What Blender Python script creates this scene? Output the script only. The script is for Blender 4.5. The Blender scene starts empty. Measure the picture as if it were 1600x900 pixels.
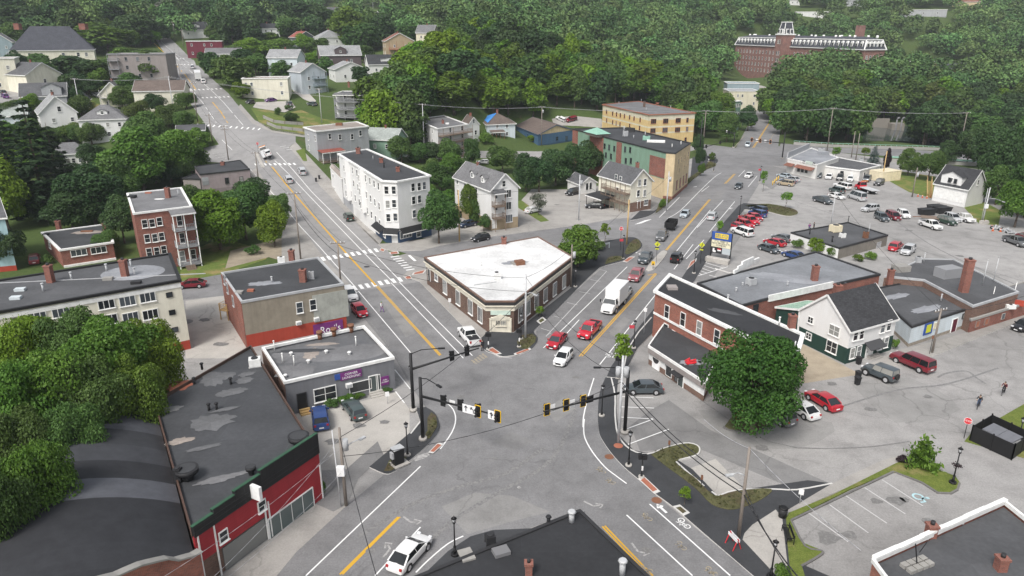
import bpy,bmesh,math,random
import numpy as np
from mathutils import Vector,Matrix
random.seed(7)
S=bpy.context.scene
COL=S.collection
PI=math.pi
R=math.radians

# ---------------------------------------------------------------- camera
F,TH,CH=1130.0,R(19.7),42.0          # focal length in photo pixels (1600 wide), pitch, height above the street
cd=bpy.data.cameras.new('camera');cam=bpy.data.objects.new('camera',cd);COL.objects.link(cam)
cd.sensor_width=36;cd.lens=36*F/1600;cd.clip_start=1;cd.clip_end=5000
cam.location=(0,0,CH);cam.rotation_euler=(PI/2-TH,0,0)
S.camera=cam

# ---------------------------------------------------------------- sky, sun, exposure
SUN_EL,SUN_AZ=R(52),R(-150)
w=bpy.data.worlds.new('World');S.world=w;w.use_nodes=True
nt=w.node_tree;bg=nt.nodes['Background']
sky=nt.nodes.new('ShaderNodeTexSky');sky.sky_type='NISHITA';sky.sun_disc=False
sky.sun_elevation=SUN_EL;sky.sun_rotation=SUN_AZ;sky.air_density=1.0;sky.dust_density=4.0;sky.ozone_density=1.0
hs=nt.nodes.new('ShaderNodeHueSaturation');hs.inputs['Saturation'].default_value=.34
nt.links.new(sky.outputs[0],hs.inputs['Color']);nt.links.new(hs.outputs[0],bg.inputs[0])
bg.inputs[1].default_value=0.125
sd=bpy.data.lights.new('sun','SUN');sd.energy=1.8;sd.angle=R(18);sd.color=(1,.965,.92)
sun=bpy.data.objects.new('sun',sd);COL.objects.link(sun);sun.location=(0,0,300)
# nishita: sun azimuth measured from +Y towards +X
sdir=Vector((math.sin(SUN_AZ)*math.cos(SUN_EL),math.cos(SUN_AZ)*math.cos(SUN_EL),math.sin(SUN_EL)))
sun.rotation_euler=sdir.to_track_quat('Z','Y').to_euler()
vs=S.view_settings;vs.view_transform='Standard';vs.look='None';vs.gamma=1;vs.exposure=0.48
try:vs.use_curve_mapping=False
except Exception:pass
S.cycles.max_bounces=6;S.cycles.diffuse_bounces=3;S.cycles.transparent_max_bounces=4;S.cycles.volume_bounces=0
S.cycles.use_denoising=True

# ---------------------------------------------------------------- terrain
ct,st=math.cos(TH),math.sin(TH)
def ray(x,y):
    u=(x-800)/F;v=(450-y)/F
    return (u,ct+v*st,-st+v*ct)
def at_z(x,y,z):
    r=ray(x,y);t=(z-CH)/r[2]
    return Vector((r[0]*t,r[1]*t,z))
def at_t(x,y,t):
    r=ray(x,y)
    return Vector((r[0]*t,r[1]*t,CH+r[2]*t))
TC=[  # heights of the land: pixel of the photo, height above the crossing
 (551,345,1.0),(505,310,2.2),(452,283,3.8),(418,240,7.5),(380,215,10),(345,190,13.5),(330,160,17),(310,127,22),(290,100,27),(275,75,31),(262,58,35),
 (180,130,17),(225,170,14),(20,110,23),(100,110,23),(60,215,8),(100,215,8.5),(20,180,15),(160,200,10),(0,300,1.5),(250,240,6),(180,260,4),(110,270,3),
 (390,255,4.5),(300,215,9.5),(320,280,2.5),(0,240,6),
 (540,183,12),(430,160,15.5),(460,110,21),(530,118,21.5),(600,110,23),(640,85,29),(660,72,33),(480,72,31),(420,58,37),(400,90,26),(330,88,28.5),(310,66,34),(590,65,32),
 (525,258,4.8),(600,243,4),(690,275,2),(750,240,2),(660,240,3),(850,228,1.2),(880,190,4),(778,225,2.5),(800,192,4.5),(650,205,7),(600,200,9),(960,198,2),
 (700,120,24),(800,110,24),(900,110,20),(1000,120,15),(1080,150,8),(650,130,20),
 (720,62,36.5),(900,62,35.5),(1050,65,33),
 (1200,185,1.0),(1160,150,5),(1210,118,14),(1350,122,12),(1450,120,11),(1130,120,12),
 (1340,205,-5),(1400,200,-6),(1500,205,-6),(1650,205,-6),(1400,165,3),(1300,160,6),(1550,160,4),(1650,160,5),(1250,205,0),
 (1500,90,22),(1600,95,22),(1420,90,20)]
TW=[  # heights far away, in metres (x, y, z)
 (-400,600,62),(-250,620,60),(-100,600,52),(50,620,50),(200,650,48),(350,650,46),(500,650,44),
 (-600,900,95),(-300,900,90),(0,900,82),(300,900,80),(600,900,82),(900,900,82),(-900,900,95),
 (-500,1250,112),(0,1250,108),(500,1250,108),(1000,1250,108),(-1000,1250,112),
 (-330,400,34),(-300,300,27),(-260,220,14),(-500,400,36),(-500,250,18),(-200,150,1.5),(-300,150,3),(-400,80,2),
 (176,590,10),(210,450,11),(195,520,10),(150,520,11),(260,520,12),(230,600,13),(320,250,-3),(400,350,4),(500,250,0),(500,450,16),(700,500,25),(300,200,0),(300,120,0),(260,180,0)]
pts=[];vals=[]
for x,y,z in TC:
    p=at_z(x,y,z);pts.append((p.x,p.y));vals.append(z)
for x,y,z in TW:pts.append((x,y));vals.append(z)
for x in range(-60,241,30):                         # the flat ground round the crossing
    for y in range(-60,261,30):
        if (x <-30 and y > 125) or (x < 0 and y > 165) or (x < 60 and y > 215):continue
        if x > 150 and y > 225:continue
        pts.append((x,y));vals.append(0)
for x in (-120,-90):
    for y in (-60,0,40,80,110):pts.append((x,y));vals.append(0)
pts=np.array(pts,float);vals=np.array(vals,float)
phi=lambda d2:np.sqrt(d2+15.0**2)
D2=((pts[:,None]-pts[None])**2).sum(-1)
n=len(pts)
A=np.zeros((n+1,n+1));A[:n,:n]=phi(D2)+np.eye(n)*-.5;A[:n,n]=1;A[n,:n]=1
wts=np.linalg.solve(A,np.r_[vals,0])
GX0,GY0,GS,GNX,GNY=-1000.,-72.,6.,340,235
gx=GX0+GS*np.arange(GNX);gy=GY0+GS*np.arange(GNY)
HH=np.zeros((GNY,GNX))
for j in range(GNY):
    d2=(gx[:,None]-pts[None,:,0])**2+(gy[j]-pts[None,:,1])**2
    HH[j]=phi(d2)@wts[:n]+wts[n]
def dead(z,k=.9):return np.where(np.abs(z)< k,0,np.sign(z)*(np.abs(z)-k)*(1-np.exp(-(np.abs(z)-k)))+0*z)
HH=dead(HH)
XX,YY=np.meshgrid(gx,gy)
flat=np.clip((130-YY)/15,0,1)*np.clip((XX+150)/20,0,1)      # nothing rises within the crossing's block
HH=HH*(1-flat)
HL=HH.tolist()
def H(x,y):
    fx=(x-GX0)/GS;fy=(y-GY0)/GS
    i=min(max(int(fx),0),GNX-2);j=min(max(int(fy),0),GNY-2)
    fx -= i;fy -= j
    a=HL[j];b=HL[j+1]
    if fx+fy <= 1:return a[i]+(a[i+1]-a[i])*fx+(b[i]-a[i])*fy          # the two triangles of the ground's grid cell
    return b[i+1]+(b[i]-b[i+1])*(1-fx)+(a[i+1]-b[i+1])*(1-fy)
def G(x,y,lift=0.0):
    """the point of the land that a pixel of the photo shows"""
    r=ray(x,y);t=25.0
    while t < 1500:
        if CH+r[2]*t < H(r[0]*t,r[1]*t):break
        t += 2.0
    lo,hi=t-2,t
    for _ in range(18):
        m=(lo+hi)/2
        if CH+r[2]*m < H(r[0]*m,r[1]*m):hi=m
        else:lo=m
    X,Y=r[0]*hi,r[1]*hi
    return Vector((X,Y,H(X,Y)+lift))
def px_of(p):
    w_=p[1]*ct-(p[2]-CH)*st;v=p[1]*st+(p[2]-CH)*ct
    return 800+F*p[0]/w_,450-F*v/w_,w_
def z_over(base,y):
    """height at which the vertical line over a world point meets row y"""
    lo,hi=base[2]-10,base[2]+120
    for _ in range(40):
        m=(lo+hi)/2
        if px_of((base[0],base[1],m))[1]> y:lo=m
        else:hi=m
    return lo

# ---------------------------------------------------------------- materials
MATS={}
def newmat(name):
    m=bpy.data.materials.new(name);m.use_nodes=True;MATS[name]=m
    return m,m.node_tree,m.node_tree.nodes['Principled BSDF']
def N(t,kind,**kw):
    n_=t.nodes.new('ShaderNode'+kind)
    for k,v in kw.items():
        if k in n_.inputs:n_.inputs[k].default_value=v
        else:setattr(n_,k,v)
    return n_
def pos(t,scale=(1,1,1),obj=False,uv=False):
    if uv:c=N(t,'TexCoord').outputs['UV']
    elif obj:c=N(t,'TexCoord').outputs['Object']
    else:c=N(t,'NewGeometry').outputs['Position']
    m=N(t,'Mapping');m.inputs['Scale'].default_value=scale
    t.links.new(c,m.inputs[0]);return m.outputs[0]
def ramp(t,fac,stops):
    r=N(t,'ValToRGB');e=r.color_ramp.elements
    while len(e)< len(stops):e.new(.5)
    for el,(p,c) in zip(e,stops):el.position=p;el.color=(*c,1) if len(c)== 3 else c
    t.links.new(fac,r.inputs[0]);return r.outputs[0]
def mix(t,fac,a,b,mode='MIX'):
    m=N(t,'Mix',data_type='RGBA',blend_type=mode)
    for sock,v in ((m.inputs[0],fac),(m.inputs[6],a),(m.inputs[7],b)):
        if hasattr(v,'links') or hasattr(v,'is_linked'):t.links.new(v,sock)
        else:sock.default_value=v if isinstance(v,(int,float)) else (*v,1)
    return m.outputs[2]
def noise(t,vec,scale,detail=4,rough=.6):
    n_=N(t,'TexNoise',Scale=scale,Detail=detail,Roughness=rough);t.links.new(vec,n_.inputs['Vector']);return n_.outputs['Fac']
def sc(c,k):return tuple(min(1,max(0,v*k)) for v in c)
def plain(name,c,rough=.6,metal=0,var=.12,vs_=1.5,spec=.4,emit=None):
    m,t,b=newmat(name)
    f=noise(t,pos(t,obj=True),vs_)
    col=ramp(t,f,[(.3,sc(c,1-var)),(.7,sc(c,1+var))])
    t.links.new(col,b.inputs['Base Color']);b.inputs['Roughness'].default_value=rough;b.inputs['Metallic'].default_value=metal
    b.inputs['Specular IOR Level'].default_value=spec
    return m
def paving(name,c,stain=.25,crack=True,spk=.10,patch=1.0):
    m,t,b=newmat(name);p=pos(t)
    big=noise(t,p,.035,6,.65);mid=noise(t,p,.35,6,.7);fine=noise(t,p,6,3,.7)
    col=ramp(t,big,[(.32,sc(c,1-stain*patch)),(.5,c),(.7,sc(c,1+stain*patch))])
    m2=ramp(t,mid,[(.3,(1-stain,)*3),(.5,(1,1,1)),(.72,(1+stain*.6,)*3)])
    col=mix(t,1.0,col,m2,'MULTIPLY')
    m3=ramp(t,fine,[(.3,(1-spk,)*3),(.7,(1+spk,)*3)])
    col=mix(t,1.0,col,m3,'MULTIPLY')
    if crack:
        wv=N(t,'Mix',data_type='VECTOR')
        nz=N(t,'TexNoise',Scale=.4,Detail=5);t.links.new(p,nz.inputs['Vector'])
        t.links.new(p,wv.inputs[4]);
        ad=N(t,'VectorMath',operation='MULTIPLY_ADD');t.links.new(nz.outputs['Color'],ad.inputs[0]);ad.inputs[1].default_value=(3,3,0);t.links.new(p,ad.inputs[2])
        v=N(t,'TexVoronoi',feature='DISTANCE_TO_EDGE',Scale=.13);t.links.new(ad.outputs[0],v.inputs['Vector'])
        e=ramp(t,v.outputs['Distance'],[(0,(.72,)*3),(.012,(1,1,1))])
        msk=ramp(t,noise(t,p,.06,3),[(.45,(0,0,0)),(.6,(1,1,1))])
        col=mix(t,msk,col,mix(t,1.0,col,e,'MULTIPLY'))
    t.links.new(col,b.inputs['Base Color']);b.inputs['Roughness'].default_value=.85;b.inputs['Specular IOR Level'].default_value=.25
    return m
def membrane(name,c,seam=1.0,puddle=0.0,rough=.75,bw=3.0):
    m,t,b=newmat(name);p=pos(t,uv=True)
    br=N(t,'TexBrick',Scale=1.0);br.offset=.5
    br.inputs['Color1'].default_value=(1,1,1,1);br.inputs['Color2'].default_value=(.9,.9,.9,1);br.inputs['Mortar'].default_value=(1+.25*seam,)*3+(1,)
    br.inputs['Mortar Size'].default_value=.03;br.inputs['Brick Width'].default_value=14;br.inputs['Row Height'].default_value=bw;br.inputs['Mortar Smooth'].default_value=.5
    t.links.new(p,br.inputs['Vector'])
    big=noise(t,p,.12,6,.65);fine=noise(t,p,2.5,4)
    col=ramp(t,big,[(.3,sc(c,.72)),(.5,c),(.72,sc(c,1.35))])
    col=mix(t,1.0,col,br.outputs['Color'],'MULTIPLY')
    col=mix(t,1.0,col,ramp(t,fine,[(.3,(.88,)*3),(.7,(1.12,)*3)]),'MULTIPLY')
    rg=rough
    if puddle:
        pn=noise(t,p,.22,3,.5);pm=ramp(t,pn,[(.62-puddle*.1,(0,0,0)),(.66-puddle*.1,(1,1,1))])
        col=mix(t,pm,col,sc((.3,.29,.3),1.0))
        rr=N(t,'MapRange');rr.inputs[3].default_value=rough;rr.inputs[4].default_value=.35
        t.links.new(pm,rr.inputs[0]);t.links.new(rr.outputs[0],b.inputs['Roughness'])
    else:b.inputs['Roughness'].default_value=rg
    t.links.new(col,b.inputs['Base Color']);b.inputs['Specular IOR Level'].default_value=.35
    return m
def brick(name,c,mort=(.24,.2,.18),var=.25):
    m,t,b=newmat(name);p=pos(t,uv=True)
    br=N(t,'TexBrick',Scale=1.0)
    br.inputs['Color1'].default_value=(*sc(c,1+var),1);br.inputs['Color2'].default_value=(*sc(c,1-var),1);br.inputs['Mortar'].default_value=(*mort,1)
    br.inputs['Mortar Size'].default_value=.012;br.inputs['Brick Width'].default_value=.23;br.inputs['Row Height'].default_value=.075;br.inputs['Mortar Smooth'].default_value=.3
    t.links.new(p,br.inputs['Vector'])
    big=ramp(t,noise(t,p,.35,6,.7),[(.3,(.72,)*3),(.5,(1,1,1)),(.72,(1.3,1.27,1.22))])
    t.links.new(mix(t,1.0,br.outputs['Color'],big,'MULTIPLY'),b.inputs['Base Color']);b.inputs['Roughness'].default_value=.9;b.inputs['Specular IOR Level'].default_value=.2
    return m
def siding(name,c,pitch=.16,dirt=.12):
    m,t,b=newmat(name);p=pos(t,uv=True)
    sx=N(t,'SeparateXYZ');t.links.new(p,sx.inputs[0])
    md=N(t,'Math',operation='MODULO');md.inputs[1].default_value=pitch;t.links.new(sx.outputs[1],md.inputs[0])
    dv=N(t,'Math',operation='DIVIDE');dv.inputs[1].default_value=pitch;t.links.new(md.outputs[0],dv.inputs[0])
    gap=ramp(t,dv.outputs[0],[(0,(.72,)*3),(.12,(1,1,1)),(1,(1,1,1))])
    d=ramp(t,noise(t,pos(t,(1,.25,1),uv=True),.8,6,.7),[(.3,(1-dirt*1.6,1-dirt*1.7,1-dirt*1.9)),(.6,(1,1,1))])
    col=mix(t,1.0,mix(t,1.0,c,gap,'MULTIPLY'),d,'MULTIPLY')
    t.links.new(col,b.inputs['Base Color']);b.inputs['Roughness'].default_value=.65;b.inputs['Specular IOR Level'].default_value=.3
    return m
def stucco(name,c,dirt=.2):
    m,t,b=newmat(name);p=pos(t,uv=True)
    a=ramp(t,noise(t,p,.5,7,.7),[(.3,sc(c,1-dirt)),(.55,c),(.75,sc(c,1+dirt*.7))])
    d=ramp(t,noise(t,pos(t,(1.5,.12,1),uv=True),1.2,5,.7),[(.35,(.82,)*3),(.6,(1,1,1))])
    t.links.new(mix(t,.7,a,mix(t,1.0,a,d,'MULTIPLY')),b.inputs['Base Color']);b.inputs['Roughness'].default_value=.9;b.inputs['Specular IOR Level'].default_value=.2
    return m
def shingle(name,c,var=.18):
    m,t,b=newmat(name);p=pos(t,uv=True)
    br=N(t,'TexBrick',Scale=1.0)
    br.inputs['Color1'].default_value=(*sc(c,1+var),1);br.inputs['Color2'].default_value=(*sc(c,1-var),1);br.inputs['Mortar'].default_value=(*sc(c,.6),1)
    br.inputs['Mortar Size'].default_value=.015;br.inputs['Brick Width'].default_value=.4;br.inputs['Row Height'].default_value=.2
    t.links.new(p,br.inputs['Vector'])
    big=ramp(t,noise(t,p,.3,6,.7),[(.3,(.78,)*3),(.5,(1,1,1)),(.72,(1.25,)*3)])
    t.links.new(mix(t,1.0,br.outputs['Color'],big,'MULTIPLY'),b.inputs['Base Color']);b.inputs['Roughness'].default_value=.9;b.inputs['Specular IOR Level'].default_value=.2
    return m
def leafmat(name,c,c2,hue=.03):
    m,t,b=newmat(name)
    oi=N(t,'ObjectInfo');g=N(t,'NewGeometry')
    f=noise(t,pos(t,obj=True),.42,4,.65)
    ri=N(t,'Math',operation='MULTIPLY_ADD');ri.inputs[1].default_value=.32;t.links.new(g.outputs['Random Per Island'],ri.inputs[0])
    hf=N(t,'Math',operation='MULTIPLY');hf.inputs[1].default_value=.75;t.links.new(f,hf.inputs[0]);t.links.new(hf.outputs[0],ri.inputs[2])
    col=ramp(t,ri.outputs[0],[(.25,c),(.75,c2)])
    h=N(t,'HueSaturation');t.links.new(col,h.inputs['Color'])
    mr=N(t,'MapRange');mr.inputs[3].default_value=.5-hue*.35;mr.inputs[4].default_value=.5+hue*.9;t.links.new(oi.outputs['Random'],mr.inputs[0]);t.links.new(mr.outputs[0],h.inputs['Hue'])
    m2=N(t,'MapRange');m2.inputs[3].default_value=.8;m2.inputs[4].default_value=1.22;
    rr=N(t,'Math',operation='FRACT');r2=N(t,'Math',operation='MULTIPLY');r2.inputs[1].default_value=7.31;t.links.new(oi.outputs['Random'],r2.inputs[0]);t.links.new(r2.outputs[0],rr.inputs[0])
    t.links.new(rr.outputs[0],m2.inputs[0]);t.links.new(m2.outputs[0],h.inputs['Value'])
    t.links.new(h.outputs[0],b.inputs['Base Color']);b.inputs['Roughness'].default_value=.55;b.inputs['Specular IOR Level'].default_value=.25
    tr=N(t,'BsdfTranslucent');t.links.new(h.outputs[0],tr.inputs[0])
    mx=N(t,'MixShader');mx.inputs[0].default_value=.3
    t.links.new(b.outputs[0],mx.inputs[1]);t.links.new(tr.outputs[0],mx.inputs[2])
    t.links.new(mx.outputs[0],t.nodes['Material Output'].inputs[0])
    return m
def woodmat(name,c,c2):
    m,t,b=newmat(name);g=N(t,'NewGeometry');at=N(t,'Attribute',attribute_name='tint')
    col=ramp(t,g.outputs['Random Per Island'],[(.2,c),(.8,c2)]);h=N(t,'HueSaturation');t.links.new(col,h.inputs['Color'])
    for i_,o_,a_,z_ in (('Hue',0,.478,.53),('Value',2,.65,1.5)):
        mr=N(t,'MapRange');mr.inputs[3].default_value=a_;mr.inputs[4].default_value=z_
        fr=N(t,'Math',operation='FRACT');mu=N(t,'Math',operation='MULTIPLY');mu.inputs[1].default_value=1+o_*3.7;t.links.new(at.outputs['Fac'],mu.inputs[0]);t.links.new(mu.outputs[0],fr.inputs[0]);t.links.new(fr.outputs[0],mr.inputs[0]);t.links.new(mr.outputs[0],h.inputs[i_])
    t.links.new(h.outputs[0],b.inputs['Base Color']);b.inputs['Roughness'].default_value=.6;b.inputs['Specular IOR Level'].default_value=.2
def grassmat(name,c,c2,dry=(.16,.14,.06),dryness=.55):
    m,t,b=newmat(name);p=pos(t)
    col=ramp(t,noise(t,p,1.2,6,.75),[(.3,c),(.7,c2)])
    dm=ramp(t,noise(t,p,.18,5,.65),[(dryness,(0,0,0)),(dryness+.15,(1,1,1))])
    col=mix(t,dm,col,dry)
    t.links.new(mix(t,1.0,col,ramp(t,noise(t,p,9,2),[(.3,(.75,)*3),(.7,(1.25,)*3)]),'MULTIPLY'),b.inputs['Base Color'])
    b.inputs['Roughness'].default_value=.95;b.inputs['Specular IOR Level'].default_value=.15
    return m
def glassmat(name,c=(.03,.035,.04),rough=.12):
    m,t,b=newmat(name)
    b.inputs['Base Color'].default_value=(*c,1);b.inputs['Roughness'].default_value=rough;b.inputs['Specular IOR Level'].default_value=.6
    oi=N(t,'ObjectInfo')
    t.links.new(ramp(t,oi.outputs['Random'],[(.2,sc(c,.6)),(.6,c),(.85,sc(c,3.5)),(1,(.3,.3,.28))]),b.inputs['Base Color'])
    return m
def paint(name,c,rough=.28,metal=.0,coat=.6):
    m,t,b=newmat(name);b.inputs['Base Color'].default_value=(*c,1);b.inputs['Roughness'].default_value=rough;b.inputs['Metallic'].default_value=metal
    b.inputs['Coat Weight'].default_value=coat;b.inputs['Coat Roughness'].default_value=.08
    return m
M=MATS
paving('asphalt_street',(.205,.203,.205),.22,spk=.16);paving('asphalt_lot',(.30,.292,.284),.22,spk=.15);paving('asphalt_fresh',(.052,.054,.058),.22,False)
paving('asphalt_mid',(.21,.207,.205),.2);paving('asphalt_worn',(.265,.26,.252),.2);paving('asphalt_dusty',(.24,.236,.23),.2);paving('concrete_walk',(.33,.315,.295),.18,True);paving('concrete_pale',(.42,.4,.37),.15,True)
paving('kerb_stone',(.50,.485,.46),.12,False);paving('kerb_white',(.58,.57,.55),.08,False);paving('kerb_dark',(.16,.155,.15),.2,False);paving('dirt',(.34,.29,.22),.25,False);paving('asphalt_hill',(.27,.265,.262),.14)
def linepaint(name,c,wear):
    m,t,b=newmat(name);p=pos(t)
    f=ramp(t,noise(t,p,3.2,6,.75),[(wear-.06,(0,0,0)),(wear+.06,(1,1,1))])
    t.links.new(mix(t,f,(.24,.235,.23),c),b.inputs['Base Color']);b.inputs['Roughness'].default_value=.75;b.inputs['Specular IOR Level'].default_value=.2
linepaint('line_white',(.78,.78,.77),.3);linepaint('line_yellow',(.62,.36,.04),.3);linepaint('line_worn',(.42,.41,.4),.48);linepaint('line_buff',(.36,.3,.2),.5);linepaint('line_faded',(.56,.555,.55),.38);linepaint('oil_stain',(.17,.167,.163),.46);linepaint('tyre_mark',(.165,.164,.165),.5);linepaint('line_blue',(.42,.62,.66),.4)
grassmat('grass_verge',(.09,.125,.025),(.16,.19,.045),(.24,.2,.09),.52);grassmat('forest_floor',(.045,.075,.022),(.085,.12,.035),(.11,.09,.05),.6)
grassmat('grass_lawn',(.085,.13,.03),(.15,.19,.05),(.26,.21,.09),.5);grassmat('mulch_bed',(.06,.065,.03),(.13,.125,.06),(.09,.07,.045),.5)
for nm,c in dict(trim_white=(.78,.78,.76),trim_cream=(.7,.66,.55),black_metal=(.012,.012,.013),dark_trim=(.03,.03,.032),grey_metal=(.42,.43,.44),galv=(.5,.51,.52),
                  wood_pole=(.22,.19,.165),wood_pale=(.5,.34,.15),wood_deck=(.2,.15,.115),rust=(.2,.09,.05),tyre=(.018,.018,.019),rim=(.45,.45,.46),rubber=(.02,.02,.02),
                  sign_yellow=(.6,.62,.03),signal_yellow=(.75,.46,.02),signal_orange=(.75,.25,.03),sign_white=(.8,.8,.8),sign_pine=(.03,.09,.05),sign_red=(.6,.03,.04),sign_blue=(.035,.09,.33),sign_purple=(.17,.03,.17),
                  sign_green=(.55,.66,.58),letter_dark=(.03,.03,.04),letter_white=(.82,.82,.82),letter_yellow=(.8,.6,.03),tarp=(.08,.3,.75),bark=(.11,.085,.065),birch=(.3,.28,.25),
                  orange=(.75,.16,.04),brick_pad=(.36,.13,.08),red_lamp=(.4,.02,.02),head_lamp=(.72,.73,.75),stone=(.3,.29,.27),box_cream=(.72,.64,.46),bin_black=(.022,.022,.024),
                  marquee=(.72,.68,.5),skin=(.5,.33,.25),cloth_dark=(.025,.025,.03),cloth_purple=(.2,.1,.3),cloth_white=(.7,.7,.7),denim=(.06,.09,.16),hair=(.05,.035,.025),cap_green=(.1,.25,.05),
                  steel_blue=(.36,.5,.58),rust_dark=(.085,.05,.038),steel_dark=(.15,.155,.17),skylight=(.55,.6,.62),copper_green=(.25,.45,.36),terracotta=(.33,.13,.08),flag_red=(.5,.05,.07),flower=(.35,.03,.16)).items():plain(nm,c)
plain('wire',(.03,.03,.032),var=0);plain('wire_light',(.4,.4,.42),var=0)
glassmat('glass');glassmat('glass_shop',(.1,.13,.13),.1);glassmat('car_glass',(.014,.017,.019),.06)
for nm,c in dict(white=(.78,.78,.77),silver=(.48,.49,.5),grey=(.13,.135,.14),black=(.012,.012,.014),red=(.42,.012,.025),maroon=(.17,.012,.022),green=(.02,.045,.03),blue=(.02,.055,.19),
                  navy=(.015,.03,.07),dusty=(.33,.1,.115),tan=(.38,.31,.21),slate=(.06,.075,.085),purple=(.12,.03,.2),teal=(.06,.085,.085),brightred=(.55,.012,.03),paleblue=(.4,.46,.5)).items():paint('paint_'+nm,c)

# ---------------------------------------------------------------- object helpers
KIDS={}
def ob(name,mesh,mats=None,parent=None,loc=None,rotz=None):
    if isinstance(mesh,bmesh.types.BMesh):
        me=bpy.data.meshes.new(name);mesh.to_mesh(me);mesh.free()
    else:me=mesh
    o=bpy.data.objects.new(name,me);COL.objects.link(o)
    if mats is not None and len(me.materials)== 0:
        for m in (mats if isinstance(mats,(list,tuple)) else [mats]):me.materials.append(MATS[m] if isinstance(m,str) else m)
    if parent is not None:
        o.parent=parent;KIDS.setdefault(parent.name,[]).append(o)
    if loc is not None:o.location=loc
    if rotz is not None:o.rotation_euler=(0,0,rotz)
    return o
def thing(name,label,cat,loc=(0,0,0),rotz=0,group=None):
    o=bpy.data.objects.new(name,None);COL.objects.link(o);o.empty_display_size=.3
    o.location=loc;o.rotation_euler=(0,0,rotz);tag(o,label,cat,group);return o
def tag(o,label,cat,group=None):
    o['label']=label;o['category']=cat
    if group:o['group']=group
    return o
def struct(o,kind='structure'):o['kind']=kind;return o
def copytree(o,parent=None,name=None):
    c=o.copy();COL.objects.link(c)
    if name:c.name=name
    if parent is not None:
        c.parent=parent;KIDS.setdefault(parent.name,[]).append(c)
    for ch in list(KIDS.get(o.name,[])):copytree(ch,c)
    return c
def quad(bm,ps,uv=None,mi=0):
    vs_=[bm.verts.new(p) for p in ps]
    f=bm.faces.new(vs_);f.material_index=mi
    if uv:
        l=bm.loops.layers.uv.verify()
        for lp,q in zip(f.loops,uv):lp[l].uv=q
    return f
def box(bm,c,s,rz=0,mi=0,M4=None):
    """box with centre c and full size s"""
    m=Matrix.Translation(c)@ Matrix.Rotation(rz,4,'Z')@ Matrix.Diagonal((*[v for v in s],1))
    if M4 is not None:m=M4 @ m
    r=bmesh.ops.create_cube(bm,size=1,matrix=m)
    if mi:
        for v in r['verts']:
            for f in v.link_faces:f.material_index=mi
    return r['verts']
def bar(bm,a,b,wd,ht=None,mi=0):
    a,b=Vector(a),Vector(b);d=b-a;L=d.length
    if L < 1e-6:return
    q=d.to_track_quat('X','Z').to_matrix().to_4x4()
    m=Matrix.Translation((a+b)/2)@ q @ Matrix.Diagonal((L,wd,ht or wd,1))
    r=bmesh.ops.create_cube(bm,size=1,matrix=m)
    if mi:
        for v in r['verts']:
            for f in v.link_faces:f.material_index=mi
def tube(bm,a,b,r0,r1=None,seg=10,mi=0):
    a,b=Vector(a),Vector(b);d=b-a
    q=d.to_track_quat('Z','X').to_matrix().to_4x4()
    r=bmesh.ops.create_cone(bm,cap_ends=True,segments=seg,radius1=r0,radius2=r0 if r1 is None else r1,depth=d.length,matrix=Matrix.Translation((a+b)/2)@ q)
    for v in r['verts']:
        for f in v.link_faces:
            f.smooth=len(f.verts)== 4
            if mi:f.material_index=mi
def polytube(bm,ps,r,seg=6):
    for a,b in zip(ps[:-1],ps[1:]):tube(bm,a,b,r,r,seg)
def smooth_by(bm,ang=35):
    a=R(ang)
    for f in bm.faces:f.smooth=True
    for e in bm.edges:
        if len(e.link_faces)== 2:e.smooth=e.calc_face_angle(0)< a
        else:e.smooth=False
def BM():return bmesh.new()
# ================================================================ the land, streets and pavements
bm=BM()
uvl=None
vs_g=[[bm.verts.new((gx[i],gy[j],HL[j][i])) for i in range(GNX)] for j in range(GNY)]
for j in range(GNY-1):
    for i in range(GNX-1):
        a,b,c,d=vs_g[j][i],vs_g[j][i+1],vs_g[j+1][i+1],vs_g[j+1][i]
        bm.faces.new((a,b,d));bm.faces.new((b,c,d))
for f in bm.faces:f.smooth=True
struct(ob('ground',bm,'forest_floor'))
def smoothline(ps,n=4):
    """Catmull-Rom through pixel points"""
    out=[]
    P=[ps[0]]+list(ps)+[ps[-1]]
    for i in range(1,len(P)-2):
        for k in range(n):
            t=k/n;p0,p1,p2,p3=P[i-1],P[i],P[i+1],P[i+2]
            out.append(tuple(.5*((2*p1[q])+(-p0[q]+p2[q])*t+(2*p0[q]-5*p1[q]+4*p2[q]-p3[q])*t*t+(-p0[q]+3*p1[q]-3*p2[q]+p3[q])*t**3) for q in (0,1)))
    out.append(ps[-1]);return out
def world(ps):return [G(*p) if len(p)== 2 else Vector(p) for p in ps]
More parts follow.
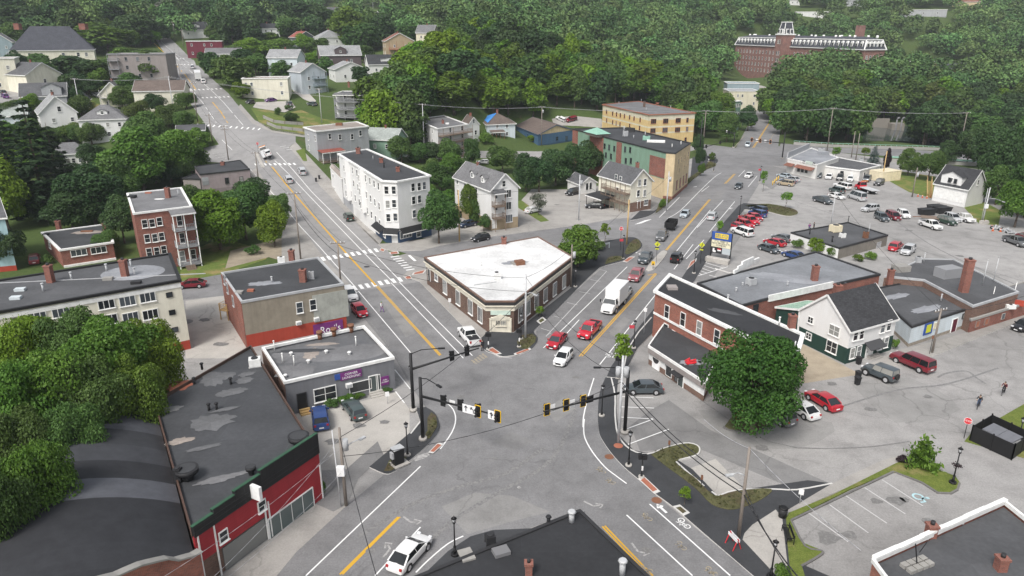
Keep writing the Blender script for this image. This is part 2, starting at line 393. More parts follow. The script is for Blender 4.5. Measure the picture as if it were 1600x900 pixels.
def sheet(name,ps,lift,mat,side=None,drape=False,kind='structure',sidemat=None):
    """a flat (or draped) polygon; side gives it a vertical edge down to the ground"""
    W=world(ps)
    bm=BM();vs_=[bm.verts.new((p.x,p.y,0)) for p in W]
    f=bm.faces.new(vs_);f.normal_update();bmesh.ops.triangulate(bm,faces=[f])
    if drape:
        xs=[p.x for p in W];ys=[p.y for p in W];st_=drape if drape is not True else 6.0
        for ax,lo,hi,gx0 in ((0,min(xs),max(xs),GX0),(1,min(ys),max(ys),GY0)):
            k=math.floor((lo-gx0)/st_)*st_+gx0
            while k < hi:
                co=Vector((k,0,0)) if ax == 0 else Vector((0,k,0));no=Vector((1,0,0)) if ax == 0 else Vector((0,1,0))
                bmesh.ops.bisect_plane(bm,geom=bm.verts[:]+bm.edges[:]+bm.faces[:],plane_co=co,plane_no=no);k += st_
        # cells of the ground are cut along their diagonal too
        lo,hi=min(x+y for x,y in zip(xs,ys)),max(x+y for x,y in zip(xs,ys));off=(GX0+GY0)% 6
        k=math.floor((lo-off)/6)*6+off
        while k < hi:
            bmesh.ops.bisect_plane(bm,geom=bm.verts[:]+bm.edges[:]+bm.faces[:],plane_co=Vector((k,0,0)),plane_no=Vector((1,1,0)).normalized());k += 6
    for v in bm.verts:v.co.z=H(v.co.x,v.co.y)+lift
    bm.normal_update()
    for f in bm.faces:
        if f.normal.z < 0:f.normal_flip()
    if side:
        for e in [e for e in bm.edges if e.is_boundary]:
            a,b=e.verts;g=bm.faces.new((bm.verts.new(a.co),bm.verts.new(b.co),bm.verts.new(b.co-Vector((0,0,side))),bm.verts.new(a.co-Vector((0,0,side)))));g.material_index=1 if sidemat else 0
    o=ob(name,bm,[mat,sidemat] if sidemat else mat)
    if kind:o['kind']=kind
    return o
def ribbon(ps,wd,lift,bm,ht=0,uv=False):
    """a band of a given width along world points"""
    W=world(ps);L=[]
    for i,p in enumerate(W):
        a=W[max(i-1,0)];b=W[min(i+1,len(W)-1)];d=(b-a).xy
        if d.length < 1e-6:d=Vector((1,0))
        d.normalize();nn=Vector((-d.y,d.x))*wd/2
        L.append((Vector((p.x+nn.x,p.y+nn.y,p.z+lift)),Vector((p.x-nn.x,p.y-nn.y,p.z+lift))))
    for (a,b),(c,d) in zip(L[:-1],L[1:]):
        f=quad(bm,(a,b,d,c));f.normal_update()
        if f.normal.z < 0:f.normal_flip()
        if ht:
            dz=Vector((0,0,ht))
            quad(bm,(a,c,c-dz,a-dz));quad(bm,(b,b-dz,d-dz,d))
    if ht:
        dz=Vector((0,0,ht))
        for a,b in (L[0],L[-1]):quad(bm,(a,a-dz,b-dz,b))
def dens(ps,step=3.0):
    """more points along straight pixel lines so that they follow the land"""
    out=[]
    for a,b in zip(ps[:-1],ps[1:]):
        k=max(1,int(math.hypot(b[0]-a[0],b[1]-a[1])/8))
        for i in range(k):out.append((a[0]+(b[0]-a[0])*i/k,a[1]+(b[1]-a[1])*i/k))
    return out+[ps[-1]]
# pavement of the whole block, then streets above it
LOT=[(-40,34,0),(-40,70,0),(-95,70,0),(-95,120,0),(-60,120,0),(-30,128,0),(0,160,0),(18,196,0),(40,222,0),(62,250,0),(75,262,0),(97,270,0),(118,262,0),(150,228,0),(165,190,0),(190,165,0),(230,150,0),(230,34,0)]
sheet('parking_ground',LOT,.004,'asphalt_lot')
sheet('north_street',dens([(1098,225),(1150,231),(1178,178),(1196,160),(1222,160),(1222,185),(1216,228),(1232,236),(1225,260),(1085,250)]),.03,'asphalt_street',drape=True)
sheet('bridge_road',dens([(1215,236),(1300,238),(1400,245),(1620,262),(1640,245),(1400,233),(1300,231),(1220,224)]),.05,'asphalt_street',drape=True)
sheet('back_street',dens([(462,208),(500,226),(560,238),(640,246),(760,247),(900,250),(1045,246),(1095,232),(1100,226),(1040,233),(900,237),(760,236),(640,234),(560,225),(500,214),(462,199)]),.03,'asphalt_lot',drape=True)
hill_l=[(556,455),(500,395),(463,345),(430,305),(400,263),(372,236),(342,226),(318,190),(300,165),(286,145),(268,112),(258,85),(243,62),(240,50),(232,38),(222,18),(216,2)]
hill_r=[(222,2),(231,16),(243,35),(255,50),(275,68),(305,98),(330,122),(357,146),(376,170),(398,192),(425,205),(462,206),(462,222),(452,230),(470,250),(500,290),(540,330),(580,372),(602,388),(640,425),(660,440)]
sheet('hill_street',dens(hill_l)+dens(hill_r),.034,'asphalt_hill',drape=True)
cross=[(556,455),(660,440),(690,468),(720,500),(750,540),(780,560),(812,556),(838,540),(838,515),(900,455),(945,415),(1002,392),(1003,378),(985,372),(930,375),(905,388),(800,395),(668,405),(620,392),(660,380),(800,362),(905,345),(1000,340),(1100,268),(1125,240),(1215,236),(1202,262),(1160,330),(1095,420),(1030,480),(985,545),(946,592),(936,640),(936,675),(955,709),(1020,770),(1080,820),(1200,918),(1016,905),(905,797),(760,850),(690,925),(400,925),(464,862),(540,792),(600,742),(640,725),(668,698),(686,675),(686,660),(665,637),(640,600),(612,550),(575,505),(545,465)]
sheet('main_street',cross,.008+.02,'asphalt_street')
# other surfaces on the flat
sheet('laundry_yard',[(455,648),(520,640),(620,612),(640,640),(640,678),(577,731),(500,735)],.012,'concrete_pale')
sheet('old_walk',[(540,792),(505,740),(500,778),(430,838),(345,900),(420,915),(464,862)],.034,'concrete_walk')
sheet('tar_patch',[(521,800),(494,788),(520,762),(532,745),(545,730),(590,690),(600,712),(560,748),(543,788)],.038,'asphalt_mid')
sheet('side_yard',[(290,470),(350,462),(385,530),(400,560),(290,560)],.012,'concrete_pale')
sheet('side_lane',[(240,440),(348,428),(352,462),(270,470)],.016,'asphalt_street')
sheet('lane_verge',[(282,400),(345,372),(420,392),(416,405),(350,428),(282,440)],.02,'grass_lawn',drape=True)
sheet('sandy_yard',[(360,392),(440,372),(470,404),(455,412),(420,402),(352,420)],.03,'dirt',drape=True)
sheet('house_yard',[(1240,552),(1255,538),(1320,572),(1345,585),(1250,600)],.01,'dirt')
sheet('south_lot',[(1232,812),(1395,742),(1500,800),(1600,830),(1600,905),(1300,905),(1255,880)],.03,'asphalt_lot')
sheet('south_patch',[(1018,640),(985,665),(1000,705),(1090,700),(1235,762),(1300,757),(1250,735),(1110,672),(1045,625)],.012,'asphalt_mid')
sheet('gravel_patch',[(1070,735),(1118,717),(1160,760),(1140,775),(1090,772)],.016,'concrete_pale')
sheet('tar_lot',[(1110,320),(1157,330),(1180,335),(1110,440),(1060,440)],.014,'asphalt_mid')
# walks with kerbs (a step of 12 cm)
K=.13
def walk(name,ps,mat,kerb=None,kerbs=(),kw=.2,top=K):
    sheet(name,ps,top,mat,side=top,sidemat=kerb or 'kerb_white')
se=[(946,591),(937,615),(934,650),(936,675),(940,687),(955,709),(975,731),(1000,752),(1020,770),(1050,792),(1100,835),(1180,904)]
walk('walk_southeast',smoothline(se,3)+[(1300,904),(1245,880),(1235,835),(1228,800),(1300,757),(1262,752),(1180,764),(1120,775),(1082,735),(1055,718),(1090,706),(1085,697),(1062,697),(1015,710),(990,705),(968,682),(963,650),(963,620),(966,592)],'asphalt_fresh')
sw=[(577,731),(600,741),(612,740),(632,727),(668,697),(686,675),(686,660),(679,646),(665,637)]
walk('walk_southwest',smoothline(sw,3)+[(650,640),(657,660),(640,678)],'asphalt_fresh')
mid_=[(748,536),(754,544),(761,550),(773,554),(786,558),(807,555),(827,549),(838,538),(840,528),(834,520),(840,512),(862,493),(907,447),(930,425),(942,417),(972,409),(985,401),(1001,389),(1003,381),(995,373),(985,371)]
walk('walk_middle',smoothline(mid_,3)+[(940,378),(930,385),(895,400),(893,450),(803,521),(761,519)],'asphalt_fresh')
walk('walk_west_side',[(748,536),(761,519),(670,438),(664,420),(636,425),(630,432),(655,440)],'concrete_walk','kerb_stone')
walk('walk_corner',[(590,382),(606,381),(664,374),(705,370),(760,362),(900,345),(935,335),(990,332),(985,338),(905,352),(770,370),(690,384),(660,392),(615,393),(600,390)],'concrete_walk','kerb_stone')
sheet('walk_hill',dens([(592,383),(602,391),(580,373),(540,331),(500,291),(470,251),(452,231),(462,222),(478,240),(520,285),(566,335),(600,372)]),.06,'concrete_walk',drape=True)
sheet('walk_hill_west',dens([(440,400),(462,452),(556,455),(500,395),(463,345),(430,305),(400,263),(388,270),(420,312),(440,350)]),.06,'concrete_walk',drape=True)
sheet('walk_upper',dens([(376,163),(398,188),(430,202),(475,210),(475,215),(425,207),(394,193),(372,168)]),.08,'concrete_walk',drape=True)
nel=[(984,345),(1001,342),(1018,336),(1040,318),(1062,297),(1085,275),(1104,262),(1118,257),(1122,250),(1112,246),(1103,243)]
walk('walk_green',smoothline(nel,3)+[(1082,246),(1078,285),(1048,312),(1022,330),(1000,330)],'asphalt_fresh')
ner=[(1020,490),(1040,478),(1062,440),(1085,405),(1110,372),(1140,338),(1154,322),(1162,318),(1200,321),(1190,330),(1163,328),(1150,345),(1106,405),(1085,440),(1060,470),(1023,500)]
walk('walk_sign',ner,'asphalt_fresh')
walk('walk_brick_side',[(1022,483),(1000,510),(975,545),(954,575),(948,590),(970,592),(982,572),(996,545),(1019,522)],'asphalt_fresh')
walk('walk_restaurant',[(1184,286),(1190,265),(1202,258),(1215,262),(1238,268),(1222,284),(1206,296)],'asphalt_mid','kerb_stone')
walk('island_lot',smoothline([(1163,322),(1200,319),(1236,326),(1246,331),(1244,336),(1228,338),(1200,331)],3),'mulch_bed','kerb_stone')
walk('walk_east',[(1460,556),(1500,540),(1600,500),(1600,492),(1513,520),(1426,543),(1400,549),(1340,580),(1352,586)],'concrete_walk','kerb_stone')
walk('walk_lawn',[(1228,800),(1300,757),(1380,720),(1412,712),(1420,715),(1410,725),(1240,800)],'concrete_walk','kerb_stone')
sheet('stone_plaza',[(1160,845),(1163,835),(1175,822),(1212,798),(1222,812),(1232,900),(1215,904)],K+.006,'concrete_pale')
# planting beds and lawns: ground cover, one sheet each
sheet('mulch_south',smoothline([(1017,712),(1040,702),(1070,695),(1088,698),(1092,706),(1085,713),(1055,724),(1085,748),(1105,768),(1121,777),(1150,769),(1205,766),(1190,782),(1160,795),(1138,798),(1112,790),(1090,768),(1065,748),(1040,730)],3)[:-1],K+.05,'mulch_bed',side=.1)
sheet('lawn_south',[(1228,812),(1232,803),(1300,775),(1400,725),(1416,720),(1450,730),(1492,745),(1499,755),(1496,765),(1485,772),(1465,771),(1440,755),(1395,738),(1330,765),(1236,812),(1255,850),(1285,862),(1280,870),(1252,884),(1258,904),(1235,904),(1230,850)],K+.004,'grass_verge',side=.13)
sheet('lawn_east',[(1507,690),(1522,672),(1560,655),(1600,632),(1660,610),(1700,700),(1600,716),(1585,712)],.09,'grass_verge',side=.09)
sheet('bed_middle',[(810,545),(824,547),(836,536),(838,528),(832,523),(815,525),(808,535)],K+.05,'mulch_bed',side=.1)
sheet('bed_crossing',smoothline([(976,396),(983,382),(994,374),(1001,381),(999,389),(985,397),(977,399)],3)[:-1],K+.05,'mulch_bed',side=.1)
sheet('bed_walk',smoothline([(945,414),(950,404),(963,401),(976,403),(970,408)],3)[:-1],K+.05,'mulch_bed',side=.1)
sheet('bed_green',[(1027,340),(1040,322),(1062,300),(1085,279),(1104,265),(1118,260),(1119,256),(1108,252),(1100,262),(1075,280),(1050,300),(1030,318),(1024,334)][1:],K+.05,'mulch_bed',side=.1)
sheet('bed_signal',[(660,690),(672,686),(683,668),(682,652),(674,646),(668,655),(668,675)],K+.05,'mulch_bed',side=.1)
sheet('bed_cabinet',[(600,738),(612,737),(628,726),(636,717),(622,712),(608,722)],K+.03,'mulch_bed',side=.06)
sheet('garage_lawn',[(1384,280),(1410,268),(1462,276),(1458,310),(1420,300)],.012,'grass_lawn')
sheet('garage_yard',[(1506,324),(1538,315),(1565,330),(1560,352),(1530,350)],.012,'grass_lawn')
sheet('side_street',dens([(300,236),(342,226),(372,236),(400,263),(392,270),(360,255),(300,252)]),.05,'asphalt_hill',drape=True)
sheet('walk_bottom',[(650,910),(700,862),(735,839),(770,829),(840,826),(880,808),(915,800),(760,900)],.07,'asphalt_fresh')
sheet('hill_lawn',dens([(392,170),(410,168),(440,178),(470,172),(505,186),(560,193),(545,200),(475,212),(425,204),(405,192)]),.08,'grass_lawn',drape=True)
sheet('hill_drive',dens([(400,160),(455,158),(462,168),(445,176),(405,170),(395,168)]),.12,'concrete_pale',drape=True)
sheet('hill_drive',dens([(455,133),(472,135),(494,158),(490,162),(474,155),(458,143)]),.12,'concrete_pale',drape=True)
sheet('corner_lawn',dens([(462,236),(476,232),(480,252),(474,252)]),.09,'grass_lawn',drape=True)
sheet('store_lot',dens([(660,372),(700,330),(770,362),(765,368),(700,378)]),.02,'concrete_pale',drape=True)
sheet('back_lot',dens([(808,356),(808,320),(830,296),(885,296),(940,306),(990,330),(935,342),(830,356)]),.02,'concrete_walk',drape=True)
sheet('back_verge',dens([(808,315),(815,313),(858,345),(845,347),(810,325)]),.026,'grass_lawn',drape=True)
sheet('wood_lot',dens([(862,186),(895,181),(940,186),(942,200),(900,197),(866,196)]),.08,'concrete_walk',drape=True)
sheet('mill_lot',dens([(1140,138),(1142,130),(1190,134),(1208,140),(1196,158),(1180,160)]),.15,'concrete_walk',drape=True)
sheet('school_lot',dens([(0,143),(48,141),(50,155),(28,160),(0,162)]),.15,'asphalt_lot',drape=True)
sheet('hill_yard',dens([(115,160),(140,155),(158,165),(160,178),(130,180),(118,175)]),.1,'grass_lawn',drape=True)
sheet('river',[(1318,214),(1352,196),(1430,198),(1640,205),(1660,228),(1500,228),(1400,222),(1340,224)],.6,'glass_shop')
# kerbs standing along the lots
bm=BM()
for ps in (smoothline([(955,592),(961,620),(961,650),(966,682),(985,704),(1012,711),(1038,702),(1070,694),(1088,697),(1093,705),(1085,714),(1054,721)],3)+[(1076,741),(1100,761)],[(1112,770),(1121,777)]+smoothline([(1121,777),(1150,768),(1205,766),(1245,767),(1300,757)],3),
           [(1018,497),(998,520),(980,548),(975,575)],[(657,660),(642,679)],[(1117,420),(1150,430)]):ribbon(ps,.17,K+.04,bm,K+.04)
struct(ob('kerb_line',bm,'kerb_white'))
bm=BM()
for ps in ([(1236,814),(1396,738),(1440,755),(1465,771),(1485,772),(1496,766),(1499,756)],smoothline([(1236,814),(1258,855),(1284,862),(1280,870),(1252,886)],3),smoothline([(1130,668),(1140,673),(1165,676),(1185,674),(1198,668),(1200,660)],3)):ribbon(ps,.2,K+.02,bm,K+.02)
struct(ob('kerb_lot',bm,'kerb_dark'))
sheet('tree_pit',[(1132,667),(1140,672),(1165,675),(1185,673),(1197,667),(1200,650),(1175,640),(1145,650)],.1,'mulch_bed')
# ---------------------------------------------------------------- painted markings
LZ=.036
def lines(name,segs,mat,wd=.13,lift=LZ,drape=0):
    bm=BM()
    for i,ps in enumerate(segs):ribbon(dens(ps) if drape else ps,wd,lift+.0005*(i % 9),bm)
    struct(ob(name,bm,mat))
lines('edge_line',[[(478,900),(657,729)],[(586,900),(657,824)],[(979,805),(1082,900)],[(1015,788),(1141,900)],smoothline([(913,655),(912,668),(914,685),(926,707),(945,730),(960,742),(979,756)],3),smoothline([(928,591),(919,620),(912,650),(911,668)],3),
  [(849,544),(980,417)],[(884,523),(905,500)],[(937,570),(1024,461)],[(1051,400),(1110,328)],[(1030,340),(1062,308)],smoothline([(1042,342),(1062,330),(1090,302),(1115,278),(1127,270)],3),
  [(560,455),(642,552)],[(611,442),(724,560)],[(624,441),(738,556)],smoothline([(698,630),(708,640),(712,656),(706,676),(688,702)],3),smoothline([(724,838),(700,850),(670,875),(650,895)],3),smoothline([(757,852),(735,858),(712,864),(704,872)],3),
  [(1096,300),(1108,291)],[(1089,356),(1130,313)],[(1108,363),(1148,315)],[(1154,276),(1164,266)],[(1169,292),(1183,275)],[(1072,405),(1100,375)],[(957,559),(966,545)],[(648,640),(655,648)],[(617,578),(641,608)],[(618,612),(632,630)],
  [(968,652),(1020,655)],[(975,672),(1021,655),(1018,654)],[(975,697),(1045,671)],[(968,636),(1022,638)],[(970,620),(1021,622)],[(1053,421),(1083,382)]],'line_white',.14)
lines('centre_line',[[(531,898),(622,808)],[(535,898),(625,808)],[(941,823),(1014,900)],[(945,822),(1020,900)],[(905,557),(1024,427)],[(909,557),(1026,428)],[(588,448),(687,556)],[(590,447),(689,555)],[(1040,391),(1108,312)],[(1042,391),(1110,312)],[(1132,287),(1147,272)],[(1134,287),(1149,272)],[(1012,430),(1025,428)]],'line_yellow',.17)
lines('hill_edge_line',[[(556,450),(500,387),(470,355),(440,318),(405,280),(388,261)],[(614,441),(579,406),(525,350),(480,303),(452,273),(424,246)],[(626,440),(590,403),(537,350),(487,300),(458,266),(432,238)],[(338,192),(317,161),(300,141),(287,130)],[(380,196),(349,160),(330,141),(318,131)],[(303,116),(284,100),(269,81),(247,61)],[(300,141),(286,124),(265,106)],[(363,235),(347,219)]],'line_white',.16,.075,1)
lines('hill_centre_line',[[(587,446),(540,395),(490,338),(450,292),(426,262),(415,252)],[(356,192),(345,175),(332,160)],[(306,140),(290,118),(276,103)],[(256,82),(241,68)]],'line_yellow',.35,.075,1)
def bars(name,segs,mat,wd=.5,lift=LZ):
    lines(name,segs,mat,wd,lift)
def xwalk(a,b,n,dx,dy,wd=.55,lift=LZ,mat='line_white',name='zebra_crossing'):
    """n bars between pixel points a and b, each reaching (dx, dy) pixels"""
    segs=[]
    for i in range(n):
        x=a[0]+(b[0]-a[0])*i/(n-1);y=a[1]+(b[1]-a[1])*i/(n-1);segs.append([(x-dx/2,y-dy/2),(x+dx/2,y+dy/2)])
    lines(name,segs,mat,wd,lift)
xwalk((505,405),(588,391.5),10,4.5,5.5,.62,.075);xwalk((544,452),(625,437),9,5,6.5,.62)
xwalk((617,401),(641,421.5),7,13,-2,.5)
bars('stop_line',[[(639,399),(649,408)]],'line_white',.55)
xwalk((290,194),(405,202),14,3,-3,.5,.08,'line_white');bars('stop_line',[[(316,192),(358,193)]],'line_white',.45,.08)
xwalk((284,141.5),(345,139),10,2.5,1.5,.6,.09);xwalk((290,154),(357,151.5),11,2.5,1.5,.6,.09);xwalk((272,92),(287,92),4,1.5,1,.6,.1);xwalk((266,101.5),(300,101),7,1.5,1,.6,.1)
xwalk((400,257.5),(460,256.5),9,3,3,.6,.075);xwalk((337,240),(350,249),4,10,-1,.4,.075);xwalk((442,229),(452,234),3,9,-1,.5,.08)
xwalk((757,556),(741,566),5,7,6,.35,LZ,'line_buff');xwalk((662,712),(655,716.5),3,16,-5,.6,LZ,'line_worn')
xwalk((998,349.5),(1012,344),6,11,-2,.3,LZ);xwalk((985,391),(1009,401),4,3,2.5,.5)
lines('hatch_line',[[(1082,434),(1107,405)],[(1082,434),(1137,417)],[(1104,411),(1130,419)],[(1100,415),(1121,422)],[(1096,419),(1113,425)],[(1093,423),(1105,427)],[(1090,426),(1097,430)],[(1108,430),(1122,434)],[(1160,369),(1150,364)],
  [(1156,338),(1140,352),(1126,370)]],'line_white',.16)
lines('bay_line',[[(1262,801),(1325,847)],[(1296,789),(1356.5,833)],[(1321.5,775),(1385.5,818)],[(1351,762.5),(1414.5,803.5)],[(1378,750),(1442,791)],[(862,494),(908,498)] and [(865,494),(880,498)],[(886,473),(903,477)],[(905,456),(922,459)],[(922,437),(938,440)],[(935,421),(948,424)],[(845,513),(860,518)],[(853,526),(948,424)],
  [(1000,716),(1037,703)],[(780,558),(800,560)]],'line_faded',.11,.04)
lines('bridge_line',[[(1345,241),(1500,252)]],'line_worn',.15,.08,1)
lines('north_line',[[(1176,231),(1204,188)],[(1178,231),(1205,188)]],'line_yellow',.2,.06,1);lines('north_kerb',[[(1203,222),(1207,212),(1214,205)],[(1148,230),(1163,212)]],'line_buff',.3,.07,1)
# arrows, bicycle and wheelchair signs painted on the ground
def glyph(name,px1,px2,strokes,mat,size,wd=.12,lift=LZ+.004):
    """strokes in a unit frame whose x axis runs from px1 towards px2"""
    a,b=G(*px1),G(*px2);d=(b-a).xy.normalized();nn=Vector((-d.y,d.x));bm=BM()
    for s_ in strokes:
        q=[Vector((a.x+d.x*x*size+nn.x*y*size,a.y+d.y*x*size+nn.y*y*size,0)) for x,y in s_]
        ribbon([(p.x,p.y,0) for p in q],wd,lift,bm)
    struct(ob(name,bm,mat))
circ=lambda cx,cy,r,k=12:[(cx+r*math.cos(2*PI*i/k),cy+r*math.sin(2*PI*i/k)) for i in range(k+1)]
BIKE=[circ(-.55,0,.33),circ(.55,0,.33),[(-.55,0),(-.1,.45),(.4,.45),(0,0),(-.55,0)],[(.55,0),(.35,.62),(.55,.66)],[(0,0),(-.15,.6),(-.28,.6),(0,.6)]]
CHEV=[[(1.5,.5),(1.9,0),(1.5,-.5)],[(2.0,.5),(2.4,0),(2.0,-.5)]]
ARW=[[(-1.2,0),(.9,0)],[(.3,.45),(1.1,0),(.3,-.45)]]
ARWL=[[(-1.2,0),(.2,0),(.7,.6)],[(.1,.55),(.9,.95),(1,.2)]]
for p,q in (((1069,818),(1052,800)),((952,555),(962,540)),((1142,326),(1150,316))):glyph('bicycle_marking',p,q,BIKE,'line_white',.85,.09)
for p,q in (((955,752),(940,738)),((1010,890),(990,880)),((1065,853),(1050,835)),((1112,893),(1095,878)),((1012,808),(1000,795)),((940,735),(925,720))):glyph('bicycle_marking',p,q,BIKE,'line_buff',.65,.1)
for p,q in (((1034,795),(1024,786)),((1086,292),(1096,290))):glyph('arrow_marking',p,q,ARW,'line_white',.6,.25)
for p,q in (((608,860),(620,845)),((995,860),(1010,880)),((640,815),(660,830)),((925,790),(945,800))):glyph('arrow_marking',p,q,ARWL,'line_worn',.8,.2)
glyph('wheelchair_marking',(1436,778),(1450,790),[circ(-.2,0,.6),[(.2,.2),(.9,.2),(.9,-.5)],[(.2,.2),(.25,.8)],circ(.28,.95,.14,8)],'line_blue',.75,.2,.045)
glyph('sharrow_marking',(858,522),(870,512),[[(-.6,0),(.6,0)]],'line_worn',.8,.3)
lines('tyre_mark',[smoothline([(560,840),(640,790),(720,760),(790,740),(850,700)],4),smoothline([(640,880),(700,820),(770,775),(860,720),(900,640)],4)],'tyre_mark',.5)
lines('tyre_mark',[smoothline([(1465,590),(1480,583),(1510,580),(1525,590),(1540,600)],4),smoothline([(1300,640),(1400,610),(1480,600),(1560,575)],4),smoothline([(1380,330),(1450,380),(1530,420),(1600,450)],4)],'tyre_mark',.3,.016)
lines('crack_seal',[[(1200,300),(1330,345),(1450,395),(1600,440)],[(560,480),(600,530),(640,590)],smoothline([(1060,600),(1200,690),(1330,700),(1420,690)],3)],'tyre_mark',.16,.033)
for i,ps in enumerate(([(690,792),(742,770),(800,775),(860,800),(800,815),(730,835)],[(770,690),(800,675),(835,690),(800,705)],[(596,470),(612,466),(650,520),(634,527)],[(850,640),(880,622),(900,640),(868,660)],[(1120,300),(1135,296),(1120,318),(1105,320)],[(950,520),(975,495),(985,500),(962,528)])):sheet('road_patch',ps,.031+.0004*i,('asphalt_dusty','asphalt_mid','asphalt_dusty')[i % 3])
for i,ps in enumerate(([(1330,600),(1420,590),(1500,640),(1400,660)],[(1120,480),(1150,470),(1160,490)],[(1420,380),(1560,430),(1540,450),(1400,395)],[(560,650),(600,640),(610,690),(560,700)],[(1090,640),(1140,690),(1250,700),(1300,660)],[(1290,835),(1330,820),(1350,840),(1300,860)])):sheet('lot_patch',smoothline(ps+ps[:1],3)[:-1],.008+.0005*i,'asphalt_worn')
rs=random.Random(5)
for x,y,r in ((1400,783,.7),(1370,784,.5),(1328,836,.6),(1294,842,.9),(1413,781,.4),(1450,815,.5),(1190,700,.6),(1300,600,.5),(1360,640,.6),(1450,620,.5),(560,665,.6),(600,660,.5),(520,690,.7),(1250,370,.6),(1300,330,.6),(1420,360,.7),(1500,400,.7),(320,500,.8),(345,538,.9),(950,520,.4),(900,590,.4),(720,620,.5),(1010,860,.4),(580,860,.4),(870,320,.6),(905,315,.5)):
    c_=G(x,y);bm=BM();bm.faces.new([bm.verts.new((c_.x+r*1.3*rs.uniform(.6,1.2)*math.cos(k*PI/6),c_.y+r*rs.uniform(.6,1.2)*math.sin(k*PI/6),c_.z+.045)) for k in range(12)]);struct(ob('oil_stain',bm,'oil_stain'))
# brick-red tactile pads set in pale kerb ramps
for nm,ps in (('a',[(1001,752),(1007,748),(1027,767),(1020,770)]),('b',[(762,548),(770,545),(781,553),(775,554)]),('c',[(806,553),(824,546),(827,548),(808,555)]),('d',[(975,409),(983,403),(990,403),(980,410)]),('e',[(1075,420),(1086,410),(1087,406),(1080,410)]),
               ('f',[(610,395),(620,394),(622,397),(611,398)]),('g',[(596,389),(601,391),(599,394),(594,392)]),('h',[(633,434),(640,432),(643,436),(636,437)]),('i',[(648,427),(664,423),(660,428),(646,430)]),('j',[(672,707),(684,695),(690,697),(678,708)])):
    W=world(ps);c_=sum(W,Vector())/4
    sheet('ramp_pad',[tuple(c_+(p-c_)*1.35)[:2]+(0,) for p in W],K+.010,'kerb_white');sheet('ramp_pad',[tuple(p)[:2]+(0,) for p in W],K+.016,'brick_pad')
# tree wells, covers, tyre marks
for ps in ([(838,503),(848,496),(854,501),(844,508)],[(1050,793),(1062,790),(1078,803),(1068,808)]):
    W=world(ps);c_=sum(W,Vector())/4
    sheet('tree_well',[tuple(p)[:2]+(0,) for p in W],K+.010,'kerb_white');sheet('tree_well',[tuple(c_+(p-c_)*.6)[:2]+(0,) for p in W],K+.016,'mulch_bed')
def disc(name,x,y,r,mat,lift):
    c_=G(x,y);bm=BM();bmesh.ops.create_circle(bm,cap_ends=True,segments=20,radius=r,matrix=Matrix.Translation((c_.x,c_.y,c_.z+lift)));struct(ob(name,bm,mat))
for x,y,r,m_,l in ((966,698,.5,'brick_pad',K+.01),(1026,782,.5,'rust',LZ),(952,714,.5,'rust',LZ),(573,417,.55,'asphalt_fresh',LZ),(770,718,.45,'asphalt_mid',LZ),(811,762,.2,'line_worn',LZ),(1160,600,.5,'asphalt_fresh',.02),(291,503,1.0,'asphalt_mid',.02),(665,505,.5,'asphalt_mid',LZ),(1015,540,.4,'asphalt_mid',.02)):disc('manhole_cover',x,y,r,m_,l)
# ================================================================ buildings
def wallmesh(poly,bands,cap=False):
    """poly: list of xy, counter-clockwise; bands: (z0, z1, slot)"""
    bm=BM();n_=len(poly)
    for z0,z1,mi in bands:
        u=0
        for i in range(n_):
            a,b=poly[i],poly[(i+1)% n_];L=(b-a).length
            quad(bm,((a.x,a.y,z0),(b.x,b.y,z0),(b.x,b.y,z1),(a.x,a.y,z1)),((u,z0),(u+L,z0),(u+L,z1),(u,z1)),mi);u += L
    return bm
def planar_uv(bm):
    l=bm.loops.layers.uv.verify()
    for f in bm.faces:
        n_=f.normal
        if abs(n_.z)> .98:ux,uy=Vector((1,0,0)),Vector((0,1,0))
        else:
            ux=Vector((0,0,1)).cross(n_).normalized();uy=n_.cross(ux)
        for lp in f.loops:lp[l].uv=(lp.vert.co.dot(ux),lp.vert.co.dot(uy))
def inset(poly,d):
    """offset of a counter-clockwise polygon, d > 0 outwards"""
    out=[];n_=len(poly)
    for i in range(n_):
        p,q,r=poly[i-1],poly[i],poly[(i+1)% n_]
        e1=(q-p).normalized();e2=(r-q).normalized();n1=Vector((e1.y,-e1.x));n2=Vector((e2.y,-e2.x))
        b=(n1+n2);k=b.length_squared
        out.append(q+b*(2*d/k) if k > .2 else q+n1*d)
    return out
def slab(bm,poly,z0,z1,mi=0):
    n_=len(poly)
    t=[bm.verts.new((p.x,p.y,z1)) for p in poly];b=[bm.verts.new((p.x,p.y,z0)) for p in poly]
    f=bm.faces.new(t);f.material_index=mi
    f=bm.faces.new(b[::-1]);f.material_index=mi
    for i in range(n_):
        f=bm.faces.new((b[i],b[(i+1)% n_],t[(i+1)% n_],t[i]));f.material_index=mi
def ringslab(bm,outer,inner,z0,z1,mi=0):
    n_=len(outer)
    for i in range(n_):
        j=(i+1)% n_;a,b,c,d=outer[i],outer[j],inner[j],inner[i]
        for ps in (((a.x,a.y,z1),(b.x,b.y,z1),(c.x,c.y,z1),(d.x,d.y,z1)),((a.x,a.y,z0),(b.x,b.y,z0),(b.x,b.y,z1),(a.x,a.y,z1)),((d.x,d.y,z1),(c.x,c.y,z1),(c.x,c.y,z0),(d.x,d.y,z0)),((a.x,a.y,z0),(d.x,d.y,z0),(c.x,c.y,z0),(b.x,b.y,z0))):quad(bm,ps,None,mi)
WCACHE={}
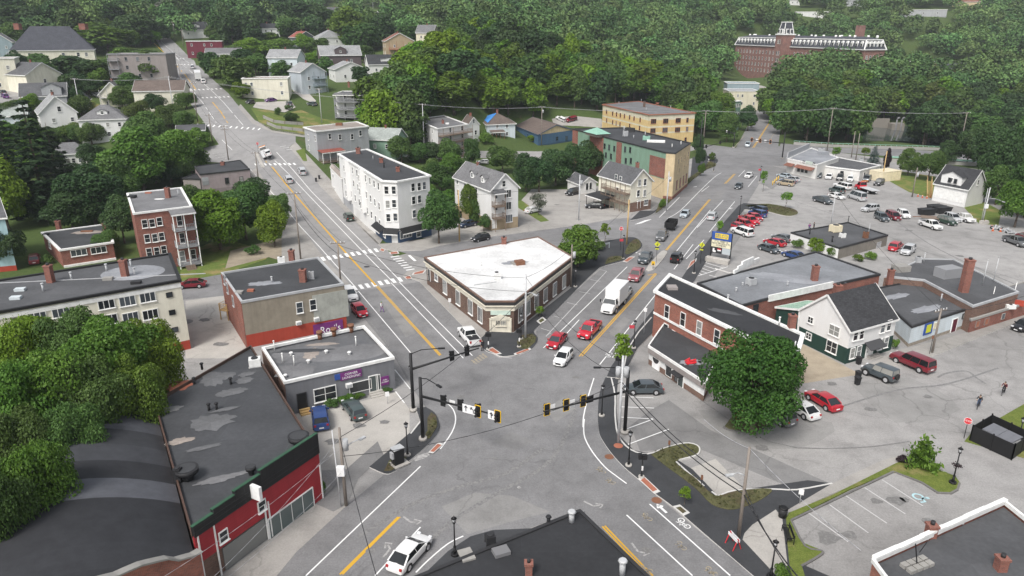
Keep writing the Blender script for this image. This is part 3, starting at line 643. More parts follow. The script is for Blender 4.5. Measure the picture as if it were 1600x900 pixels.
def winmesh(w_,h_,style):
    k=(round(w_,2),round(h_,2),style)
    if k in WCACHE:return WCACHE[k]
    w_,h_=k[0],k[1]
    fm=BM();pm=BM();t=.09 if style != 'thin' else .06
    # local frame: x along the wall, y outwards, z up, origin in the middle
    box(pm,(0,.045,0),(w_-t,.07,h_-t))
    for s_ in (-1,1):
        box(fm,(s_*(w_/2),.05,0),(t,.12,h_+t));box(fm,(0,.05,s_*(h_/2)),(w_-t-.004,.12,t))
    if style in ('sash','double'):box(fm,(0,.06,0),(w_-t-.006,.08,.05))
    if style == 'double':box(fm,(0,.06,0),(.07,.09,h_-t-.006))
    if style == 'triple':
        for s_ in (-1,1):box(fm,(s_*w_/6,.058,0),(.08,.09,h_-t-.006))
    if style in ('shop','slats'):
        for i in range(1,4 if style == 'shop' else 5):box(fm,(-w_/2+w_*i/(4 if style == 'shop' else 5),.058,0),(.06,.09,h_-t-.006))
    if style == 'grid':
        for i in (-1,0,1):box(fm,(0,.06,i*h_/4),(w_-t-.006,.07,.045))
        for i in (-1,1):box(fm,(i*w_/6,.063,0),(.045,.075,h_-t-.008))
    if style not in ('door','thin','shop'):box(fm,(0,.09,-h_/2-t*.9),(w_+t*2.2,.2,.07))
    fme=bpy.data.meshes.new('frame');fm.to_mesh(fme);fm.free();pme=bpy.data.meshes.new('window');pm.to_mesh(pme);pm.free()
    WCACHE[k]=(pme,fme);return WCACHE[k]
FMESH={}
def meshmat(me,mat):
    """the same mesh in another material, made once"""
    k=(me.name,mat)
    if k not in FMESH:
        c=me.copy();c.materials.clear();c.materials.append(MATS[mat]);FMESH[k]=c
    return FMESH[k]
class Bld:
    def __init__(s,name,label,cat,base,top,corners,wall='siding_white',roof='flat',roofmat='roof_grey',h=None,z0=None,bands=None,group=None,trim='trim_white',over=.25,par=.35,rim=.22,deep=2.0,wallname='wall'):
        """base: pixel of a corner where it meets the ground; top: pixel of the same corner at the eave; corners: pixels of the eave outline (3 make a parallelogram)"""
        if base is not None:
            b=G(*base) if z0 is None else at_z(*base,z0);s.z0=b.z
            s.zr=z_over(b,top[1]) if h is None else b.z+h
        else:s.z0=z0;s.zr=z0+h
        C_=[c.xy if isinstance(c,Vector) else at_z(c[0],c[1],s.zr).xy for c in corners]
        if len(C_)== 3:C_.append(C_[0]+C_[2]-C_[1])
        ar=sum(C_[i-1].x*C_[i].y-C_[i].x*C_[i-1].y for i in range(len(C_)))
        s.rev=ar < 0
        if s.rev:C_=C_[::-1]
        s.n=len(C_);s.P=C_
        c_=sum(C_,Vector((0,0)))/len(C_);s.c=c_
        s.root=thing(name,label,cat,(c_.x,c_.y,s.z0),0,group)
        s.trim=trim
        L=[p-c_ for p in C_];s.L=L;s.h=s.zr-s.z0;s.over=over
        mats=[wall] if bands is None else [m for _,_,m in bands]
        bz=[(-deep,s.h,0)] if bands is None else [((-deep if i == 0 else f0*s.h),f1*s.h,i) for i,(f0,f1,_) in enumerate(bands)]
        s.wall=ob(wallname,wallmesh(L,bz),mats,s.root)
        s.wallmat=mats[-1]
        s.roofmat=roofmat;s.ridge_pts=None
        if roof == 'flat':s.flat(par,rim)
    def idx(s,i):return (s.n-1-i)% s.n if s.rev else i % s.n
    def flat(s,par,rim=.22):
        L,h=s.L,s.h
        bm=BM();f=bm.faces.new([bm.verts.new((p.x,p.y,h-par*.55)) for p in inset(L,-.12)]);bm.normal_update();planar_uv(bm)
        ob('roof',bm,s.roofmat,s.root)
        bm=BM();ringslab(bm,inset(L,s.over),inset(L,-rim),h-.28,h+.06);ob('cornice',bm,s.trim,s.root)
        s.roofz=s.zr-par*.55
    def face(s,i):
        """i: the eave edge from given corner i to i+1; seen from outside, a is on its left"""
        i=s.idx(i) if not s.rev else (s.n-2-i)% s.n
        a,b=s.P[i],s.P[(i+1)% s.n];d=(b-a).normalized()
        return a,b,d,Vector((d.y,-d.x))
    def hit(s,i,x,y):
        a,b,d,nn=s.face(i);r=ray(x,y)
        den=r[0]*nn.x+r[1]*nn.y;t=(a.x*nn.x+a.y*nn.y)/den
        p=Vector((r[0]*t,r[1]*t,CH+r[2]*t));return p,d,nn
    def win(s,i,pts,w_,h_,style='sash',frame=None,pane='glass',name='window',out=0):
        """windows in face i, centred on the given pixels"""
        pme,fme=winmesh(w_,h_,style)
        for x,y in pts:
            p,d,nn=s.hit(i,x,y);ang=math.atan2(-d.y,-d.x)       # local +y points out of the wall
            o=ob(name,meshmat(pme,pane),None,s.root,(p.x-s.c.x+nn.x*out,p.y-s.c.y+nn.y*out,p.z-s.z0),ang)
            ob('frame',meshmat(fme,frame or s.trim),None,o)
    def grid(s,i,rows,n_,w_,h_,style='sash',**k):
        for (x0,y0,x1,y1) in rows:s.win(i,[(x0+(x1-x0)*q/max(1,n_-1),y0+(y1-y0)*q/max(1,n_-1)) for q in range(n_)],w_,h_,style,**k)
    def uwin(s,i,us,zs,w_,h_,style='sash',frame=None,pane='glass',name='window'):
        """windows by fraction along face i and height above the base"""
        a,b,d,nn=s.face(i);pme,fme=winmesh(w_,h_,style)
        for z in zs:
            for u in us:
                p=a+(b-a)*u
                o=ob(name,meshmat(pme,pane),None,s.root,(p.x-s.c.x,p.y-s.c.y,z),math.atan2(-d.y,-d.x));ob('frame',meshmat(fme,frame or s.trim),None,o)
    def loc(s,p):return Vector((p[0]-s.c.x,p[1]-s.c.y,(p[2] if len(p)> 2 else s.z0)-s.z0))
    def roofpt(s,x,y,dz=0):
        return s.loc(at_z(x,y,(s.roofz if hasattr(s,'roofz') else s.zr)+dz))
    def chimney(s,x,y,ypx_top=None,w_=.7,h_=1.6,mat='brick_red',base=None):
        p=s.roofpt(x,y) if base is None else base
        bm=BM();box(bm,(0,0,h_/2-.6),(w_,w_,h_+1.2));box(bm,(0,0,h_-.08),(w_+.14,w_+.14,.18));planar_uv_box(bm)
        c_=ob('chimney',bm,mat,s.root,p);bm=BM();tube(bm,(0,0,h_),(0,0,h_+.3),w_*.25,w_*.25);ob('flue',bm,'dark_trim',c_)
    def vent(s,x,y,h_=.8,r=.12,mat='galv',name='vent_pipe'):
        bm=BM();tube(bm,(0,0,-.02),(0,0,h_),r,r,8);tube(bm,(0,0,h_),(0,0,h_+.12),r*1.7,r*1.2,8);ob(name,bm,mat,s.root,s.roofpt(x,y))
    def unit(s,x,y,sx=1.0,sy=.9,sz=.8,rz=0,mat='grey_metal',name='air_handler'):
        bm=BM();box(bm,(0,0,sz/2+.12),(sx,sy,sz));
        for q in (-1,1):box(bm,(0,q*sy*.4,.05),(sx*1.1,.1,.14))
        o=ob(name,bm,mat,s.root,s.roofpt(x,y),rz);bm=BM();tube(bm,(0,0,sz+.12),(0,0,sz+.2),min(sx,sy)*.36,None,14);ob('fan',bm,'dark_trim',o)
    def hatch(s,x,y,sx=1.,sy=1.,sz=.25,mat='skylight',rz=0,name='roof_hatch'):
        bm=BM();box(bm,(0,0,sz/2-.01),(sx,sy,sz));ob(name,bm,mat,s.root,s.roofpt(x,y),rz)
    def mushroom(s,x,y,r=.6,h_=.9):
        bm=BM();tube(bm,(0,0,-.02),(0,0,h_*.6),r*.55,r*.6,16);tube(bm,(0,0,h_*.6),(0,0,h_),r,r*1.05,20);o=ob('roof_fan',bm,'bin_black',s.root,s.roofpt(x,y))
        bm=BM();tube(bm,(0,0,h_+.002),(0,0,h_+.03),r*.85,r*.85,20);ob('fan_cover',bm,'asphalt_fresh',o)
    def stain(s,x,y,rx,ry,mat,rz=0,lift=.012,name='roof_patch',seed=0):
        rnd=random.Random(int(x*7+y)+seed);bm=BM();vs_=[]
        for k in range(26):
            a=2*PI*k/26;q=1+.16*math.sin(2*a+rnd.random()*6)+.12*rnd.uniform(-1,1) if seed >= 0 else 1
            vs_.append(bm.verts.new((rx*q*math.cos(a),ry*q*math.sin(a),0)))
        bm.faces.new(vs_);bm.normal_update();planar_uv(bm);ob(name,bm,mat,s.root,s.roofpt(x,y)+Vector((0,0,lift)),rz)
    def band(s,i,z0,z1,mat,out=.06,name='belt_course',u0=0,u1=1):
        a,b,d,nn=s.face(i);bm=BM();A_=a+(b-a)*u0;B_=a+(b-a)*u1;m=(A_+B_)/2
        box(bm,(m.x-s.c.x+nn.x*out/2,m.y-s.c.y+nn.y*out/2,(z0+z1)/2),((B_-A_).length,out,z1-z0),math.atan2(d.y,d.x));planar_uv_box(bm)
        return ob(name,bm,mat,s.root)
    def panel(s,i,x,y,w_,h_,mat,out=.12,name='panel',dz=0):
        p,d,nn=s.hit(i,x,y);bm=BM();box(bm,(0,0,0),(w_,out,h_));planar_uv_box(bm)
        return ob(name,bm,mat,s.root,(p.x-s.c.x+nn.x*out/2,p.y-s.c.y+nn.y*out/2,p.z-s.z0+dz),math.atan2(-d.y,-d.x))
    def door(s,i,x,y,w_=1.,h_=2.1,mat='trim_white',frame='trim_white',name='door'):
        p,d,nn=s.hit(i,x,y);bm=BM();box(bm,(0,.03,0),(w_,.06,h_));ang=math.atan2(-d.y,-d.x)
        o=ob(name,bm,mat,s.root,(p.x-s.c.x,p.y-s.c.y,p.z-s.z0),ang)
        bm=BM()
        for q in (-1,1):box(bm,(q*(w_/2+.05),.05,0),(.1,.12,h_))
        box(bm,(0,.05,h_/2+.05),(w_+.2,.12,.1));ob('door_frame',bm,frame,o)
        bm=BM();box(bm,(w_*.38,.09,-.05),(.06,.08,.16));ob('handle',bm,'black_metal',o)
    def ac(s,i,x,y):
        p,d,nn=s.hit(i,x,y);bm=BM();box(bm,(0,.2,0),(.75,.5,.5));o=ob('air_conditioner',bm,'trim_white',s.root,(p.x-s.c.x,p.y-s.c.y,p.z-s.z0),math.atan2(-d.y,-d.x))
        bm=BM();box(bm,(0,.46,0),(.62,.03,.38));ob('grille',bm,'grey_metal',o)
    def gable(s,a=0,rise=2.5,mat=None,over=.4,gmat=None,thick=.18,hip=0.0,shift=.5,name='roof',saltbox=None):
        """ridge parallel to edge a (given corners a, a+1); rise above the eave; hip: share of the length taken at each end; shift: ridge position across"""
        k=s.idx(a) if not s.rev else (s.n-2-a)% s.n
        Q=[s.L[(k+q)% 4] for q in range(4)]                             # Q0-Q1 eave, Q1-Q2 gable end
        h=s.h;r0=Q[0]+(Q[3]-Q[0])*shift;r1=Q[1]+(Q[2]-Q[1])*shift
        e0=(r1-r0);hh=hip
        R0,R1=r0+e0*hh,r1-e0*hh
        dx=e0.normalized();dy=(Q[3]-Q[0]).normalized()
        sl=rise/((Q[3]-Q[0]).length*shift);sl2=rise/((Q[3]-Q[0]).length*(1-shift))
        # overhanging eaves drop along the slope
        E0=Q[0]-dy*over-dx*over;E1=Q[1]-dy*over+dx*over;E2=Q[2]+dy*over+dx*over;E3=Q[3]+dy*over-dx*over
        ze,ze2=h-sl*over,h-sl2*over
        if hh == 0:R0=R0-dx*over;R1=R1+dx*over
        zt=h+rise
        tri=lambda p,z:Vector((p.x,p.y,z))
        V=dict(E0=tri(E0,ze),E1=tri(E1,ze),E2=tri(E2,ze2),E3=tri(E3,ze2),R0=tri(R0,zt),R1=tri(R1,zt))
        bm=BM();up=Vector((0,0,thick))
        fs=[('E0','E1','R1','R0'),('E2','E3','R0','R1')]
        if hh > 0:fs +=[('E1','E2','R1'),('E3','E0','R0')]
        for f in fs:
            fv=[bm.verts.new(V[q]+up) for q in f];bm.faces.new(fv)
            bm.faces.new([bm.verts.new(V[q]) for q in f][::-1])
        bm.normal_update();planar_uv(bm)
        ob(name,bm,mat or s.roofmat,s.root)
        bm=BM();edge=['E0','E1','E2','E3'] if hh > 0 else ['E0','E1','R1','E2','E3','R0']
        for q in range(len(edge)):
            p,p2=V[edge[q]],V[edge[(q+1)% len(edge)]]
            bar(bm,p+up*.45,p2+up*.45,.06,thick+.1)
        ob('fascia',bm,s.trim,s.root)
        if hh == 0:
            for p,q,r_ in ((Q[1],Q[2],r1),(Q[3],Q[0],r0)):
                bm=BM()
                L_=(q-p).length;sf=(r_-p).dot((q-p).normalized())
                fv=[bm.verts.new(v) for v in ((p.x,p.y,h),(q.x,q.y,h),(r_.x,r_.y,zt))];f=bm.faces.new(fv);l=bm.loops.layers.uv.verify()
                for lp,uv in zip(f.loops,((0,h),(L_,h),(sf,zt))):lp[l].uv=uv
                ob('gable_wall',bm,gmat or s.wallmat,s.root)
        s.rp=(tri(r0,zt),tri(r1,zt));s.sl=sl;s.Q=Q;s.rise=rise;s.shift=shift
        s.roofz=s.zr+rise*.5
    def slope_pt(s,u,v,side=0):
        """point on the roof slope: u along the ridge, v from the eave (0) to the ridge (1)"""
        Q=s.Q;p=(Q[0] if side == 0 else Q[3]);q=(Q[1] if side == 0 else Q[2]);e=p+(q-p)*u
        r=s.rp[0].xy+(s.rp[1].xy-s.rp[0].xy)*u;m=e+(r-e)*v
        return Vector((m.x,m.y,s.h+s.rise*v+.15))
    def dormer(s,u,v,w_=1.8,h_=1.5,side=0,wall=None,roofmat=None):
        Q=s.Q;p=s.slope_pt(u,v,side);dx=(Q[1]-Q[0]).normalized();dy=(Q[3]-Q[0]).normalized()*(1 if side == 0 else -1)
        ang=math.atan2(dx.y,dx.x) if side == 0 else math.atan2(-dx.y,-dx.x)
        D=3.2;bm=BM();z0=-.4
        a=[(-w_/2,0,z0),(w_/2,0,z0),(w_/2,0,h_*.65),(0,0,h_),(-w_/2,0,h_*.65)]
        l=bm.loops.layers.uv.verify()
        f=bm.faces.new([bm.verts.new(q) for q in a])
        for lp in f.loops:lp[l].uv=(lp.vert.co.x,lp.vert.co.z)
        for sg in (-1,1):quad(bm,((sg*w_/2,0,z0),(sg*w_/2,D,z0),(sg*w_/2,D,h_*.65),(sg*w_/2,0,h_*.65)),((0,z0),(D,z0),(D,h_),(0,h_)))
        o=ob('dormer',bm,wall or s.wallmat,s.root,p,ang)
        bm=BM()
        for sg in (-1,1):quad(bm,((0,-.25,h_+.06),(0,D,h_+.06),(sg*(w_/2+.25),D,h_*.65-.1),(sg*(w_/2+.25),-.25,h_*.65-.1)))
        bm.normal_update();planar_uv(bm);ob('dormer_roof',bm,roofmat or s.roofmat,o)
        pme,fme=winmesh(.8,1.0,'sash');ob('window',meshmat(pme,'glass'),None,o,(0,0,h_*.35),PI);ob('frame',meshmat(fme,s.trim),None,o,(0,0,h_*.35),PI)
    def ridge_chimney(s,u,off=0,w_=.7,h_=1.6,mat='brick_red'):
        p=s.rp[0]+(s.rp[1]-s.rp[0])*u;s.chimney(0,0,w_=w_,h_=h_,mat=mat,base=p+Vector((off,0,-.2)))
    def porch(s,i,zs,u0=0,u1=1,deep=2.0,mat='wood_deck',roofmat=None,posts=3,rail=True,roofz=None,base=0,skirt=None):
        """open decks in front of face i at heights zs, carried on posts, roofed at the top"""
        a,b,d,nn=s.face(i);A_=a+(b-a)*u0-s.c;B_=a+(b-a)*u1-s.c;L_=(B_-A_).length;ang=math.atan2(d.y,d.x)
        top=roofz if roofz is not None else zs[-1]+2.6
        m=(A_+B_)/2
        P=lambda u,o_,z:(A_.x+d.x*u+nn.x*o_,A_.y+d.y*u+nn.y*o_,z)
        o=None
        for z in zs:
            bm=BM();box(bm,P(L_/2,deep/2+.02,z-.1),(L_,deep,.2),ang)
            if o is None:o=ob('porch',bm,mat,s.root)
            else:ob('porch_deck',bm,mat,o)
        bm=BM()
        for q in range(posts):
            u=.08+(L_-.16)*q/max(1,posts-1);bar(bm,P(u,deep-.08,base-1.0 if base == 0 else base),P(u,deep-.08,top),.14)
        ob('porch_post',bm,mat if skirt is None else skirt,o)
        if rail:
            for z in zs:
                if z < .5:continue
                bm=BM()
                ps=[P(.05,.05,z),P(.05,deep-.06,z),P(L_-.05,deep-.06,z),P(L_-.05,.05,z)]
                for p,q in zip(ps[:-1],ps[1:]):
                    p,q=Vector(p),Vector(q);up=Vector((0,0,1));bar(bm,p+up*.98,q+up*.98,.07);bar(bm,p+up*.12,q+up*.12,.05)
                    k=max(2,int((q-p).length/.28))
                    for t in range(k+1):r_=p+(q-p)*t/k;bar(bm,r_+up*.1,r_+up*.98,.06)
                ob('railing',bm,mat,o)
        if roofmat:
            bm=BM()
            p=[P(-.2,deep+.25,top),P(L_+.2,deep+.25,top),P(L_+.2,.01,top+.5),P(-.2,.01,top+.5)]
            slab_q(bm,p,.14);bm.normal_update();planar_uv(bm);ob('porch_roof',bm,roofmat,o)
            bm=BM();bar(bm,P(-.2,deep+.25,top-.04),P(L_+.2,deep+.25,top-.04),.08,.26);ob('porch_fascia',bm,s.trim,o)
        return o
def slab_q(bm,p,th):
    p=[Vector(q) for q in p];up=Vector((0,0,th));t=[bm.verts.new(q+up) for q in p];b=[bm.verts.new(q) for q in p]
    bm.faces.new(t);bm.faces.new(b[::-1])
    for i in range(len(p)):bm.faces.new((b[i],b[(i+1)% len(p)],t[(i+1)% len(p)],t[i]))
def planar_uv_box(bm):
    bm.normal_update();planar_uv(bm)
def text(name,s_,size,mat,parent,loc,rot,depth=.02,align='CENTER',sx=1.0):
    cu=bpy.data.curves.new(name,'FONT');cu.body=s_;cu.size=size;cu.align_x=align;cu.align_y='CENTER';cu.extrude=depth/2;cu.resolution_u=2
    tmp=bpy.data.objects.new(name,cu);COL.objects.link(tmp);dg=bpy.context.evaluated_depsgraph_get()
    me=bpy.data.meshes.new_from_object(tmp.evaluated_get(dg));bpy.data.objects.remove(tmp);bpy.data.curves.remove(cu)
    me.materials.clear();me.materials.append(MATS[mat])
    o=bpy.data.objects.new(name,me);COL.objects.link(o);o.parent=parent;o.location=loc;o.rotation_euler=rot;o.scale=(sx,1,1)
    KIDS.setdefault(parent.name,[]).append(o);return o
# wall and roof materials
siding('siding_white',(.76,.76,.75),.16,.05);siding('siding_blue',(.50,.55,.60));siding('siding_grey',(.30,.31,.33));siding('siding_green',(.02,.055,.045));siding('siding_cream',(.70,.66,.52));siding('siding_paleblue',(.64,.71,.75),.3)
siding('siding_steelblue',(.075,.15,.26),.3);siding('siding_mauve',(.36,.30,.31));siding('siding_tan',(.42,.33,.22));siding('siding_darkbrown',(.12,.095,.1));siding('siding_navy',(.05,.09,.17));siding('siding_bluegrey',(.30,.38,.42));siding('siding_darkgreen',(.11,.135,.13));siding('siding_ivory',(.79,.76,.64));siding('siding_red',(.36,.03,.04),.3);siding('siding_sage',(.21,.33,.25),.3);siding('siding_turq',(.36,.52,.56));siding('siding_maroon',(.17,.03,.05));siding('siding_dove',(.40,.41,.43));siding('siding_taupe',(.3,.27,.26))
stucco('stucco_tan',(.30,.265,.21));stucco('stucco_grey',(.19,.195,.21),.08);stucco('stucco_cream',(.62,.50,.32));stucco('stucco_yellow',(.70,.52,.26),.1);stucco('stucco_white',(.72,.72,.71),.1);stucco('stucco_mural',(.40,.41,.37),.3);stucco('cinder',(.25,.23,.2),.2);stucco('concrete_wall',(.36,.35,.33));stucco('rough_white',(.74,.73,.70),.1);stucco('red_paint',(.42,.07,.045),.15);stucco('stucco_pink',(.33,.3,.29))
brick('brick_red',(.25,.07,.045));brick('brick_dark',(.115,.06,.042),(.2,.17,.15));brick('brick_orange',(.30,.085,.05));brick('brick_brown',(.15,.075,.05));brick('brick_mill',(.25,.105,.085));brick('foundation',(.28,.24,.19),(.35,.32,.28))
membrane('roof_black',(.03,.031,.034),.8);membrane('roof_char',(.052,.054,.058),.55,.0);membrane('roof_grey',(.17,.17,.175),.2);membrane('roof_damp',(.125,.127,.132),.3);membrane('roof_dark',(.085,.087,.092),.4);membrane('roof_wet',(.06,.062,.067),.5,.0,.6);membrane('roof_light',(.27,.28,.3),.25);membrane('roof_white',(.70,.70,.69),-.35,0,.6);membrane('roof_pond',(.115,.117,.122),.1,.0,.5);membrane('roof_blue',(.21,.22,.235),.3);membrane('roof_tan',(.3,.26,.23),.2);membrane('roof_vault',(.05,.052,.058),.12,0,.7,1.6)
shingle('shingle_grey',(.17,.17,.175));shingle('shingle_dark',(.055,.057,.062));shingle('shingle_red',(.27,.09,.07));shingle('shingle_light',(.30,.305,.31));shingle('shingle_brown',(.15,.12,.105));shingle('shingle_black',(.05,.051,.055));shingle('shingle_rust',(.23,.105,.078));shingle('slate',(.075,.078,.092));shingle('shingle_green',(.33,.48,.38));shingle('shingle_mid',(.11,.112,.118));shingle('shingle_sage',(.33,.36,.34))
# ================================================================ the buildings of this place
def house(name,label,x,y,wpx,hpx,dep,rot=0,wall='siding_white',roof='gable',roofmat='shingle_grey',rise=2.4,axis=1,rows=((.3,),(.7,)),us=(.25,.75),side=None,sus=(.25,.75),wsz=(.9,1.3),hip=.3,cat='house',chim=True,**k):
    p=G(x,y);t=px_of(p)[2];f=-p.xy.normalized();a=R(rot)
    nn=Vector((f.x*math.cos(a)-f.y*math.sin(a),f.x*math.sin(a)+f.y*math.cos(a)));rt=Vector((-nn.y,nn.x))
    W=wpx*t/F;b=p.xy
    zt=z_over(p,y-hpx)
    FL,FR,BR=b-rt*W/2,b+rt*W/2,b+rt*W/2-nn*dep
    B=Bld(name,label,cat,None,None,[Vector((*q,0)) for q in (FL,FR,BR)],wall,'none' if roof != 'flat' else 'flat',roofmat,h=zt-p.z,z0=p.z,deep=5,**k)
    if roof == 'gable':B.gable(axis,rise)
    if roof == 'hip':B.gable(axis,rise,hip=hip)
    for r_ in rows:B.uwin(0,us,[B.h*r_[0]],*wsz)
    if side:
        for r_ in rows:B.uwin(side,sus,[B.h*r_[0]],*wsz)
    if chim and roof in ('gable','hip'):B.ridge_chimney(.5,0,.6,1.2)
    return B

# --- red shop front, lower left
b=Bld('storefront','red fronted shop with a stepped black tiled parapet and wet black roof','shop',(500.5,777),(495,703),[(495,703),(392,540),(241,627),(300,835)],'brick_brown','flat','roof_wet',trim='rust_dark',over=.04,par=.5,rim=.1)
a,bb,d,nn=b.face(3);Lf=(bb-a).length;ang=math.atan2(d.y,d.x)
def onface(bld,u,z,out):return (a.x+d.x*u-bld.c.x+nn.x*out,a.y+d.y*u-bld.c.y+nn.y*out,z)
bm=BM();box(bm,onface(b,Lf*.5,b.h*.72,.1),(Lf,.2,b.h*.5),ang);box(bm,onface(b,Lf*.76,b.h*.24,.101),(Lf*.48,.2,b.h*.46),ang);planar_uv_box(bm);ob('front_cladding',bm,'siding_red',b.root)
edges_=[(0,.14,.75),(.14,.3,1.1),(.3,.5,1.45),(.5,1.0,1.8)]
bm=BM();tm=BM();gm=BM()
for u0,u1,hh in edges_:
    box(bm,onface(b,Lf*(u0+u1)/2,b.h-.25+(hh+.25)/2,.14),(Lf*(u1-u0),.34,hh+.25),ang)
    box(tm,onface(b,Lf*(u0+u1)/2,b.h+hh+.04,.14),(Lf*(u1-u0)+.1,.3,.06),ang)
    k=int(Lf*(u1-u0)/.75)
    for q in range(k+1):box(gm,onface(b,Lf*u0+Lf*(u1-u0)*q/k,b.h-.2+(hh+.2)/2,.315),(.03,.02,hh+.2),ang)
for q in range(3):box(gm,onface(b,Lf*.5,b.h-.2+.42*q,.316),(Lf,.02,.025),ang)
ob('tile_parapet',bm,'black_metal',b.root);ob('parapet_coping',tm,'sign_pine',b.root);ob('tile_joint',gm,'dark_trim',b.root)
b.win(3,[(453,800)],5.4,2.1,'shop','trim_white','glass_shop',out=.2);b.win(3,[(406,789),(346,836)],.8,1.0,'sash','trim_white',out=.2)
bm=BM();box(bm,onface(b,Lf*.34,b.h*.22,.06),(Lf*.34,.1,b.h*.42),ang);ob('recess_shade',bm,'car_glass',b.root)  # flat dark panel in place of the open entry, its shade put into the colour
for u in (.02,.13,.5,.53,.995):bm=BM();box(bm,onface(b,Lf*u,b.h*.36 if u > .3 else b.h*.4,.24),(.12,.1,b.h*(.7 if u > .3 else 1.1)),ang);ob('white_batten',bm,'trim_white',b.root)
bm=BM();box(bm,onface(b,Lf*.42,b.h+.55,.8),(.3,1.1,1.3),ang);ob('box_sign',bm,'sign_white',b.root)
b.mushroom(294,748,.95,1.1);b.mushroom(393,741,.45,.8);b.mushroom(468,696,.95,1.1)
for x,y in ((316,577),(304,600),(339,640),(361,600),(327,641)):b.vent(x,y,.7,.14,'bin_black')
b.unit(399,572,1.3,1.1,.9,.3,'trim_white');b.unit(280,752,.6,.6,1.2,0,'bin_black','roof_duct')
for i,(x,y,rx,ry,m_) in enumerate(((278,602,1.5,1.3,'brick_pad'),(264,640,1.2,.7,'asphalt_mid'),(332,592,1.2,2.0,'roof_damp'),(352,587,1.0,1.0,'roof_damp'),(382,594,.9,.8,'roof_damp'),(364,612,1.6,.9,'roof_damp'),(330,660,2.2,1.7,'roof_damp'),(280,690,1.3,.6,'roof_tan'),(345,748,2.0,.5,'roof_grey'),(375,740,1.2,.3,'roof_grey'),(385,585,.9,.6,'roof_damp'),(318,700,1.5,.4,'roof_damp'),(352,640,1.5,.35,'roof_damp'))):b.stain(x,y,rx,ry,m_,.45,.012+.003*i,seed=i)
RED=b
# --- barrel vaulted hall beside it
z0=0;zw=RED.zr-.9
A_=at_z(243,640,zw).xy;B_=at_z(301,858,zw).xy;ax=(B_-A_);Lb=ax.length;ax.normalize();nx=Vector((ax.y,-ax.x))
if nx.x > 0:nx=-nx
Wb=21.0;rise=3.4;c_=(A_+B_)/2+nx*Wb/2
vt=thing('vaulted_hall','hall with a black barrel vault roof and a curved brick gable front','hall',(c_.x,c_.y,0))
NS=24;fr=RED.face(3);fd=fr[0]-fr[1];fd.normalize();fd=fd if fd.dot(nx)> 0 else -fd
def fw(q):return B_+ax*1.0+fd*(Wb*q/fd.dot(nx))
def vz(q):return zw+rise*(1-(2*q-1)**2)
bm=BM();l=bm.loops.layers.uv.verify()
for k in range(NS):
    q0,q1=k/NS,(k+1)/NS
    P_=[A_-ax*3+nx*Wb*q0,fw(q0),fw(q1),A_-ax*3+nx*Wb*q1];zs=[vz(q0),vz(q0),vz(q1),vz(q1)]
    f=quad(bm,[(p.x-c_.x,p.y-c_.y,z) for p,z in zip(P_,zs)],[(q0*24,(p-A_).dot(ax)) if i < 2 else (q1*24,(p-A_).dot(ax)) for i,p in enumerate(P_)]);f.smooth=True;f.normal_update()
    if f.normal.z < 0:f.normal_flip()
bmesh.ops.remove_doubles(bm,verts=bm.verts,dist=.001)
mv,tv,bv=newmat('roof_vault2');pv=pos(tv,uv=True);sx=N(tv,'SeparateXYZ');tv.links.new(pv,sx.inputs[0])
nzv=N(tv,'TexNoise',Scale=1.0,Detail=0);nzv.noise_dimensions='1D'
fl=N(tv,'Math',operation='SNAP');fl.inputs[1].default_value=3.1;tv.links.new(sx.outputs[1],fl.inputs[0]);wn=N(tv,'TexWhiteNoise');wn.noise_dimensions='1D';tv.links.new(fl.outputs[0],wn.inputs['W'])
cv=ramp(tv,wn.outputs['Value'],[(0,(.03,.031,.035)),(.4,(.05,.052,.058)),(.7,(.08,.083,.095)),(1,(.12,.125,.142))])
tv.links.new(mix(tv,1.0,cv,ramp(tv,noise(tv,pv,.6,6,.7),[(.3,(.8,)*3),(.7,(1.2,)*3)]),'MULTIPLY'),bv.inputs['Base Color']);bv.inputs['Roughness'].default_value=.75;bv.inputs['Specular IOR Level'].default_value=.3
ob('roof',bm,'roof_vault2',vt)
pl=[A_-ax*3,fw(0),fw(1),A_-ax*3+nx*Wb];pl=[p-c_ for p in pl]
if sum(pl[i-1].x*pl[i].y-pl[i].x*pl[i-1].y for i in range(4))< 0:pl=pl[::-1]
ob('wall',wallmesh(pl,[(-1,zw-.02,0)]),'brick_orange',vt)
# gable front: a brick wall with a curved coping
prof=[(-.02,.35),(.06,.35),(.09,.75),(.17,1.0),(.24,.95),(.30,1.3),(.36,1.35),(.42,1.7),(.5,1.8),(.58,1.7),(.64,1.35),(.70,1.3),(.76,.95),(.83,1.0),(.91,.75),(.94,.35),(1.02,.35)]
bm=BM();cp=BM();l=bm.loops.layers.uv.verify();fo=lambda q:fw(q)
sm=[]
for (q0,h0),(q1,h1) in zip(prof[:-1],prof[1:]):
    for k in range(3):sm.append((q0+(q1-q0)*k/3,h0+(h1-h0)*k/3))
sm.append(prof[-1])
top_=lambda q,e:vz(min(1,max(0,q)))*.0+zw+rise*(1-(2*min(1,max(0,q))-1)**2)*.8+e
for (q0,e0),(q1,e1) in zip(sm[:-1],sm[1:]):
    for off,fl_ in ((0,1),(.45,-1)):
        p0=fo(q0)+ax*off-c_;p1=fo(q1)+ax*off-c_
        quad(bm,((p0.x,p0.y,-1),(p1.x,p1.y,-1),(p1.x,p1.y,top_(q1,e1)),(p0.x,p0.y,top_(q0,e0))),((q0*Wb,0),(q1*Wb,0),(q1*Wb,9),(q0*Wb,9)))
    p0=fo(q0)+ax*.225-c_;p1=fo(q1)+ax*.225-c_
    bar(cp,(p0.x,p0.y,top_(q0,e0)+.05),(p1.x,p1.y,top_(q1,e1)+.05),.65,.14)
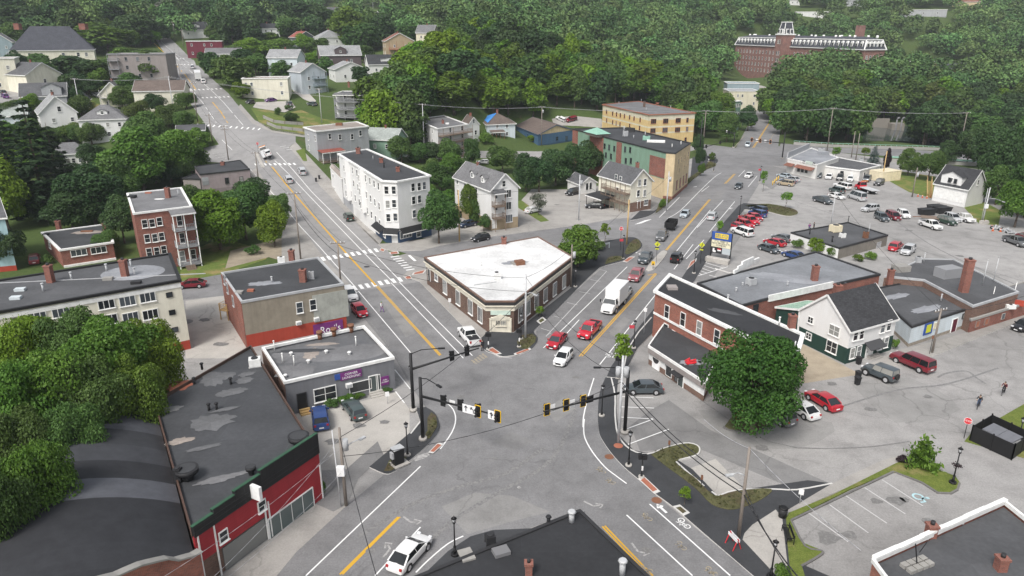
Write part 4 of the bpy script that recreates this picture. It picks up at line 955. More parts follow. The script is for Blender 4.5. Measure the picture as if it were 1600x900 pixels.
ob('front_gable',bm,'brick_orange',vt);ob('coping',cp,'stone',vt)
p=fo(.16)+ax*.6-c_;bm=BM();box(bm,(p.x,p.y,zw-.9),(4.2,.25,1.2),math.atan2(fd.y,fd.x));ob('sign_board',bm,'sign_white',vt)
# --- cream tenement
b=Bld('tenement','long cream three storey apartment block with a red painted base behind leafy trees','apartment block',(292,545),(281,437),[(281,437),(265,396),(-120,456),(-120,507)],'siding_ivory','flat','roof_dark',bands=[(0,.135,'red_paint'),(.135,1,'siding_ivory')],trim='black_metal',over=.2,par=.3)
b.win(3,[(58,493),(95,487),(166,474.5),(199,470),(230.5,464),(-20,505)],1.85,1.3,'triple','trim_white');b.win(3,[(171,499),(204,495.5),(235,491),(62,517)],1.85,1.3,'triple','trim_white')
b.win(3,[(24,501),(264.5,460.5),(269,488),(273.5,515),(249,512)],.75,.65,'thin','black_metal')
b.band(3,b.h*.9,b.h*.955,'trim_white',.1,'frieze')
b.chimney(80,441,w_=.8,h_=2.4);b.chimney(196,432,w_=.8,h_=2.4);b.stain(208,426,4.2,3.4,'roof_light',0,.02,seed=-1)
for x,y in ((112,437),(205,417),(211,430),(167,424),(68,455)):b.vent(x,y,1.0,.13)
for x,y,m_ in ((169,437,'stone'),(25,467,'skylight'),(32,454,'skylight'),(213,443,'bin_black')):b.hatch(x,y,1.2,.8,.35,m_,.2)
bm=BM();pz=b.roofpt(150,436);bar(bm,pz+Vector((-34,-5.2,.06)),pz+Vector((14,2.2,.06)),.1,.1);ob('roof_cable',bm,'grey_metal',b.root)
# --- tan plastered shop with the purple sign
b=Bld('brick_shop','flat roofed brick and tan plaster building with a purple sign on its side','shop',(541.5,512),(536.5,443),[(536.5,443),(497,402),(346,426),(377,471)],'stucco_tan','flat','roof_char',bands=[(0,.28,'red_paint'),(.28,1,'stucco_tan')],trim='grey_metal',over=.08,par=.35)
a,bb,d,nn=b.face(2);bm=BM();L_=(bb-a).length;m=(a+bb)/2-b.c;box(bm,(m.x+nn.x*.05,m.y+nn.y*.05,b.h*.5-.3),(L_,.12,b.h+.4),math.atan2(d.y,d.x));planar_uv_box(bm);ob('brick_side',bm,'brick_red',b.root)
a,bb,d,nn=b.face(0);bm=BM();L_=(bb-a).length;m=(a+bb)/2-b.c;box(bm,(m.x+nn.x*.05,m.y+nn.y*.05,b.h*.5-.3),(L_,.12,b.h+.4),math.atan2(d.y,d.x));planar_uv_box(bm);ob('brick_front',bm,'brick_dark',b.root)
b.panel(3,517,478,5.2,4.2,'stucco_mural',.06,'mural');b.win(3,[(468,480.5),(489,476)],.9,1.6,'sash','trim_white');b.ac(3,466,504);b.ac(3,494,498)
sp=b.panel(3,513,514,4.4,2.2,'sign_purple',.14,'sign_panel')
p,d,nn=b.hit(3,516,513.5);text('lettering',"Rori's",1.55,'letter_white',b.root,(p.x-b.c.x+nn.x*.17,p.y-b.c.y+nn.y*.17,p.z-b.z0),(PI/2,0,math.atan2(d.y,d.x)),sx=.85)
b.win(2,[(352,436),(357,450),(366,470)],.9,1.5,'sash',out=.11)
b.chimney(474,440,w_=.9,h_=1.9);b.chimney(456,403,w_=.8,h_=1.3);b.unit(440,412,1.1,.6,1.0,.3,'trim_white');b.vent(425,441);b.stain(412,443,2.2,1.0,'roof_light',.2);b.unit(487,436,.8,.3,1.1,0,'grey_metal','antenna_rack');b.hatch(374,458,1.0,1.0,.3,'stone');b.hatch(392,455,.9,.6,.3,'brick_pad')
# --- grey laundry
b=Bld('laundry','low grey corner laundry with white parapet and puddled flat roof','laundry',(617.5,607.5),(615,558),[(444.5,596.5),(615,558),(568.7,509),(410,543)],'stucco_grey','flat','roof_pond',trim='trim_white',over=.1,par=.9)
a,bb,d,nn=b.face(3);bm=BM();L_=(bb-a).length;m=(a+bb)/2-b.c;box(bm,(m.x+nn.x*.06,m.y+nn.y*.06,b.h*.5-.4),(L_+.1,.12,b.h+.2),math.atan2(d.y,d.x));planar_uv_box(bm);ob('side_wall',bm,'brick_brown',b.root)
b.win(0,[(508,615)],2.6,1.7,'double');b.win(0,[(563,603)],2.7,1.3,'thin','trim_white');b.door(0,583.5,600,1.0,2.2,'glass_shop');b.door(0,472,627,.95,2.0,'black_metal','dark_trim');b.win(0,[(591,597)],.5,2.0,'thin')
b.ac(0,544.5,601);b.panel(0,548,585,2.6,.95,'sign_purple',.15,'sign_panel');b.panel(0,530.5,588,1.2,.7,'sign_blue',.12,'sign_logo');sp=b.panel(0,601,594.5,1.05,1.15,'sign_purple',.12,'window_sign')
for s_,x,y,sz,sxx in (('CORNER',548,582.5,.42,.95),('LAUNDROMAT',548.5,587.5,.42,.78)):
    p,d,nn=b.hit(0,x,y);text('lettering',s_,sz,'letter_white',b.root,(p.x-b.c.x+nn.x*.17,p.y-b.c.y+nn.y*.17,p.z-b.z0),(PI/2,0,math.atan2(d.y,d.x)),sx=sxx)
p,d,nn=b.hit(0,601,594.5);text('lettering','COIN\nLAUNDRY',.26,'letter_white',b.root,(p.x-b.c.x+nn.x*.14,p.y-b.c.y+nn.y*.14,p.z-b.z0),(PI/2,0,math.atan2(d.y,d.x)),sx=.8)
bm=BM();
for q in range(3):box(bm,(0,.3+.3*q,.5-.17*q-.25),(1.8,.32,.5-.0*q))
p,d,nn=b.hit(0,587,612);ob('steps',bm,'concrete_pale',b.root,(p.x-b.c.x,p.y-b.c.y,0),math.atan2(-d.y,-d.x))
bm=BM()
for q in range(3):box(bm,(0,.3+.3*q,.5-.17*q-.25),(1.2,.32,.5))
p,d,nn=b.hit(0,475,640);ob('steps',bm,'wood_pale',b.root,(p.x-b.c.x,p.y-b.c.y,0),math.atan2(-d.y,-d.x))
for x,y in ((500,530),(522,525),(549,519)):
    bm=BM();tube(bm,(0,0,0),(0,0,.8),.3,.3,12);tube(bm,(0,0,.8),(0,0,1.15),.42,.42,12);ob('roof_fan',bm,'rust',b.root,b.roofpt(x,y))
for x,y in ((510,552),(546,554),(482,567),(455,555),(446,590)):b.vent(x,y,.3,.17,'trim_white')
for x,y in ((442,567),(460,571),(556.5,540),(429,547)):b.vent(x,y,1.2,.08,'trim_white')
b.stain(486,553,.9,1.7,'roof_tan',.1,.01);b.stain(503,538,2.2,.5,'roof_tan',.2,.012);b.stain(475,548,3.4,.5,'roof_char',.1,.014);b.stain(520,553,6.5,2.6,'roof_grey',.15,.006);b.stain(458,580,2.6,2.0,'roof_grey',.3,.007)
# --- the wedge shaped building with the white roof
b=Bld('wedge_building','brown brick wedge shaped building with a bright white roof and pedimented corner door','building',(761,519),(760,474),[(666,406),(760,474),(803,474),(893,405),(840,374)],'brick_dark','none',trim='trim_cream')
L=b.L;h=b.h
bm=BM();bm.faces.new([bm.verts.new((p.x,p.y,h+.35)) for p in inset(L,.1)]);planar_uv_box(bm);ob('roof',bm,'roof_white',b.root);b.roofz=b.zr+.35
for nm,o_,i_,za,zb,mt in (('cornice_cap',.32,.06,h+.26,h+.5,'brick_brown'),('cornice_green',.26,-.1,h-.25,h+.255,'dark_trim'),('cornice',.42,-.1,h-.4,h-.26,'trim_cream'),('frieze',.14,-.1,h-1.15,h-.41,'trim_cream')):
    bm=BM();ringslab(bm,inset(L,o_),inset(L,i_),za,zb);planar_uv_box(bm);ob(nm,bm,mt,b.root)
b.win(0,[(695.7,448),(716,465),(735.5,479.5),(750.5,491.5)],1.5,2.3,'triple','trim_white');b.win(0,[(682,432)],1.3,1.4,'double','trim_white');b.door(0,671,429.5,.9,2.1,'black_metal')
b.win(2,[(813,490.5),(824.5,481),(866.5,451.5),(881,440),(838,471),(852,461)],1.5,2.2,'triple','trim_white')
b.door(1,782,507.5,2.6,2.3,'trim_cream','trim_cream');p,d,nn=b.hit(1,782,498)
bm=BM();box(bm,(0,.08,0),(3.2,.2,.2));f=[bm.verts.new(q) for q in ((-1.7,.1,.1),(1.7,.1,.1),(0,.1,.75))];bm.faces.new(f);g_=[bm.verts.new(q) for q in ((-1.7,.22,.1),(1.7,.22,.1),(0,.22,.75))];bm.faces.new(g_[::-1])
for q,r_ in ((0,2),(2,1)):bm.faces.new((f[q],f[r_],g_[r_],g_[q]))
for q in (-1,1):box(bm,(q*1.5,.1,-1.25),(.22,.24,2.4))
ob('pediment',bm,'trim_cream',b.root,(p.x-b.c.x,p.y-b.c.y,p.z-b.z0),math.atan2(-d.y,-d.x))
for x in (778.5,786.5):b.win(1,[(x,504)],.75,.85,'grid','trim_cream',out=.1)
sp=b.panel(1,782,488,2.9,.7,'sign_green',.16,'sign_board')
b.chimney(787.5,381,w_=.9,h_=1.2);b.unit(776,436,1.2,.9,1.0,.4,'trim_white');b.hatch(812,413,1.5,1.2,.7,'rust',.4);b.hatch(806,412,1.5,1.2,.3,'stone',.4);b.vent(752,415,.6,.1,'trim_white');b.stain(805,410,2.2,1.1,'roof_light',.3,.01)
bm=BM();pz=b.roofpt(776,441);bar(bm,pz+Vector((-3.5,-1.5,.06)),pz+Vector((0,0,.06)),.12,.1);ob('roof_cable',bm,'grey_metal',b.root)
# --- grey-white corner tenement with the blue shop
b=Bld('corner_tenement','long pale three storey tenement with a blue corner shop and black awning','apartment block',(606,379),(597,282),[(529,240),(597,282),(620,283),(671,274),(573,233)],'siding_dove','flat','roof_char',bands=[(0,.2,'siding_navy'),(.2,1,'siding_white')],trim='trim_white',over=.35,par=.3)
b.grid(0,[(538,258,592,291),(540,275,593,322),(543,296,594,349)],9,1.05,1.5);
for i,pts_ in ((1,[(604,297),(615.5,297),(606,319),(616,318),(607,340),(618,339)]),(2,[(645,292.5),(654.5,291.5),(662.5,290),(646,313),(655,311),(647,334)])):b.win(i,pts_,.9,1.6)
b.band(0,b.h*.0,b.h*.2,'siding_dove',.05,'shop_wall',0,.3);b.band(0,-.5,b.h*.2,'siding_white',.052,'shop_wall',.3,.8)
for i in (0,1,2):
    a,bb,d,nn=b.face(i);
    u0,u1={0:(.83,1),1:(0,1),2:(0,.75)}[i];A_=a+(bb-a)*u0;B_=a+(bb-a)*u1;bm=BM();zt=b.h*.235
    ps=[(q.x-b.c.x+nn.x*o_,q.y-b.c.y+nn.y*o_,z) for q,o_,z in ((A_,1.3,zt-.9),(B_,1.3,zt-.9),(B_,.02,zt),(A_,.02,zt))];slab_q(bm,ps,.12);planar_uv_box(bm);ob('awning',bm,'black_metal',b.root)
    ob('awning_trim',(lambda m_:(bar(m_,Vector(ps[0])-Vector((0,0,.05)),Vector(ps[1])-Vector((0,0,.05)),.12,.2),m_)[1])(BM()),'trim_white',b.root)
b.door(1,617,371.5,1.1,2.2);b.win(2,[(634,366)],3.0,1.5,'shop');b.win(2,[(654,364)],1.1,1.5,'sash');b.win(0,[(601,365)],1.5,1.5,'double')
for u,w_,dep in ((.24,3.0,.9),(.6,3.0,.9)):        # bays on the long side
    a,bb,d,nn=b.face(0);p=a+(bb-a)*u-b.c;pl=[p-d*w_/2,p-d*w_*.28+nn*dep,p+d*w_*.28+nn*dep,p+d*w_/2];bm=BM();z0_,z1_=b.h*.26,b.h-.05;uu=0
    for q0,q1 in zip(pl[:-1],pl[1:]):quad(bm,((q0.x,q0.y,z0_),(q1.x,q1.y,z0_),(q1.x,q1.y,z1_),(q0.x,q0.y,z1_)),((uu,0),(uu+2,0),(uu+2,8),(uu,8)));uu += 2
    bm.faces.new([bm.verts.new((q.x,q.y,z0_)) for q in pl]);bm.faces.new([bm.verts.new((q.x,q.y,z1_)) for q in pl]);o=ob('bay',bm,'siding_white',b.root);pme,fme=winmesh(.8,1.5,'sash')
    for zz in (.38,.61,.84):
        q=p+nn*dep;w1=ob('window',meshmat(pme,'glass'),None,o,(q.x,q.y,b.h*zz),math.atan2(-d.y,-d.x));ob('frame',meshmat(fme,'trim_white'),None,o,(q.x,q.y,b.h*zz),math.atan2(-d.y,-d.x))
b.chimney(560,240,w_=1.0,h_=1.4);b.chimney(596,254,w_=.8,h_=1.0);b.chimney(622,268,w_=.8,h_=1.0);b.vent(600,262,.9,.15,'bin_black');b.vent(583,250,.9,.06)
b.uwin(3,(.3,.7),[b.h*.4,b.h*.6,b.h*.85],.9,1.5)
CT=b
b=Bld('enclosed_porch','small white enclosed two storey porch against the pale corner tenement','porch',(526,318),(519,270),[(516,262),(534,280),(540,275),(522,258)],'siding_white','none','roof_tan',h=6.2);b.gable(0,.5,over=.25);b.win(0,[(521,275)],1.8,1.0,'shop');b.win(0,[(523,296)],1.6,1.2,'double')
# --- white gabled house with dormers
b=Bld('gabled_house','white three storey gabled house with two dormers and corner balconies','house',(769.6,361),(767,297),[(710,276),(767,297),(809.5,292)],'siding_white','none','shingle_grey',bands=[(0,.27,'siding_tan'),(.27,1,'siding_white')])
b.gable(0,3.2,over=.4);b.dormer(.42,.25,1.7,1.7);b.dormer(.72,.2,1.7,1.7)
b.win(0,[(715,282.5),(727,287),(735.5,290.5),(745,295.5),(745.5,315),(716,301),(728,307)],.8,1.5);b.win(1,[(787,287)],.8,1.3);b.win(1,[(793,302.5),(793,321.5),(795,341)],1.7,1.7,'triple');b.win(1,[(775,306),(775,324)],.7,1.3)
b.porch(1,[b.h*.33,b.h*.62],.02,.42,1.6,'wood_deck','shingle_mid',2,True,b.h*.93);b.door(1,772,350,.9,2.0);b.ridge_chimney(.3,0,.5,.9)
# --- white block with brown rear decks
b=Bld('porch_block','tall white flat roofed apartment block with four brown rear porches','apartment block',(686.5,262),(684,201),[(649.5,186),(684,201),(730.5,194)],'siding_white','flat','roof_grey',over=.3,h=10.6)
b.grid(0,[(661,199,676,205),(661.5,215,676.5,220.5),(662,230.5,677,236)],3,.8,1.3)
b.porch(1,[b.h*.06,b.h*.30,b.h*.54,b.h*.78],0,1,2.4,'wood_deck',None,4,True,b.h+.05);b.uwin(1,(.4,.8),[b.h*.2,b.h*.42,b.h*.66,b.h*.9],.9,1.5);b.chimney(692,193,w_=.8,h_=1.2);b.hatch(699,194,1.2,.9,.5,'trim_white')
bm=BM();a,bb,d,nn=b.face(1)
q0=a-b.c+nn*2.4+(bb-a)*.25
for k in range(12):box(bm,(q0.x+nn.x*.3*k,q0.y+nn.y*.3*k,-.2*k),(1.4,.3,.1),math.atan2(d.y,d.x))
ob('stair',bm,'wood_deck',b.root)
b=Bld('small_gable_house','small white gabled house tucked behind the tall porch block','house',(745,215),(749,195),[(722,191),(731,196),(749,194)],'siding_white','none','shingle_brown',h=5.2);b.gable(0,2.6,over=.35);b.win(1,[(740,189.5)],.8,1.3);b.win(1,[(743,207)],1.0,1.6);b.ridge_chimney(.5,0,.8,1.3)
b=Bld('hip_house','pale hip roofed house with a blue tarp on its roof and a glazed porch','house',(804,216),(805,193),[(750,186),(761,195),(805,193)],'siding_paleblue','none','shingle_brown');b.gable(1,3.0,hip=.49,over=.5)
b.win(1,[(777,197),(792,197),(792,209)],.9,1.3);b.porch(1,[.4],.1,.55,2.6,'rust','shingle_brown',4,False,2.9);b.uwin(1,(.16,.25,.34,.43),[1.6],.7,1.2);b.ridge_chimney(.5,0,.8,1.6)
p0,p1,p2=b.slope_pt(0,.12,0),b.slope_pt(1,.12,0),b.slope_pt(.5,.98,0);up=Vector((0,0,.2));P4=[b.slope_pt(.02,.1,1),b.slope_pt(.98,.1,1)]
def tarp(bl,face_u):
    E=[Vector((q.x,q.y,bl.h+.1)) for q in bl.Q];apex=(bl.rp[0]+bl.rp[1])/2;bm=BM()
    for i,j in face_u:
        e0,e1=E[i],E[j];ps=[e0+(apex-e0)*.08,e1+(apex-e1)*.08,e1+(apex-e1)*.93,e0+(apex-e0)*.93];bm.faces.new([bm.verts.new(q+Vector((0,0,.3))) for q in ps])
    ob('tarp',bm,'tarp',bl.root)
ms=sorted(range(4),key=lambda i:(b.Q[i]+b.Q[(i+1)% 4]).x)[0];tarp(b,[(ms,(ms+1)% 4)])
b=Bld('blue_warehouse','low blue warehouse with a white gable and grey shingle roof','warehouse',(841,226),(841,210),[(806,197),(841,211),(896,203)],'siding_steelblue','none','shingle_brown',trim='siding_steelblue');b.gable(0,2.7,gmat='stucco_cream',over=.3);b.win(1,[(870,216.5),(885,215.5)],1.4,1.5,'double');b.win(0,[(825,211.5),(833,215)],.9,1.2)
# --- long green building
b=Bld('green_building','long green and brick three storey building with a cream street front','building',(1045,311),(1041,238),[(895,201),(1041,238),(1055,239),(1079,223),(975,199)],'siding_sage','flat','roof_char',trim='dark_trim',over=.15,par=.5)
for i in (1,2):b.band(i,-.4,b.h-.3,'stucco_cream',.08,'front_wall')
b.band(0,-.4,b.h*.42,'stucco_cream',.07,'lower_wall',.5,1);b.band(0,b.h*.44,b.h*.86,'brick_red',.071,'brick_panel',.86,1);b.band(0,b.h*.0,b.h-.3,'brick_red',.072,'brick_panel',0,.07);b.band(0,0,b.h-.28,'brick_red',.075,'brick_pier',.22,.38);b.band(0,0,b.h*.96,'brick_red',.2,'brick_pier',.53,.58)
b.win(0,[(945,228),(952,230),(960,232),(947,242),(955,244),(977,233),(985,234),(986,251),(978,251)],.8,1.4);b.band(2,-.3,.9,'brick_red',.1,'plinth');b.band(1,-.3,.9,'brick_red',.1,'plinth')
b.win(2,[(1056.5,289),(1062,285.5),(1067,281.5),(1071.5,278)],1.5,2.4,'grid','brick_brown','terracotta',out=.09);b.win(2,[(1059,252.5),(1064,249),(1069,245.5),(1074.5,241)],1.0,1.4,'sash','stucco_cream',out=.09);b.win(2,[(1060,266),(1068,261.5),(1074,255)],.9,1.2,'sash','stucco_cream',out=.09)
bm=BM();a,bb,d,nn=b.face(0);m=a+(bb-a)*.3-b.c;box(bm,(m.x,m.y,b.h+.2),(7,4,.9),math.atan2(d.y,d.x));ob('roof_lantern',bm,'brick_red',b.root);bm=BM();
q=[m-d*4-nn*2.5,m+d*4-nn*2.5,m+d*4+nn*2.5,m-d*4+nn*2.5];t_=bm.verts.new((m.x,m.y,b.h+2.2));vv=[bm.verts.new((p.x,p.y,b.h+.65)) for p in q]
for i in range(4):bm.faces.new((vv[i],vv[(i+1)% 4],t_))
ob('lantern_roof',bm,'copper_green',b.root)
b.unit(977,213,1.2,1.2,1.5,.3);b.unit(985,206,3.0,.4,1.2,-.7,'dark_trim','solar_rack');b.hatch(1025,222,5,2,.5,'trim_white',-.2,'roof_platform');b.unit(1010,219,2,1.4,1.1,-.3,'copper_green');b.vent(975,205,1.5,.15);b.vent(990,216);b.vent(1050,230,.8,.12,'trim_white');b.vent(1064,226,.8,.12,'trim_white');b.vent(1008,212,1.2)
# --- yellow block
b=Bld('yellow_block','cream and yellow three storey block with a thin red cornice','apartment block',(1082.5,222),(1086,176),[(942,163),(1014,179),(1086,176),(997,158)],'siding_ivory','flat','roof_grey',bands=[(0,.35,'stucco_yellow'),(.35,.40,'siding_cream'),(.40,.55,'stucco_yellow'),(.55,.6,'siding_cream'),(.6,.8,'stucco_yellow'),(.8,1,'siding_cream')],trim='terracotta',over=.4,par=.3)
b.win(0,[(948,174.5),(957.5,177.5),(963.5,178.5),(969.5,180),(976,181),(984,183),(991,185),(1000.5,187),(948,188),(957.5,191),(963,192.5),(969,194),(984,196.5),(999.5,200)],.9,1.6);b.win(1,[(1021,189.5),(1040,189),(1059.5,188),(1020,204),(1039,203),(1058.5,202.5)],2.2,1.7,'triple');b.win(1,[(1074,187.5),(1073.5,201.5),(1071,218)],.9,1.6)
b.chimney(1006.5,167,w_=.9,h_=2.2,mat='brick_dark');b.vent(967,162);b.vent(1002,158);b.hatch(1027,162,1.3,.9,.4,'brick_pad');b.vent(1010,172);b.vent(1048,169)
# --- ochre house with two storey porches
b=Bld('porch_house','pale yellow house with long wooden two storey porches above a black carport','house',(988,332),(986,287),[(936,273),(986,287),(1019,282)],'siding_ivory','none','shingle_mid');b.gable(0,3.0,over=.4)
b.porch(0,[b.h*.3,b.h*.65],.25,1,1.7,'wood_deck',None,6,True,b.h);b.win(1,[(999,285.5),(1007.5,284.5),(997,302),(1007,301.5)],.9,1.6);b.band(1,-.3,b.h*.33,'brick_brown',.08,'shop_wall');b.win(1,[(1009,316)],1.3,1.4,'double');b.door(1,998,319,.9,2.0);b.win(0,[(963,277),(970,280),(965,297),(972,300)],.9,1.4)
b.ridge_chimney(.75,.8,.8,1.4);b.porch(0,[.1],.05,.55,4.2,'black_metal','roof_black',3,False,2.4)
b=Bld('garage_shed','small white gabled garage with double doors beside the porch house','garage',(907.5,302.5),(906,288),[(887,281),(907,289),(932,285)],'siding_white','none','shingle_mid');b.gable(0,1.7,over=.3);b.win(1,[(917,291.5),(922.5,290.5)],.9,1.9,'thin')
# --- two storey brick block with the black roof
b=Bld('brick_block','two storey brick building with a black roof and white cornice','building',(1020,525),(1024,454),[(1024,454),(1047,429),(1254,522)],'brick_orange','flat','roof_black',trim='trim_white',over=.3,par=.3)
b.win(3,[(1042.5,487),(1067.5,499),(1093,512.5),(1120.5,526)],.95,1.9);b.win(3,[(1041,512.5)],.95,1.2);b.win(3,[(1012.5+40,522)],.7,1.0);b.band(3,b.h*.5,b.h*.545,'trim_white',.12);b.win(2,[(1240,548)],.9,1.8)
b.hatch(1050,451,1.4,1.4,.4,'stucco_pink');b.stain(1132,487,2.2,.7,'roof_dark',-.6);b.chimney(1236,514,w_=.8,h_=1.9);b.vent(1217,509,1.1,.1,'trim_white');b.vent(1137,470)
b=Bld('low_hall','low white annex with arched windows and dark panelled fascia','hall',(1097.5,627.5),(1102,596),[(1015,540),(1102,596),(1128,540)],'siding_white','flat','roof_char',bands=[(0,.28,'brick_brown'),(.28,1,'stucco_white')],trim='trim_white',over=.2,par=.1,rim=-.02)
a,bb,d,nn=b.face(0)
for i in (0,1):b.band(i,b.h-.95,b.h-.3,'siding_taupe',.22,'fascia_panel')
b.win(0,[(1025.5,568)],1.5,1.5,'thin','trim_white','sign_white');b.win(0,[(1045.5,580)],1.2,1.4,'thin');b.door(0,1064,596,.95,2.1,'glass_shop');b.win(0,[(1057,592)],.5,.6,'thin','dark_trim')
for x,y in ((1025.5,560),(1045.5,571)):
    p,d,nn=b.hit(0,x,y);bm=BM();tube(bm,(0,.0,0),(0,.1,0),.7,.7,20);ob('arch',bm,'dark_trim',b.root,(p.x-b.c.x,p.y-b.c.y,p.z-b.z0),math.atan2(-d.y,-d.x))
bm=BM();p,d,nn=b.hit(0,1062,583);box(bm,(0,.5,0),(1.9,1.0,.12));ob('door_canopy',bm,'dark_trim',b.root,(p.x-b.c.x,p.y-b.c.y,p.z-b.z0),math.atan2(-d.y,-d.x))
b.stain(1080,566,1.4,.8,'roof_light',.2);b.stain(1103,566,.9,.6,'roof_grey');bm=BM();random.seed(3)
for k in range(9):bar(bm,(random.uniform(-.7,.7),random.uniform(-.5,.5),.1),(random.uniform(-.9,.9),random.uniform(-.6,.6),random.uniform(.1,.6)),.3,.06)
ob('roof_debris',bm,'sign_red',b.root,b.roofpt(1079,567))
# --- grey roofed stores behind it
b=Bld('grey_store','wide low brick store with a pale grey membrane roof and white parapet end','store',None,None,[(1090,442),(1159,477),(1200,466),(1375,428),(1275,393)],'brick_red','flat','roof_blue',h=4.8,z0=0,trim='dark_trim',over=.1,par=.3)
b.win(1,[(1180,484)],1.0,1.6);b.unit(1173,445,1.2,1.2,1.0,.4);b.chimney(1272,438,w_=.9,h_=2.4);b.vent(1160,447,.5);b.vent(1150,456,.6);b.vent(1230,447,.7)
b.stain(1240,435,7,2,'roof_light',-.3,.012)
b.band(2,b.h-.5,b.h+.5,'trim_white',.25,'white_parapet',.0,.55)
bm=BM();p=b.loc(at_z(1146,428,4.8));q=b.loc(at_z(1185,410,4.8));d_=(q-p).normalized();L_=(q-p).length
for u0,u1,hh in ((0,.15,.6),(.15,.3,1.0),(.3,.75,1.5),(.75,1,.9)):bar(bm,p+d_*L_*u0+Vector((0,0,hh/2)),p+d_*L_*u1+Vector((0,0,hh/2)),.3,hh)
ob('stepped_parapet',bm,'trim_white',b.root)
b=Bld('dark_store','flat roofed back store with a tall brick stack between the grey roofs','store',None,None,[(1382,431),(1443,437),(1521,478),(1592,456),(1490,405),(1440,404)],'brick_brown','flat','roof_dark',h=4.2,z0=0,trim='grey_metal',over=.05,par=.2)
b.chimney(1505,456,w_=1.05,h_=5.2);b.chimney(1391,434,w_=.8,h_=1.4);b.hatch(1407,423,2.4,1.8,1.0,'stone',.2);b.unit(1434,410,.8,.8,.9);b.vent(1443,410,1.6,.08);b.hatch(1480,432,3.6,2.2,1.6,'siding_dove',.3,'roof_shed');b.vent(1535,445,4,.06);b.vent(1552,440,4,.06)
b=Bld('white_green_house','two storey house white above and dark green below with a steep black roof','house',(1321,569),(1329,518),[(1251,484),(1329,518),(1401,498)],'siding_white','none','shingle_black',bands=[(0,.48,'siding_green'),(.48,1,'siding_white')]);b.gable(1,3.6,over=.25)
b.win(0,[(1304,516.5)],1.7,1.4,'double');b.win(0,[(1300,542)],1.7,1.6,'double');b.win(0,[(1267,500),(1264,525)],.9,.9,'double');b.win(1,[(1336.5,523.5),(1346,521.5),(1379,511.5),(1388.5,508),(1331.5,551.5),(1341.5,548.5),(1374.5,538),(1384,534.5)],.85,1.5);b.door(1,1358,548,1.3,2.1)
p,d,nn=b.hit(1,1362,538);bm=BM();slab_q(bm,[(-1.6,1.2,-.2),(1.6,1.2,-.2),(1.6,.02,.5),(-1.6,.02,.5)],.1);ob('door_canopy',bm,'shingle_mid',b.root,(p.x-b.c.x,p.y-b.c.y,p.z-b.z0),math.atan2(-d.y,-d.x));b.chimney(1306,468,w_=.9,h_=2.2)
bm=BM()
for q in range(3):box(bm,(0,.25+.3*q,.18-.1*q),(2.2,.3,.36-.1*q))
p,d,nn=b.hit(1,1361,558);ob('steps',bm,'concrete_walk',b.root,(p.x-b.c.x,p.y-b.c.y,0),math.atan2(-d.y,-d.x))
a,bb,d,nn=b.face(0);p=a+(bb-a)*.0;bx=Bld('lean_to','low green roofed lean-to behind the white and green house','shed',None,None,[Vector((*(p-nn*.1),0)),Vector((*(p-d*4.5-nn*.1),0)),Vector((*(p-d*4.5-nn*6),0))],'siding_green','none','shingle_green',h=3.4,z0=0);bx.gable(1,1.2,over=.2,shift=.98)
b=Bld('paleblue_store','pale blue clapboard store with a dark roof and a small yellow mural sign','store',(1423,541),(1425,509),[(1400,488),(1425,510),(1519,480),(1440,436),(1345,455)],'siding_paleblue','flat','roof_dark',bands=[(0,.16,'foundation'),(.16,1,'siding_paleblue')],trim='dark_trim',over=.05,par=.2)
sp=b.panel(1,1450,513,2.0,1.8,'sign_blue',.1,'mural_sign');b.panel(1,1450,513,1.1,1.2,'sign_yellow',.14,'mural_figure');b.door(1,1490,510,1.2,2.4,'siding_maroon');b.win(1,[(1506,493.5)],.9,.8,'thin');b.win(1,[(1461,509)],.8,.9,'thin','trim_cream','box_cream');b.panel(1,1484,525,5.0,.5,'bin_black',.6,'loading_sill')
b.stain(1400,463,2.6,.8,'roof_light',.5);b.stain(1445,483,3.4,.9,'roof_light',.5,.016);b.vent(1470,470,1,.1)
b=Bld('brick_shed','long low red brick shed running along the pavement','shed',(1511,520),(1518,498),[(1518,499),(1640,462),(1600,440),(1490,470)],'brick_red','flat','roof_grey',trim='concrete_wall',over=.1,par=.2)
b.win(0,[(1527,506),(1541,502)],.9,1.0,'thin','brick_brown','terracotta');b.win(0,[(1567,494)],.8,.9,'thin');b.unit(1578,482,1.4,.6,.5,0,'trim_white');b.vent(1548,478,3,.05,'trim_white');b.vent(1582,470,3,.05,'trim_white')
bm=BM();p=b.roofpt(1545,470);box(bm,(0,0,.4),(9,.3,.9),-.55);ob('red_upstand',bm,'red_paint',b.root,p)
b=Bld('cinder_workshop','flat roofed cinder block workshop with a white front and rooftop unit','workshop',(1320,405),(1311,387),[(1236,363),(1311,387),(1387.5,367),(1325,347)],'cinder','flat','roof_dark',trim='dark_trim',over=.06,par=.3)
b.band(0,-.3,b.h-.25,'siding_white',.06,'white_front');b.win(0,[(1245,383)],2.2,1.7,'thin','dark_trim');b.door(1,1372,387,1.3,2.2,'grey_metal','grey_metal');b.unit(1305,362,2.0,1.7,1.3,.3,'box_cream');b.unit(1316,371,1.0,.9,.8,.2,'trim_white');b.unit(1352,372,.9,.7,1.2,.2,'rust');b.vent(1325,348,1.4,.08,'bin_black');b.vent(1300,378,1.1,.15,'bin_black');b.vent(1265,366,1.2,.12,'bin_black');b.vent(1357,365,2,.06)
